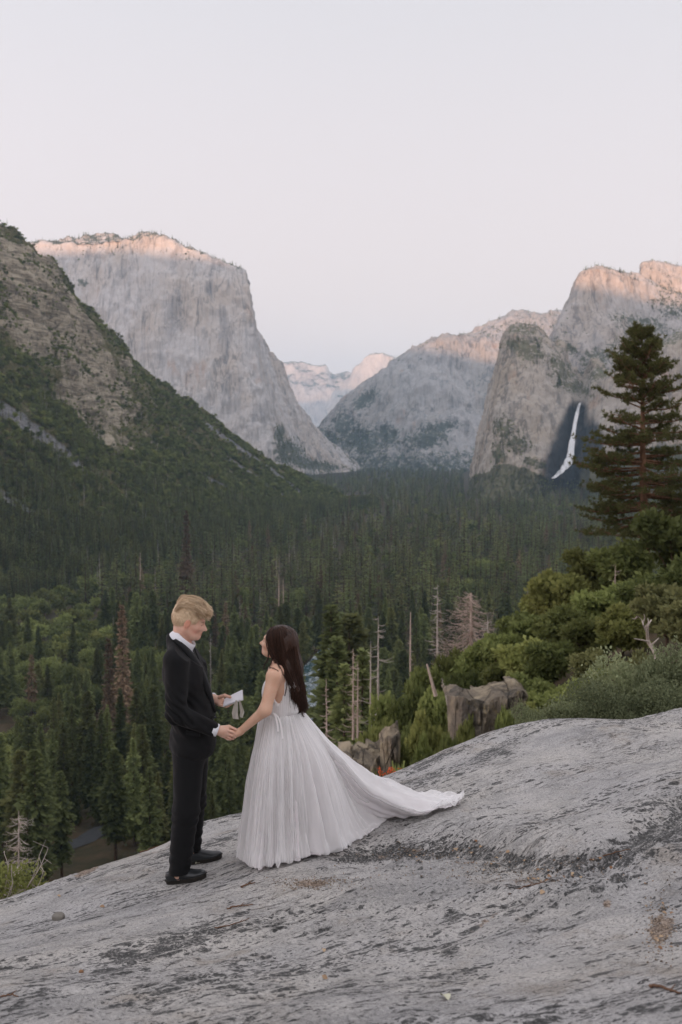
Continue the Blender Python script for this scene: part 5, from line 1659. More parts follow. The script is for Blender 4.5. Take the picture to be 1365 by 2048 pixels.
    for i in range(120):          # wavy locks swept from the crown over the forehead
        b = gg.uniform(-0.074, 0.074)
        top = math.sqrt(max(0.02, 1 - (b / 0.080) ** 2))
        sh = gg.uniform(-0.036, 0.006)
        lo_ = gg.normal(0, 0.006)
        dz = -0.075 * (1 - top)
        wv_ = gg.uniform(0.004, 0.011); ph = gg.uniform(0, 6.28)
        base_p = smooth_path([w(-0.084 + sh * 0.5, b * 0.8, 0.090 + dz), w(-0.050 + sh, b * 0.95, 0.130 + dz + lo_), w(0.0 + sh, b, 0.138 + dz + lo_), w(0.050 + sh, b * 1.03, 0.132 + dz + lo_),
                              w(0.092 + sh, b * 1.03 + gg.normal(0, 0.008), 0.104 + dz * 0.8 + gg.normal(0, 0.006)), w(0.108 + sh + gg.uniform(-0.01, 0.02), b + gg.normal(0, 0.01), 0.080 + dz * 0.6 + gg.normal(0, 0.010))], 18)
        tt_ = np.linspace(0, 1, 18)
        base_p = base_p + (wv_ * np.sin(tt_ * 13 + ph) * tt_)[:, None] * unit(GH_M[1] * gg.normal() + GH_M[2] * gg.normal())
        tl = gg.uniform(0.15, 0.95)
        for q2 in range(13):
            jit = gg.normal(0, 0.0035, 3)
            paths.append(base_p + jit * (0.6 + 0.8 * tt_[:, None]) + np.cumsum(gg.normal(0, 0.0005, (18, 3)), 0)); tones.append(float(np.clip(tl + gg.normal(0, 0.12), 0, 1)))
    pick = gg.choice(len(v), 3600)
    for i in pick:                # short hair combed over the cap
        n_ = unit(v[i] - GH_O)
        up_ = float(sstep(0.03, 0.09, q[i, 2]))
        d_ = unit(GH_M[0] * (0.25 + 0.7 * up_) - GH_M[2] * (1 - 0.75 * up_) + gg.normal(0, 0.18, 3))
        L_ = 0.009 + 0.016 * up_
        paths.append(np.stack([v[i] - n_ * 0.001, v[i] + n_ * (0.0018 + 0.003 * up_) + d_ * L_ * 0.5, v[i] + n_ * (0.0005 + 0.001 * up_) + d_ * L_]))
        tones.append(gg.uniform(0.30, 0.9))
    strands(mb, paths, 0.0013, 0.0005, tones)
    part_mb('hair', mb, M_blond)
    return root
build_groom()

def build_book():
    c = J(466, 1397, 0.10)
    root = link('vow_book', None, loc=tuple(c), label='small white vow book with hanging ribbon in the left hand', category='book')
    inv = -c
    # open book: two leaves meeting at a spine that points away from his hand
    A, B, C, D = J(447, 1413, 0.065), J(449.5, 1399, 0.115), J(485, 1380.5, 0.125), J(486, 1400, 0.07)
    n = unit(np.cross(B - A, D - A)); n = n if n[2] > 0 else -n
    def slab(corners, th, off):
        t = np.array(corners) + n * off
        return np.concatenate([t, t - n * th]), [[0, 1, 2, 3], [7, 6, 5, 4], [0, 4, 5, 1], [1, 5, 6, 2], [2, 6, 7, 3], [3, 7, 4, 0]]
    k = NT('white_book_page'); Mp = k.fin(k.mix(k.noise(k.obj(), 30, 3), (0.70, 0.70, 0.76), (0.76, 0.76, 0.80)), 0.8, 0.2)
    k = NT('ivory_book_cover'); Mc = k.fin(k.mix(k.noise(k.obj(), 80, 3), (0.58, 0.55, 0.52), (0.66, 0.63, 0.60)), 0.7, 0.3)
    k = NT('raw_silk_ribbon'); Mr = k.fin(k.mix(k.noise(k.mapv(k.obj(), (200, 200, 12)), 1.0, 3), (0.48, 0.45, 0.40), (0.66, 0.63, 0.57)), 0.75, 0.2, Sheen_Weight=0.2)
    def put_(name, v, f, m, sm=False):
        link(name, mesh_from(name, np.asarray(v) + inv, np.asarray(f), m, sm), root)
    e = 0.004
    grow = lambda p, cc=(A + B + C + D) / 4: p + unit(p - cc) * e
    v, f = slab([grow(q) for q in (A, B, C, D)], 0.003, 0.0); put_('cover', v, f, Mc)
    # pages bulge a little towards the spine
    V = []
    for s in np.linspace(0, 1, 10):
        for t in np.linspace(0, 1, 6):
            p = (A * (1 - s) + D * s) * (1 - t) + (B * (1 - s) + C * s) * t
            V.append(p + n * (0.0045 + 0.003 * math.sin(math.pi * s)))
    V = np.array(V); put_('page', np.concatenate([V, V - n * 0.004]), np.concatenate([grid_faces(10, 6), grid_faces(10, 6)[:, ::-1] + 60]), Mp, True)
    # ribbon tails
    for us, vs, ws, dy in (([474, 472, 470, 472], [1401, 1412, 1426, 1438], [4, 9, 12, 12], 0.06), ([480, 482, 485, 483], [1400, 1411, 1424, 1435], [3, 6, 8.5, 6], 0.075)):
        tt = np.linspace(0, 3, 18)
        f_ = lambda a: np.interp(tt, range(4), a)
        V = []
        for i, (u_, v_, w_) in enumerate(zip(f_(us), f_(vs), f_(ws))):
            for s in np.linspace(-0.5, 0.5, 7):
                V.append(J(u_ + s * w_, v_ + 1.5 * s, dy + 0.010 * math.sin(s * 5 + i * 0.25)))
        V = np.array(V); put_('ribbon', np.concatenate([V, V + [0, 0.0015, 0]]), np.concatenate([grid_faces(18, 7), grid_faces(18, 7)[:, ::-1] + 126]), Mr, True)
build_book()

# ------------------------------------------------------------------ bride
def mat_tulle(name, alpha, col):
    k = NT(name)
    o = k.obj()
    n = k.noise(o, 5, 4, 0.6)
    c = k.mix(n, tuple(q * 0.95 for q in col), tuple(min(q * 1.05, 0.93) for q in col))
    k.fin(c, 0.8, 0.15, None, Sheen_Weight=0.2, Sheen_Roughness=0.4)
    tr = k.n('BsdfTranslucent'); k.val(tr.inputs['Color'], c)
    mx = k.n('MixShader'); mx.inputs[0].default_value = 0.18
    k.l(k.b.outputs[0], mx.inputs[1]); k.l(tr.outputs[0], mx.inputs[2])
    if alpha < 1:
        tp = k.n('BsdfTransparent')
        mz = k.n('MixShader')
        # sheer net: folds seen edge-on are denser
        lw = k.n('LayerWeight'); lw.inputs['Blend'].default_value = 0.35
        k.l(k.rng(k.math('ADD', lw.outputs['Facing'], k.math('MULTIPLY', k.attr('dense'), 0.5)), 0.0, 1.0, alpha, 0.92, False), mz.inputs[0])
        k.l(tp.outputs[0], mz.inputs[1]); k.l(mx.outputs[0], mz.inputs[2])
        k.l(mz.outputs[0], k.out.inputs['Surface'])
    else:
        k.l(mx.outputs[0], k.out.inputs['Surface'])
    return k.m
M_silk = mat_tulle('ivory_dress_lining', 1.0, (0.84, 0.80, 0.815))
M_tulle = mat_tulle('sheer_white_tulle', 0.26, (0.88, 0.865, 0.865))
M_bodice = mat_tulle('pleated_white_bodice', 1.0, (0.84, 0.82, 0.82))

BH_O = J(553, 1286, 0.0)
BH_M = frame((-math.cos(R(9)), 0.22, math.sin(R(9))))
BH_S = 0.88
WAIST = J(563, 1428, 0.0)

def build_bride():
    base = rock_hit(560, 1733)
    root = link('person', None, loc=(WAIST[0], PY, float(rock_z(WAIST[0], PY))), label='person with long dark hair in a white tulle dress with a train', category='person')
    inv = -np.array(root.location)
    def part(name, v, f, mat, attrs=None, smooth=True, parent=root, **kw):
        return link(name, mesh_from(name, v + inv, f, mat, smooth, attrs), parent, **kw)
    def part_mb(name, mb, mat, smooth=True, parent=root, **kw):
        me = mb.mesh(name, mat, smooth); me.transform(Matrix.Translation(Vector(inv)))
        return link(name, me, parent, **kw)
    nb = J(561, 1334, 0.0)
    shL, elL, wrL = J(549, 1352, -0.150), J(531, 1420, -0.205), J(481, 1463, -0.135)
    shR, elR, wrR = J(574, 1350, 0.150), J(572, 1420, 0.20), J(548, 1446, 0.12)
    gz = root.location.z
    F = Field((J(436, 1400)[0], PY - 0.36, gz - 0.02), (J(632, 1400)[0], PY + 0.36, J(0, 1236)[2]), 0.0046)
    F.ell(J(561, 1378, 0), (0.088, 0.118, 0.135), None, 0.04).ell(J(563, 1420, 0), (0.090, 0.108, 0.12), None, 0.05).ell(J(562, 1462, 0), (0.080, 0.105, 0.09), None, 0.05)
    F.ell(J(541, 1386, -0.05), (0.042, 0.052, 0.05), None, 0.03).ell(J(543, 1386, 0.06), (0.042, 0.052, 0.05), None, 0.03)
    for a, b, ra, rb in ((nb, shL, 0.042, 0.044), (nb, shR, 0.042, 0.044), (shL, elL, 0.046, 0.035), (elL, wrL, 0.035, 0.022), (shR, elR, 0.044, 0.034), (elR, wrR, 0.034, 0.022)):
        F.cone(a, b, ra, rb, 0.03)
    F.cone(J(555, 1340, -0.08), J(560, 1375, -0.06), 0.05, 0.06, 0.04)
    for s in (-1, 1):
        hp = J(562, 1470, 0.055 * s)
        kn = np.array([hp[0] - 0.02, hp[1], gz + 0.45]); an = np.array([hp[0], hp[1], gz + 0.08])
        F.cone(hp, kn, 0.055, 0.045, 0.03); F.cone(kn, an, 0.045, 0.030, 0.03); F.cone(an, an + np.array([-0.09, 0.02, -0.045]), 0.030, 0.020, 0.03)
    nk = BH_O + BH_S * (-0.022 * BH_M[0] - 0.060 * BH_M[2])
    F.cone(nk, nb, 0.043, 0.046, 0.025)
    sculpt_head(F, BH_O, BH_M, BH_S, False)
    hand(F, [(wrL, J(471, 1467, -0.150), 0.021, 0.020), (wrL, J(470, 1471, -0.140), 0.019, 0.017)],
         [[J(468, 1464, -0.150), J(460, 1466, -0.146), J(452, 1468, -0.138)], [J(467, 1467, -0.150), J(458, 1470, -0.146), J(450, 1471, -0.138)],
          [J(467, 1470, -0.148), J(459, 1473, -0.142), J(452, 1474, -0.134)], [J(468, 1472, -0.142), J(462, 1475, -0.138), J(457, 1476, -0.132)]],
         [J(475, 1462, -0.150), J(468, 1460, -0.148), J(461, 1461, -0.142)], rf=0.0078)
    hand(F, [(wrR, J(541, 1452, 0.10), 0.020, 0.020)],
         [[J(538, 1452 + q, 0.11 - 0.018 * q), J(534, 1458 + q, 0.10 - 0.018 * q), J(533, 1463 + q, 0.09 - 0.018 * q)] for q in range(4)],
         [J(543, 1450, 0.08), J(538, 1454, 0.06), J(535, 1458, 0.05)], rf=0.0078)
    v, f = F.surface()
    v = relax(v, f, 1, 0.4)
    q = (v - BH_O) @ BH_M.T / BH_S
    lip = np.exp(-((q[:, 0] - 0.098) / 0.012) ** 2 - (q[:, 1] / 0.021) ** 4 - ((q[:, 2] + 0.055) / 0.0115) ** 4)
    brow = np.exp(-((q[:, 0] - 0.085) / 0.022) ** 2 - ((np.abs(q[:, 1]) - 0.032) / 0.019) ** 4 - ((q[:, 2] - 0.0245) / 0.0048) ** 4)
    lash = np.exp(-((q[:, 0] - 0.086) / 0.012) ** 2 - ((np.abs(q[:, 1]) - 0.031) / 0.014) ** 4 - ((q[:, 2] - 0.003) / 0.005) ** 4)
    cheek = np.exp(-((q[:, 0] - 0.05) / 0.03) ** 2 - ((np.abs(q[:, 1]) - 0.05) / 0.02) ** 2 - ((q[:, 2] + 0.03) / 0.022) ** 2)
    wt = np.stack([lip * 0.85, brow * 0.95, lash * 0.95, cheek * 0.5], 1)
    colr = np.array([[0.42, 0.12, 0.12], [0.03, 0.018, 0.012], [0.015, 0.01, 0.008], [0.55, 0.22, 0.16]])
    part('body', v, f, M_skinB, {'lip': wt.max(1), 'tint': (wt @ colr) / (wt.sum(1, keepdims=True) + 1e-6)}, label='warm toned face, shoulders and bare arms')
    # ---- bodice: front and back panels joined at the waist, open at the side
    Fb = Field((J(505, 1400)[0], PY - 0.24, J(0, 1445)[2]), (J(622, 1400)[0], PY + 0.24, J(0, 1318)[2]), 0.0042)
    Fb.ell(J(561, 1378, 0), (0.098, 0.128, 0.145), None, 0.04).ell(J(563, 1420, 0), (0.100, 0.118, 0.13), None, 0.05)
    Fb.ell(J(540, 1386, -0.05), (0.050, 0.060, 0.058), None, 0.03).ell(J(542, 1386, 0.06), (0.050, 0.060, 0.058), None, 0.03)
    Fb.cone(J(566, 1334, -0.080), J(581, 1372, -0.085), 0.024, 0.036, 0.02)
    Fb.cone(J(581, 1372, -0.085), J(585, 1420, -0.075), 0.036, 0.04, 0.02)
    Fb.cone(J(567, 1333, -0.075), J(541, 1372, -0.07), 0.022, 0.04, 0.03)
    Fb.cone(J(577, 1333, 0.075), J(588, 1372, 0.07), 0.022, 0.04, 0.03)
    Fb.cut(J(563, 1431), (0, 0, -1))
    Fb.ell(J(556, 1375, -0.165), (0.040, 0.085, 0.150), None, 0.006, 's')
    Fb.ell(J(562, 1375, 0.170), (0.040, 0.085, 0.150), None, 0.006, 's')
    Fb.ell(J(560, 1325, 0.0), (0.075, 0.055, 0.10), None, 0.01, 's')
    v, f = Fb.surface()
    v = relax(v, f, 1, 0.4)
    c0 = np.array([J(562, 1400)[0], PY])
    an = np.arctan2(v[:, 1] - c0[1], v[:, 0] - c0[0])
    dn = unit(np.column_stack([v[:, 0] - c0[0], v[:, 1] - c0[1], 0 * an]))
    v = v + dn * (0.0022 * np.sin(an * 60 + 2 * np.sin(v[:, 2] * 9)))[:, None]
    bd = part('bodice', v, f, M_bodice, label='white pleated bodice with open sides')
    # ---- skirt
    def hem(u_, v_): return rock_hit(u_, v_)
    def far(u_, Y): 
        x = (u_ - 682.5) / FPX * Y * 1.05
        return np.array([x, Y, float(rock_z(x, Y))])
    H = [(0, far(492, 6.45)), (25, hem(496, 1731)), (42, hem(518, 1738)), (60, hem(545, 1738)), (85, hem(585, 1728)), (108, hem(640, 1715)), (125, hem(688, 1699)), (138, hem(722, 1682)), (148, hem(750, 1664)),
         (157, hem(792, 1637)), (166, hem(850, 1634)), (173, hem(902, 1624)), (180, hem(922, 1606)), (187, hem(905, 1603)), (197, hem(850, 1600)), (215, far(745, 7.4)), (245, far(640, 7.2)), (285, far(560, 6.9)), (330, far(510, 6.65))]
    ha = np.array([h[0] for h in H] + [360.0]); hp = np.array([h[1] for h in H] + [H[0][1]])
    NC, NR = 560, 84
    def skirt(off, seed, pleat, name, mat, zup=0.0, extra=0.0):
        g = np.random.default_rng(seed)
        th = np.linspace(0, 360, NC, endpoint=False)
        # periodic cubic through the hem points
        ext = np.concatenate([hp[:-1][-3:], hp, hp[1:4]])
        exa = np.concatenate([ha[:-1][-3:] - 360, ha, ha[1:4] + 360])
        idx = np.interp(th, exa, np.arange(len(exa)))
        hm = catmull(ext[:, None, :], idx)[:, 0, :]
        ang = np.radians(th)
        yaw = R(-20)
        wx = -np.cos(ang - yaw) * (0.104 + off); wy = -np.sin(ang - yaw) * (0.112 + off)
        W = np.column_stack([WAIST[0] + wx, PY + wy, np.full(NC, WAIST[2] + 0.008)])
        dvec = hm[:, :2] - W[:, :2]
        Lh = np.linalg.norm(dvec, axis=1)
        s = np.linspace(0, 1, NR) ** 0.9
        S = s[:, None]
        pw = np.interp(Lh, [0.2, 0.5, 1.0, 1.4], [1.0, 1.18, 1.8, 1.95])
        fl = S + 0.16 * np.sin(np.pi * S) ** 1.0 * (1 - S) * sstep(0.9, 0.4, Lh)
        X = W[:, 0] + dvec[:, 0] * fl; Y = W[:, 1] + dvec[:, 1] * fl
        zr = rock_z(X, Y)
        h0 = (W[:, 2] - rock_z(W[:, 0], W[:, 1]))
        hh = h0 * (1 - S) ** pw
        # a soft bell below the hips
        hh = hh + 0.05 * np.sin(np.pi * np.clip(S * 1.2, 0, 1)) ** 2 * (Lh < 0.6)
        Z = zr * sstep(0.0, 0.25, S) + zr[0] * (1 - sstep(0.0, 0.25, S)) + hh
        # pleats: many fine gathers at the waist melting into broad folds
        ph = fbm(XYZ(np.cos(ang) * 3, np.sin(ang) * 3, seed), 3, seed) * 5
        n1 = 2.2 * fbm(XYZ(np.cos(ang)[None] * 26, np.sin(ang)[None] * 26, 0.8 * S + seed), 3, seed + 2, ridge=True); n2 = 1.6 * fbm(XYZ(np.cos(ang)[None] * 7, np.sin(ang)[None] * 7, 0.5 * S + seed), 3, seed + 4); n3 = np.sin(ang * 9 + ph + 2.0 * S)
        wob = fbm(XYZ(np.cos(ang)[None] * 14, np.sin(ang)[None] * 14, S * 1.6), 3, seed + 5)
        lenf = np.interp(Lh, [0.2, 0.6, 1.2], [1.0, 1.15, 0.8])
        amp = pleat * (0.0022 * n1 * (1 - 0.6 * S) + 0.008 * n2 * sstep(0, 0.6, S) + 0.020 * n3 * sstep(0.1, 0.9, S) + 0.036 * wob * sstep(0.05, 0.8, S)) * lenf
        nx, ny = dvec[:, 0] / Lh, dvec[:, 1] / Lh
        lying = sstep(0.45, 0.8, S) * sstep(0.6, 1.0, Lh)       # cloth on the rock folds upwards instead
        X = X + nx * (amp * (1 - lying) + off * S + extra * S); Y = Y + ny * (amp * (1 - lying) + off * S + extra * S)
        Z = Z + np.abs(amp) * 1.0 * lying + off * 0.5
        # crumpled hem
        cr = fbm(XYZ(X * 16, Y * 16, S * 3), 3, seed + 9)
        Z = Z + sstep(0.86, 1.0, S) * (0.020 + 0.022 * cr) * (1 + 0.6 * lying)
        Z = np.maximum(Z, rock_z(X, Y) + 0.006 + off * 0.3) + zup
        dense = np.clip(0.3 + 0.9 * np.abs(n2) * 0.5 + 0.5 * wob, 0, 1) + 0 * S
        V = np.stack([X, Y, Z], -1).reshape(-1, 3)
        return part(name, V, grid_faces(NR, NC, True), mat, {'dense': (dense + 0 * X).ravel()})
    skirt(0.0, 3, 1.0, 'skirt', M_silk)
    skirt(0.016, 8, 1.15, 'overskirt', M_tulle)
    skirt(0.030, 12, 1.3, 'overskirt', M_tulle, extra=0.01)
    # ---- waist sash with two hanging tails
    mb = MB()
    ang = np.linspace(0, 2 * np.pi, 48, endpoint=False)
    rws = []
    for dz, gr in ((0.014, 1.0), (0.010, 1.035), (-0.010, 1.04), (-0.016, 1.0)):
        rws.append(np.column_stack([WAIST[0] + 0.116 * gr * np.cos(ang), PY + 0.128 * gr * np.sin(ang), np.full(48, WAIST[2] + dz)]))
    mb.add(np.concatenate(rws), grid_faces(4, 48, True))
    for pts in ([(549, 1425, -0.135), (558, 1435, -0.15), (563, 1452, -0.165), (566, 1476, -0.185)], [(549, 1425, -0.135), (553, 1436, -0.155), (556, 1450, -0.17), (557, 1462, -0.18)]):
        c = smooth_path([J(*q) for q in pts], 14)
        V = np.stack([c + np.array([s * 0.0055, -0.012, 0]) for s in (-1, 0, 1)], 1)
        mb.add(V.reshape(-1, 3), grid_faces(14, 3))
        V2 = V + np.array([0, 0.0015, 0]); mb.add(V2.reshape(-1, 3), grid_faces(14, 3)[:, ::-1])
    part_mb('sash', mb, M_bodice)
    # ---- hair
    Fh = Field((J(520, 1300)[0], PY - 0.20, J(0, 1450)[2]), (J(628, 1300)[0], PY + 0.20, J(0, 1240)[2]), 0.0046)
    w = lambda a, b, c: BH_O + BH_S * (a * BH_M[0] + b * BH_M[1] + c * BH_M[2])
    rr = lambda *q: BH_S * np.array(q)
    Fh.ell(w(-0.018, 0, 0.020), rr(0.113, 0.093, 0.108), BH_M, 0.0)
    Fh.cone(J(570, 1280, 0.02), J(578, 1335, 0.03), 0.085, 0.082, 0.04)
    Fh.cone(J(578, 1335, 0.03), J(589, 1385, 0.0), 0.078, 0.066, 0.04)
    Fh.cone(J(589, 1385, 0.0), J(592, 1424, -0.02), 0.066, 0.026, 0.03)
    Fh.cone(J(562, 1290, -0.055), J(570, 1335, -0.07), 0.040, 0.040, 0.03)
    Fh.cone(J(572, 1330, -0.07), J(592, 1380, -0.080), 0.036, 0.026, 0.03)
    Fh.ell(w(0.095, 0, -0.040), rr(0.068, 0.090, 0.120), BH_M, 0.006, 's')
    v, f = Fh.surface()
    v = relax(v, f, 1, 0.4)
    nn = fbm(XYZ(v[:, 0] * 70 + v[:, 2] * 14, v[:, 1] * 70, v[:, 2] * 5), 3, 15, ridge=True)
    v = v + unit((v - J(580, 1350)) * [1, 1, 0.1]) * (0.004 * nn)[:, None]
    zt = (J(0, 1330)[2] - v[:, 2]) / 0.35
    mb = MB()
    mb.add(v, f, tone=np.clip(0.10 + 0.22 * nn + 0.35 * np.clip(zt, 0, 1), 0, 1))
    gg = np.random.default_rng(9)
    front = [(548, 1254, -0.03), (536, 1268, -0.070), (537, 1292, -0.082), (547, 1316, -0.090), (563, 1338, -0.105), (578, 1362, -0.115), (583, 1392, -0.115), (585, 1420, -0.09), (590, 1440, -0.06)]
    midd = [(556, 1252, -0.01), (560, 1258, -0.085), (562, 1288, -0.100), (569, 1320, -0.105), (578, 1348, -0.105), (587, 1375, -0.105), (592, 1400, -0.095), (594, 1422, -0.06), (592, 1440, -0.04)]
    back = [(564, 1252, 0.0), (581, 1262, -0.02), (589, 1288, -0.03), (594, 1318, -0.035), (599, 1345, -0.045), (604, 1370, -0.05), (607, 1392, -0.045), (610, 1410, -0.03), (612, 1424, -0.02)]
    farr = [(566, 1254, 0.02), (576, 1264, 0.07), (583, 1290, 0.09), (590, 1320, 0.09), (596, 1348, 0.08), (600, 1374, 0.06), (602, 1396, 0.05), (602, 1415, 0.04), (600, 1430, 0.03)]
    G = np.array([[J(*q) for q in c] for c in (front, midd, back, farr)])
    paths, tones = [], []
    for i in range(1000):
        a = gg.uniform(0, 3)
        j = min(int(a), 2); fr = a - j
        c = G[j] * (1 - fr) + G[j + 1] * fr
        n = 18
        L_ = gg.uniform(0.80, 1.0)
        c = smooth_path(c, 40)[: int(40 * L_)]
        c = c[np.linspace(0, len(c) - 1, n).astype(int)]
        t = np.linspace(0, 1, n)
        jit = np.cumsum(gg.normal(0, 0.0011, (n, 3)), 0)
        wave = (0.014 * t ** 1.5 * np.sin(t * gg.uniform(9, 15) + gg.uniform(0, 6)))[:, None] * unit(gg.normal(size=3) * np.array([1, 0.7, 0.15]))
        inw = gg.uniform(-0.006, 0.012)
        ax = np.column_stack([np.full(n, J(576, 1300)[0]), np.full(n, PY), c[:, 2]])
        c = c + jit + wave + unit(c - ax) * inw
        paths.append(c); tones.append(float(np.clip(gg.uniform(0.0, 0.4) + gg.uniform(0, 0.35) * (gg.uniform() < 0.35), 0, 1)))
    # loose locks by the face and over the shoulder, and flyaways at the back
    locks, ltones = [], []
    for pts in ([(539, 1262, -0.07), (535, 1280, -0.082), (537, 1300, -0.084), (536, 1318, -0.09), (530, 1330, -0.10), (528, 1339, -0.10)],
                [(541, 1264, -0.072), (538, 1285, -0.084), (543, 1305, -0.088), (544, 1322, -0.10), (540, 1335, -0.13), (547, 1337, -0.17), (558, 1344, -0.175), (563, 1356, -0.16)],
                [(545, 1264, -0.075), (545, 1290, -0.09), (551, 1315, -0.10), (562, 1340, -0.15), (572, 1360, -0.165), (574, 1375, -0.15), (570, 1392, -0.14)],
                [(600, 1350, -0.03), (606, 1375, -0.03), (611, 1395, -0.03), (616, 1410, -0.02), (615, 1420, -0.02)],
                [(598, 1360, -0.05), (605, 1390, -0.05), (611, 1402, -0.05), (614, 1413, -0.05)],
                [(594, 1390, -0.06), (600, 1420, -0.05), (606, 1430, -0.05), (609, 1434, -0.05)]):
        for q in range(9):
            c = smooth_path([J(u_ + gg.normal(0, 1.1), v_ + gg.normal(0, 1.0), d_ + gg.normal(0, 0.004)) for u_, v_, d_ in pts], 18)
            locks.append(c); ltones.append(gg.uniform(0.05, 0.45))
    strands(mb, paths, 0.0024, 0.0008, tones)
    strands(mb, locks, 0.0014, 0.0006, ltones)
    part_mb('hair', mb, M_brunette, label='long glossy dark brown hair')
    return root
build_bride()

# ================================================================== right-hand spur: pine, oaks, brush, outcrops, snags
def ground_at(u, Y):
    x = (u - 682.5) / FPX * Y
    return np.array([x, Y, float(terrain_z(x, Y))])

def tall_pine():
    g = np.random.default_rng(77)
    Yp = 75.0
    b = ground_at(1296, Yp)
    top = P(1283, 662, Yp)
    H = top[2] - b[2]
    lean = top - b
    root = link('pine_tree', None, loc=tuple(b), label='tall pine with orange brown trunk and tufted needles above the oaks', category='pine tree')
    tr = MB()
    zz = np.linspace(0, 1, 12)
    cx = lambda t: np.outer(t, lean) + np.outer(np.sin(t * 9) * 0.05, [1, 0.4, 0])
    tr.tube(cx(zz), np.interp(zz, [0, 0.3, 1], [0.40, 0.30, 0.03]), 10)
    link('trunk', tr.mesh('trunk', M_pbark), root)
    br = MB(); nd = MB()
    nb = 185
    lv = np.linspace(0.20, 0.985, 36) ** 0.92
    ts = np.sort(np.clip(g.choice(lv, nb) + g.normal(0, 0.007, nb), 0.2, 0.99))
    V, Fc, T = [], [], []
    tufts, tdir = [], []
    for t in ts:
        az = g.uniform(0, 2 * np.pi)
        Lb = np.interp(t, [0.2, 0.35, 0.55, 0.72, 0.86, 0.95, 1.0], [5.0, 4.8, 4.3, 3.3, 2.4, 1.5, 0.4]) * g.uniform(0.55, 1.15)
        lift = np.interp(t, [0.2, 0.6, 1], [-0.12, 0.10, 0.7]) + g.normal(0, 0.07)
        d = np.array([math.cos(az) * math.cos(lift), math.sin(az) * math.cos(lift), math.sin(lift)])
        p0 = cx(np.array([t]))[0]
        pts = [p0, p0 + d * Lb * 0.35 - [0, 0, 0.04 * Lb], p0 + d * Lb * 0.7 - [0, 0, 0.07 * Lb], p0 + d * Lb + [0, 0, 0.02 * Lb]]
        c = smooth_path(pts, 8)
        br.tube(c, np.linspace(0.045 + 0.012 * Lb, 0.012, 8), 5)
        nt = int(6 + Lb * 4.2)
        for q in range(nt):
            f = 0.32 + 0.70 * (q + g.uniform()) / nt
            e = c[min(7, int(f * 7))] + d * g.uniform(-0.1, 0.15)
            sd = unit(np.cross(d, [0, 0, 1.0])) * g.choice([-1, 1])
            sl = g.uniform(0.1, 0.42) * Lb * (1.15 - 0.6 * f)
            tip = e + sd * sl + d * sl * 0.6 + np.array([0, 0, g.uniform(0.02, 0.22)])
            br.tube([e, tip], [0.014, 0.008], 3)
            tufts.append(tip); tdir.append(unit(sd * 0.5 + d * 0.7 + np.array([0, 0, 0.5])))
            if g.uniform() < 0.55:
                tufts.append(e * 0.4 + tip * 0.6 + g.normal(0, 0.07, 3)); tdir.append(tdir[-1])
    # a few dead limbs
    for t in g.uniform(0.05, 0.45, 10):
        az = g.uniform(0, 2 * np.pi); p0 = cx(np.array([t]))[0]
        d = np.array([math.cos(az), math.sin(az), g.normal(-0.1, 0.1)])
        br.tube([p0, p0 + d * 1.2, p0 + d * 2.2 + [0, 0, 0.2]], [0.05, 0.03, 0.01], 4)
    tufts = np.array(tufts); tdir = np.array(tdir)
    n = 16
    C = np.repeat(tufts, n, 0); Dv = unit(np.repeat(tdir, n, 0) * 0.75 + g.normal(0, 0.62, (len(C), 3)))
    Ln = g.uniform(0.20, 0.36, len(C))
    v, f = leaf_tris(C, Dv, 0.065, Ln, None, g)
    nd.add(v, f, tone=np.repeat(np.clip(g.normal(0.45, 0.2, len(C)) + 0.25 * np.repeat(tdir[:, 2], n) - 0.1, 0, 1), 4))
    link('limbs', br.mesh('limbs', M_pbark), root)
    link('needles', nd.mesh('needles', M_pine, False), root)
tall_pine()

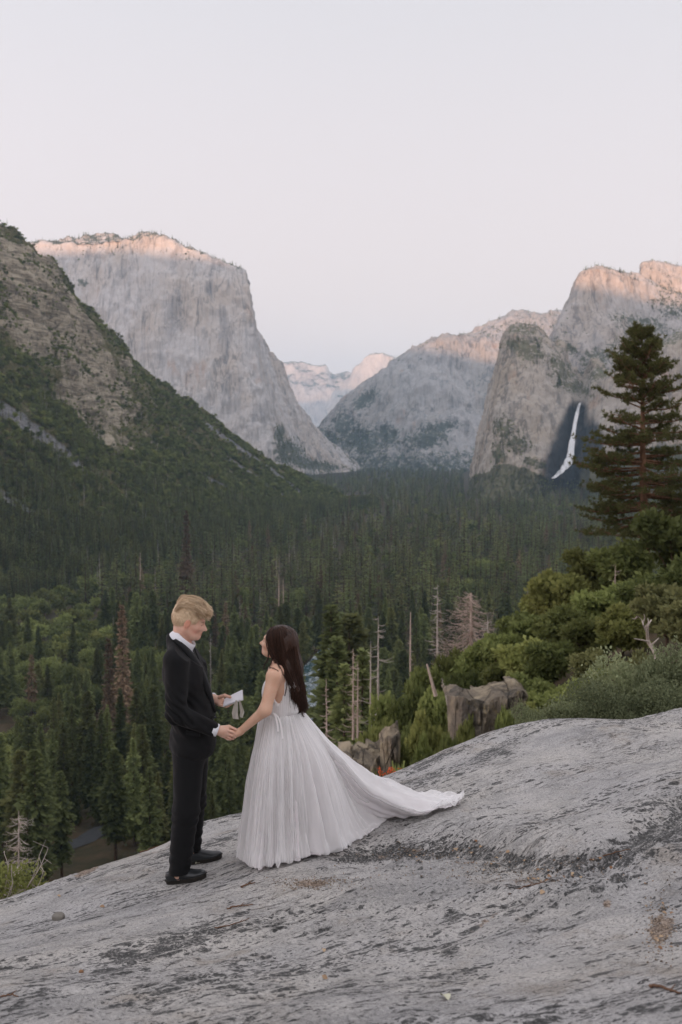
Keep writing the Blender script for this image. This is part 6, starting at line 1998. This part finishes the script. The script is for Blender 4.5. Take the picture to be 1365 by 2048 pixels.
g = np.random.default_rng(91)
oakS = [broadleaf(500 + i, 6.0, 2.9, 4600, 0.46, 26, limbs=9, small=0.68) for i in range(4)]
oakS_me = [(t.mesh('trunk', M_bark), c.mesh('crown', M_oak, False)) for t, c in oakS]
brS = [broadleaf(520 + i, 6.0, 2.9, 4600, 0.42, 26, limbs=9, small=0.68) for i in range(3)]
brS_me = [(t.mesh('trunk', M_bark), c.mesh('crown', M_brush, False)) for t, c in brS]
OAKS = [(1125, 1112, 74, 60), (1192, 1152, 80, 58), (1250, 1172, 72, 64), (1350, 1180, 66, 80), (1290, 1205, 58, 60), (1212, 1185, 60, 58), (1085, 1165, 80, 45),
        (1060, 1222, 62, 58), (1005, 1240, 60, 50), (1135, 1205, 56, 62), (1060, 1262, 50, 58), (1112, 1288, 46, 56), (1182, 1250, 48, 54), (1255, 1215, 46, 58),
        (1225, 1300, 34, 50), (1160, 1335, 36, 48), (1105, 1350, 40, 50), (1065, 1325, 44, 44), (1385, 1200, 50, 70), (1010, 1300, 52, 42),
        (955, 1262, 62, 42), (905, 1268, 64, 40), (855, 1290, 62, 42), (830, 1330, 56, 44), (782, 1345, 58, 44), (762, 1388, 52, 44), (722, 1425, 50, 32), (802, 1402, 48, 42),
        (850, 1378, 46, 38), (880, 1335, 52, 38), (935, 1310, 54, 40), (702, 1470, 48, 28), (772, 1450, 45, 36), (822, 1440, 42, 32), (850, 1415, 41, 28), (1075, 1395, 36, 40), (1045, 1410, 33, 30), (905, 1430, 40, 20), (885, 1452, 36, 24), (840, 1478, 36, 26), (960, 1345, 47, 24), (922, 1352, 41.8, 24), (950, 1362, 42, 24), (978, 1358, 41.8, 24), (1008, 1350, 41.5, 28), (1044, 1340, 41, 34), (1072, 1372, 38, 26), (905, 1405, 37.4, 20), (985, 1432, 36.4, 12), (940, 1378, 38.6, 20), (1018, 1372, 38.2, 20), (1066, 1392, 36.8, 22), (962, 1452, 36.2, 11), (1030, 1440, 36.0, 12), (898, 1462, 36, 22), (1064, 1440, 34, 24), (745, 1476, 38, 22), (700, 1522, 37, 18), (806, 1462, 36, 24), (668, 1500, 46, 22), (782, 1490, 36, 14)]
BRUSH = [(1345, 1228, 40, 74), (1290, 1262, 31, 54), (1400, 1240, 34, 70), (1240, 1330, 30, 44), (1190, 1290, 42, 44), (1130, 1390, 26, 40), (1320, 1290, 26, 40)]
OL = ['olive green oak on the spur beneath the tall pine', 'dense dark oak on the brushy spur behind the rock', 'light green oak leaning over the granite outcrop', 'low oak scrub on the spur above the valley']
def place(lst, meshes, name, cat, labels, grp, z0=6.0, r0=2.9):
    for u, vt, Y, hw in lst:
        bs = ground_at(u, Y); tp = P(u, vt, Y)[2]
        H = max(tp - bs[2], 1.3)
        r = hw * Y / FPX * 1.15
        k = int(g.integers(0, len(meshes)))
        lab = labels[0] if (u > 1180 and vt < 1200) else labels[2 % len(labels)] if (u > 900 and u < 1000) else labels[3 % len(labels)] if u < 900 else labels[1 % len(labels)]
        plant_tree(name, meshes[k], tuple(bs - [0, 0, 0.2]), g.uniform(0, 6.28), (r / r0, r / r0, max(H / z0 * 0.92, 0.95 * r / r0)), lab, cat, grp + ': ' + lab)
place(OAKS, oakS_me, 'oak_tree', 'oak', OL, 'oaks on the spur')
place(BRUSH, brS_me, 'brush_bush', 'bush', ['yellow green bush on the slope beside the bleached branch', 'yellow green bush on the slope between the oaks'], 'bushes on the spur')

# light conifers below the spur
for u, vt, Y, lab in ((664, 1212, 190, 'sunny green conifer standing beside the river'), (702, 1228, 230, 'tall green conifer behind the grey snags'), (690, 1330, 150, 'bushy conifer at the foot of the spur'),
                      (672, 1275, 175, 'green conifer between the river and the grey snags'), (725, 1300, 160, 'dark conifer rising behind the oak scrub')):
    b = ground_at(u, Y); H = P(u, vt, Y)[2] - b[2]
    s = H / 40
    plant_tree('conifer_tree', conN_me[int(g.integers(0, 4))], tuple(b), g.uniform(0, 6.28), (s * 1.25, s * 1.25, s), lab, 'conifer', None)

# shrubs right behind the rock
shr = [broadleaf(540 + i, 1.6, 0.95, 9000, 0.055, 16, limbs=9) for i in range(3)]
shr_me = [(t.mesh('stems', M_bark), c.mesh('leaves', M_manz, False)) for t, c in shr]
for i, (u, vt, Y, hw, lab) in enumerate(((1205, 1338, 12.6, 80, 'grey green leathery shrub against the granite edge'), (1285, 1300, 13.4, 92, 'tall grey green shrub below the bleached branch'), (1360, 1286, 12.9, 95, 'broad grey green shrub beside the top of the slab'),
                                         (1135, 1385, 12.0, 62, 'small grey green shrub where the slab dips'), (1240, 1372, 11.6, 70, 'low grey green shrub hugging the rock crest'), (1330, 1362, 11.8, 74, 'leafy shrub growing from behind the slab'), (1440, 1300, 12.4, 90, 'wide shrub past the end of the slab'), (1068, 1432, 11.6, 34, 'tiny shrub in the notch of the slab'))):
    tp = P(u, vt, Y)[2]; r = hw * Y / FPX * 1.1
    zb = float(P(u, 1452 if u < 1150 else 1470, Y)[2]) - 0.35
    b = np.array([(u - 682.5) / FPX * Y, Y, zb])
    root = link('shrub', None, label=lab, category='shrub', loc=tuple(b), rotz=g.uniform(0, 6.28), scale=(r / 0.95, r / 0.95, max((tp - zb) / 1.6, 0.4)))
    link('stems', shr_me[i % 3][0], root); link('leaves', shr_me[i % 3][1], root)

# shrub at the left edge of the rock with bare twigs
def left_shrub():
    gg = np.random.default_rng(3)
    b = P(20, 1850, 7.9) - [0, 0, 0.35]
    root = link('shrub', None, label='green shrub with bare grey twigs at the low edge of the slab', category='shrub', loc=tuple(b))
    cr = MB()
    bl = [(-0.32, 0.1, 0.62, 0.26), (-0.05, 0.15, 0.58, 0.24), (0.14, 0.2, 0.44, 0.2), (-0.5, 0.0, 0.45, 0.25), (-0.2, 0.3, 0.38, 0.28), (-0.5, 0.2, 0.72, 0.2)]
    v, f, t = leaf_blobs(gg, bl, 5200, 0.034)
    cr.add(v, f, tone=t)
    link('leaves', cr.mesh('leaves', M_oak, False), root)
    st = MB()
    for tip in ((0.32, 0.0, 1.0), (0.22, 0.1, 0.92), (-0.25, 0.0, 1.02), (-0.05, 0.1, 0.9), (-0.4, 0.1, 0.98), (0.36, 0.05, 0.62), (0.02, 0.0, 0.85), (-0.55, 0.0, 0.9), (0.28, 0.0, 0.78)):
        p = smooth_path([(-0.15, 0.15, 0.0), (tip[0] * 0.3 - 0.1, 0.1, tip[2] * 0.45), (tip[0] * 0.7, tip[1], tip[2] * 0.8), tip], 12)
        p += np.cumsum(gg.normal(0, 0.006, p.shape), 0)
        st.tube(p, np.linspace(0.008, 0.002, 12), 4)
        for q in range(7):
            e = p[gg.integers(5, 12)]
            st.tube([e, e + unit(gg.normal(size=3) + [0, 0, 0.5]) * gg.uniform(0.05, 0.16)], [0.003, 0.0012], 3)
    link('twigs', st.mesh('twigs', M_dead), root)
left_shrub()

def bleached_branch():
    gg = np.random.default_rng(13)
    Y = 14.6
    root = link('dead_branch', None, loc=tuple(P(1316, 1322, Y)), label='bleached crooked dead branch rising from the shrubs', category='branch')
    o = P(1316, 1322, Y)
    mb = MB()
    main = smooth_path([P(*q) - o for q in ((1316, 1330, Y), (1310, 1305, Y), (1298, 1285, Y + 0.1), (1295, 1266, Y), (1297, 1250, Y - 0.1), (1303, 1240, Y))], 20)
    mb.tube(main, np.linspace(0.035, 0.010, 20), 6)
    for pts in (((1296, 1268), (1288, 1252), (1284, 1240), (1276, 1232)), ((1290, 1255), (1297, 1246), (1296, 1236)), ((1303, 1290), (1312, 1282), (1318, 1276)), ((1299, 1283), (1284, 1280), (1268, 1277)), ((1286, 1245), (1290, 1236), (1288, 1228)), ((1312, 1318), (1318, 1305), (1312, 1295)), ((1276, 1233), (1270, 1238), (1264, 1236))):
        p = smooth_path([P(u, v, Y + gg.normal(0, 0.08)) - o for u, v in pts], 9)
        mb.tube(p, np.linspace(0.016, 0.004, 9), 5)
    link('limb', mb.mesh('limb', M_dead), root)
bleached_branch()

# ---- granite outcrops of the spur
def mat_outcrop():
    k = NT('brown_outcrop_granite')
    p = k.pos()
    n = k.noise(k.mapv(p, (1.1, 1.1, 0.25)), 1.0, 6, 0.65, 0.6)
    n2 = k.noise(p, 0.6, 5, 0.65)
    n3 = k.noise(p, 6.0, 5, 0.7)
    c = k.mix(k.rng(n2, 0.38, 0.62), (0.22, 0.185, 0.145), (0.46, 0.38, 0.27))
    c = k.mix(k.rng(n, 0.50, 0.64, 0, 0.75), c, (0.085, 0.08, 0.072))
    c = k.mix(k.rng(k.noise(p, 1.1, 4), 0.60, 0.70, 0, 0.6), c, (0.40, 0.32, 0.17))
    ed = k.voro(k.mapv(p, (1.3, 0.5, 0.32)), 1.0, 'DISTANCE_TO_EDGE', 'Distance')
    crk = k.rng(ed, 0.0, 0.03, 1.0, 0.0)
    c = k.mix(k.math('MULTIPLY', crk, k.rng(n2, 0.4, 0.6, 0.15, 0.75)), c, (0.05, 0.043, 0.036))
    return k.fin(c, 0.9, 0.2, k.bump(k.math('SUBTRACT', k.math('ADD', n, n3), crk), 0.9, 0.3))
M_out = mat_outcrop()
def outcrop(u0, u1, vt, vb, Y, depth, seed, label, tilt=0.0, nu=72):
    x0, x1 = P(u0, vt, Y)[0], P(u1, vt, Y)[0]
    zt = P(u0, vt + 16, Y)[2] - 0.35; zb = P(u0, vb, Y)[2] - 2.0
    c = np.array([(x0 + x1) / 2, Y + depth / 2, zb])
    W, Hh = x1 - x0, zt - zb
    nv = 60
    a = np.linspace(0, 1, nu)[None]; t = np.linspace(0, 1, nv)[:, None]
    # a face that bulges towards the viewer, wrapped at both ends, then a rough top running back
    wrap = np.clip(np.minimum(a, 1 - a) * W / 0.5, 0, 1) ** 0.5
    X = (a - 0.5) * W + 0 * t
    col = vnoise(XYZ(np.floor(a * W / 0.75 + 0.6 * np.sin(t * 3 + seed)), 0 * a, seed + 0 * a + 0 * t), 4)
    topline = 1 - 0.10 * (1 - wrap) + (0.05 * col + 0.30 * fbm(XYZ(a * W / 1.3, 0 * a, seed + 0 * a), 3, seed)) / Hh + tilt * 0.5 * (a - 0.5)
    f = np.clip(t / 0.72, 0, 1); g_ = np.clip((t - 0.72) / 0.28, 0, 1)
    Z = Hh * topline * (f ** 0.95) + 0.35 * fbm(XYZ(X, 3 * g_, 0), 3, seed) * (g_ > 0)
    blk = vnoise(XYZ(np.floor(a * W / 0.75 + 0.6 * np.sin(t * 3 + seed)), np.floor(t * Hh / 1.25 + 0.7 * np.sin(a * W * 1.3)), seed + 0 * a + 0 * t), 2)
    Yv = -depth / 2 * wrap + 0.30 * f * Hh * 0.22 + depth * g_ + 0.16 * blk + 0.42 * col + 0.55 * np.abs(vnoise(XYZ(X / 0.62, seed + 0 * X, Z / 5.0), 6)) + 0.22 * fbm(XYZ(X / 0.8, Z / 1.6, seed + 0 * X), 4, seed) + 0.16 * fbm(XYZ(X / 0.22, Z / 0.5, seed + 0 * X), 3, seed + 1, ridge=True)
    v = np.stack([X, Yv, Z], -1)
    me = mesh_from('granite_outcrop', v.reshape(-1, 3), grid_faces(nv, nu), M_out, smooth=False)
    link('granite_outcrop', me, loc=tuple(c), label=label, category='outcrop')
outcrop(906, 1080, 1372, 1520, 38.5, 3.0, 1, 'fluted brown granite outcrop below the leaning dead trunk', 0.10, 150)
outcrop(676, 772, 1488, 1570, 40, 2.4, 4, 'rounded brown boulder near the tail of the oak scrub', 0.0)
outcrop(764, 806, 1458, 1570, 39, 1.6, 5, 'narrow grey rock pillar among the oak scrub', 0.2)

# ---- single snags
def put_snag(u, vt, vb, Y, label, seed, r0=0.010, nb=40, bl=0.09, start=0.3, mat=None, lean=0.0, twig=0, droop=-0.2, taper=0.12, extra=0.0, brs=1.0):
    b = P(u, vb, Y); t = P(u + lean, vt, Y)
    H = np.linalg.norm(t - b) + extra
    t_, br = snag(seed, H, r0 * H + 0.05, nb, bl * H, taper, start, droop, twig, brs)
    d = unit(t - b)
    root = link('dead_tree', None, loc=tuple(t - d * H), label=label, category='dead tree', rotz=0)
    root.rotation_euler = Vector(d.tolist()).to_track_quat('Z', 'Y').to_euler()
    link('trunk', t_.mesh('trunk', mat or M_dead), root)
    link('branches', br.mesh('branches', mat or M_dead), root)
put_snag(875, 1168, 1272, 118, 'tall bleached snag with a comb of short dead branches', 1, nb=60, bl=0.20, start=0.02, extra=3)
put_snag(943, 1186, 1272, 108, 'bushy pinkish dead conifer with a broken top', 2, nb=190, bl=0.62, start=0.12, mat=M_dead2, twig=4, droop=-0.35, r0=0.02, taper=0.5, extra=3)
put_snag(976, 1232, 1385, 72, 'thin grey dead trunk standing in the oak scrub', 3, nb=34, bl=0.16, start=0.4, twig=1, extra=2)
put_snag(821, 1224, 1300, 125, 'bare reddish dead trunk without branches', 4, nb=16, bl=0.08, mat=M_dead2, r0=0.008, taper=0.4, extra=6)
put_snag(757, 1232, 1362, 108, 'pale snag with curved branches near its foot', 5, nb=30, bl=0.22, start=0.05, extra=4)
put_snag(741, 1282, 1385, 106, 'short pale snag leaning against its taller neighbour', 6, nb=16, bl=0.14, start=0.05, extra=4)
put_snag(707, 1298, 1402, 100, 'weathered pinkish snag with ragged side branches', 7, nb=60, bl=0.17, start=0.05, mat=M_dead2, extra=4)
put_snag(716, 1322, 1402, 99, 'broken pinkish snag close to the ragged one', 8, nb=26, bl=0.13, start=0.1, mat=M_dead2, extra=4)
put_snag(654, 1358, 1500, 86, 'slim pinkish dead trunk with stubby branches above the train', 9, nb=70, bl=0.10, start=0.02, mat=M_dead2, extra=5, r0=0.008)
put_snag(912, 1462, 1350, 45, 'leaning dead trunk with a few snapped limbs', 10, nb=10, bl=0.12, mat=M_dead2, lean=-26) if False else None
put_snag(908, 1356, 1462, 44.5, 'leaning dead trunk with snapped limbs across the outcrop', 11, nb=12, bl=0.14, start=0.35, mat=M_dead, lean=-24)
put_snag(872, 1328, 1392, 47, 'thick reddish broken trunk leaning over the oak scrub', 12, nb=6, bl=0.25, mat=M_dead2, lean=-18, r0=0.028, taper=0.45)
put_snag(1056, 1176, 1222, 130, 'short grey snag rising behind the spur oaks', 13, nb=16, bl=0.15, extra=4)
put_snag(1231, 1128, 1215, 62, 'thin orange dead pine stem beneath the tall pine', 14, nb=14, bl=0.30, start=0.3, mat=M_dead2, r0=0.008)
put_snag(778, 1265, 1340, 115, 'dark thin snag behind the pale ones', 15, nb=18, bl=0.1, mat=M_dead2, extra=4) if False else None
put_snag(38, 1622, 1790, 58, 'frosted grey dead conifer behind the twiggy shrub', 16, nb=220, bl=0.16, start=0.25, droop=-0.35, extra=10, brs=0.4, twig=3, r0=0.007)
put_snag(558, 1148, 1200, 640, 'tall orange dead trunk in the middle of the forest', 17, nb=40, bl=0.07, mat=M_dead2, r0=0.014, taper=0.3, extra=4)
put_snag(567, 1158, 1200, 642, 'shorter orange dead trunk beside its taller twin', 18, nb=30, bl=0.07, mat=M_dead2, r0=0.013, taper=0.3, extra=2)
put_snag(281, 1105, 1150, 820, 'lone orange dead trunk on the lower forest slope', 19, nb=30, bl=0.07, mat=M_dead2, r0=0.014, taper=0.3, extra=4)
put_snag(398, 1285, 1340, 420, 'grey dead top poking through the near forest', 20, nb=20, bl=0.07, extra=15) if False else None

# rusty dying conifers picked out in the near forest
rusty = [conifer(700 + i, 40, 0.9, 3.6, 0.12, 0.8) for i in range(2)]
rusty_me = [(t.mesh('trunk', M_bark), c.mesh('crown', M_rust, False)) for t, c in rusty]
for u, vt, Y, lab in ((240, 1208, 470, 'tall brown dying conifer beside the oaks'), (212, 1275, 440, 'smaller brown dying conifer in front of the tall one'), (372, 1020, 900, 'brown dying conifer on the lower slope')):
    b = ground_at(u, Y); s = (P(u, vt, Y)[2] - b[2]) / 40
    plant_tree('dying_conifer', rusty_me[0], tuple(b), 1.0, (s, s, s), lab, 'conifer', None)

# ---- orange wildflowers behind the crest
kf = NT('orange_bracts'); M_flow = kf.fin(kf.mix(kf.noise(kf.obj(), 90, 3), (0.62, 0.075, 0.03), (0.80, 0.19, 0.06)), 0.7, 0.2)
kf = NT('flower_stem'); M_stem = kf.fin(kf.mix(kf.noise(kf.obj(), 40, 3), (0.07, 0.09, 0.035), (0.11, 0.12, 0.05)), 0.8, 0.2)
def wildflower(u, v, Y, seed, label, group=None):
    gg = np.random.default_rng(seed)
    tp = P(u, v, Y); b = np.array([tp[0] + gg.normal(0, 0.02), tp[1], tp[2] - 0.22])
    root = link('wildflower', None, loc=tuple(b), label=label, category='flower', group=group)
    st = MB(); st.tube(smooth_path([(0, 0, -0.12), (0.01, 0, 0.08), tuple(tp - b)], 6), [0.004, 0.004, 0.0035, 0.003, 0.003, 0.003], 4)
    for q in range(7):
        e = (tp - b) * gg.uniform(0.1, 0.7)
        vv, ff = leaf_tris(e[None], unit(gg.normal(size=3) + [0, 0, 0.8])[None], 0.012, 0.06, None, gg); st.add(vv, ff)
    link('stem', st.mesh('stem', M_stem), root)
    bl = MB(); n = 18
    c = (tp - b)[None] + np.column_stack([gg.normal(0, 0.006, n), gg.normal(0, 0.006, n), gg.uniform(-0.045, 0.015, n)])
    vv, ff = leaf_tris(c, unit(np.column_stack([gg.normal(0, 1, n), gg.normal(0, 1, n), gg.uniform(0.2, 1.4, n)])), 0.008, 0.022, None, gg)
    bl.add(vv, ff)
    link('bloom', bl.mesh('bloom', M_flow, False), root)
for i, (u, v, dy) in enumerate(((760, 1538, 0.45), (764, 1545, 0.4), (769, 1549, 0.5), (775, 1546, 0.45), (779, 1540, 0.4), (783, 1538, 0.5), (788, 1541, 0.45), (786, 1547, 0.4), (801, 1540, 0.5), (760, 1549, 0.5))):
    wildflower(u, v, 8.75 + dy, 900 + i, ['tallest orange wildflower nearest the dress', 'orange wildflower in the clump behind the crest'][min(i, 1)] if i < 8 else ['lone orange wildflower apart from the clump', 'low orange wildflower touching the dress'][i - 8], 'orange wildflowers of the clump' if 0 < i < 8 else None)

# ================================================================== small things on the slab
kf = NT('grey_stone'); M_stone = kf.fin(kf.mix(kf.noise(kf.obj(), 14, 5, 0.7), (0.14, 0.13, 0.115), (0.27, 0.25, 0.22)), 0.9, 0.2, kf.bump(kf.noise(kf.obj(), 30, 4), 0.6, 0.01))
kf = NT('rusty_twig'); M_twig = kf.fin(kf.mix(kf.noise(kf.obj(), 30, 3), (0.10, 0.055, 0.035), (0.21, 0.12, 0.075)), 0.85, 0.2)
kf = NT('dry_leaf'); M_dry = kf.fin(kf.mix(kf.rnd(), (0.22, 0.115, 0.06), (0.48, 0.36, 0.24)), 0.8, 0.2)
kf = NT('pale_leaf'); M_pale = kf.fin(kf.mix(kf.noise(kf.obj(), 20, 3), (0.50, 0.50, 0.36), (0.62, 0.60, 0.48)), 0.8, 0.2)
kf = NT('gravel'); M_grav = kf.fin(kf.mix(kf.attr('tone'), (0.10, 0.075, 0.055), (0.42, 0.34, 0.27)), 0.9, 0.2)

def blob(gg, r, n=3, rough=0.25):
    bm = bmesh.new(); bmesh.ops.create_icosphere(bm, subdivisions=n, radius=1.0)
    v = np.array([q.co[:] for q in bm.verts]); f = np.array([[q.index for q in p.verts] for p in bm.faces]); bm.free()
    v = v * (1 + rough * fbm(v * 1.4 + gg.uniform(0, 50), 3, 3)[:, None])
    v = np.sign(v) * np.abs(v) ** 0.85
    return v * np.asarray(r), f

gg = np.random.default_rng(17)
p = rock_hit(117, 1838)
v, f = blob(gg, (0.036, 0.030, 0.026)); link('stone', mesh_from('stone', v, f, M_stone, False), loc=tuple(p + [0, 0, 0.012]), label='small rounded grey stone lying on the bare slab', category='stone')
p = rock_hit(163, 1945)
v, f = blob(gg, (0.011, 0.009, 0.008), 2); link('pebble', mesh_from('pebble', v, f, M_dry), loc=tuple(p + [0, 0, 0.004]), label='small orange pebble among the black lichen flecks', category='pebble')

def twig(pts, r, label):
    P3 = []
    for u, v in pts:
        q = rock_hit(u, v); q[2] += r * 0.9; P3.append(q)
    P3 = np.array(P3); o = P3.mean(0)
    mb = MB(); c = smooth_path(P3 - o, 14); c += gg.normal(0, r * 0.35, c.shape)
    mb.tube(c, np.linspace(r, r * 0.45, 14), 5)
    e = c[8]; mb.tube([e, e + [0.02, 0.015, 0.012]], [r * 0.5, r * 0.25], 4)
    link('twig', mb.mesh('twig', M_twig), loc=tuple(o), label=label, category='twig')
twig([(455, 1819), (475, 1815), (508, 1813)], 0.0055, 'straight reddish twig lying in front of the black shoes')
twig([(2, 1999), (18, 1996), (36, 1995)], 0.0050, 'short reddish twig beside the dark lichen streak')
twig([(482, 1778), (495, 1771), (510, 1769)], 0.0060, 'dark bent twig next to the grit hollow')
twig([(1018, 1790), (1050, 1775), (1090, 1768)], 0.0048, 'thin brown twig across the debris crease')
twig([(1300, 1975), (1335, 1982), (1362, 1990)], 0.0060, 'dark stick by the soil pocket of the slab')
twig([(1180, 1722), (1215, 1712), (1260, 1700)], 0.0050, 'long brown twig caught in the debris crease')
twig([(430, 1860), (470, 1850), (500, 1838)], 0.0035, 'very thin curved twig on the pale slab')
twig([(280, 1703), (300, 1694), (318, 1692)], 0.0060, 'pale curled twig near the crest behind the suit')

def leafmesh(seed, L=0.03):
    q = np.random.default_rng(seed)
    s = np.linspace(0, 1, 7)
    w = 0.34 * L * np.sin(np.pi * np.clip(s * 0.95 + 0.03, 0, 1)) ** 0.8
    curl = q.uniform(0.2, 0.5)
    c = np.column_stack([s * L - L / 2, 0 * s, 0.25 * L * curl * np.sin(np.pi * s)])
    V = np.stack([c + np.column_stack([0 * s, -w, 0.4 * w]), c, c + np.column_stack([0 * s, w, 0.5 * w])], 1).reshape(-1, 3)
    V2 = V - [0, 0, 0.0006]
    return np.concatenate([V, V2]), np.concatenate([grid_faces(7, 3), grid_faces(7, 3)[:, ::-1] + 21])
LV = [mesh_from('dry_leaf', *leafmesh(i), M_dry) for i in range(4)]
PL = mesh_from('pale_leaf', *leafmesh(9, 0.04), M_pale)
def leaf_at(u, v, s, label, group=None, me=None):
    q = rock_hit(u, v)
    o = link('dry_leaf', me or LV[int(gg.integers(0, 4))], label=label, category='leaf', group=group, loc=tuple(q + [0, 0, 0.004]), scale=s)
    o.rotation_euler = (gg.normal(0, 0.25), gg.normal(0, 0.25), gg.uniform(0, 6.28))
leaf_at(396, 1729, 1.1, 'pale green leaf scrap between the two shoes', me=PL)
leaf_at(890, 1998, 1.3, 'pale curled leaf on the speckled lower slab', me=PL)
leaf_at(648, 1903, 0.9, 'small brown leaf on the bare middle of the slab')
leaf_at(118, 1794, 0.9, 'pinkish dry leaf above the grey stone')
leaf_at(205, 1816, 1.0, 'brown dry leaf right of the grey stone')
leaf_at(1085, 1789, 1.2, 'orange leaf by the end of the thin twig')
leaf_at(1292, 1770, 0.8, 'tan leaf above the soil pocket')
leaf_at(650, 1960, 0.8, 'pale tan leaf low on the slab')
for i in range(46):
    u = gg.uniform(740, 1260); v = np.interp(u, [600, 740, 860, 950, 1080, 1200, 1300], [1740, 1712, 1700, 1708, 1752, 1728, 1680]) + gg.normal(6, 16)
    leaf_at(u, v, gg.uniform(0.5, 1.05), 'brown dry leaf caught in the debris crease', 'dry leaves in the debris crease')
for i in range(14):
    leaf_at(1320 + gg.normal(0, 16), 1856 + gg.normal(0, 26), gg.uniform(0.4, 0.8), 'brown dry leaf in the soil pocket of the slab', 'dry leaves in the soil pocket')

def gravel():
    mb = MB()
    for cu, cv, su, sv, n in ((625, 1767, 38, 6, 420), (1320, 1858, 18, 30, 320), (1000, 1745, 120, 12, 260), (830, 1712, 60, 8, 140)):
        for i in range(n):
            q = rock_hit(cu + gg.normal(0, su), cv + gg.normal(0, sv))
            r = gg.uniform(0.002, 0.0065)
            v = np.array([[1, 0, 0], [-1, 0, 0], [0, 1, 0], [0, -1, 0], [0, 0, 1], [0, 0, -1.0]]) * r * gg.uniform(0.6, 1.2, (6, 1)) + q + [0, 0, r * 0.3]
            mb.add(v, [[0, 2, 4], [2, 1, 4], [1, 3, 4], [3, 0, 4], [2, 0, 5], [1, 2, 5], [3, 1, 5], [0, 3, 5]], tone=float(gg.uniform()))
    link('gravel', mb.mesh('gravel', M_grav, False), kind='stuff', label='loose brown grit in the hollows of the slab', category='gravel')
gravel()
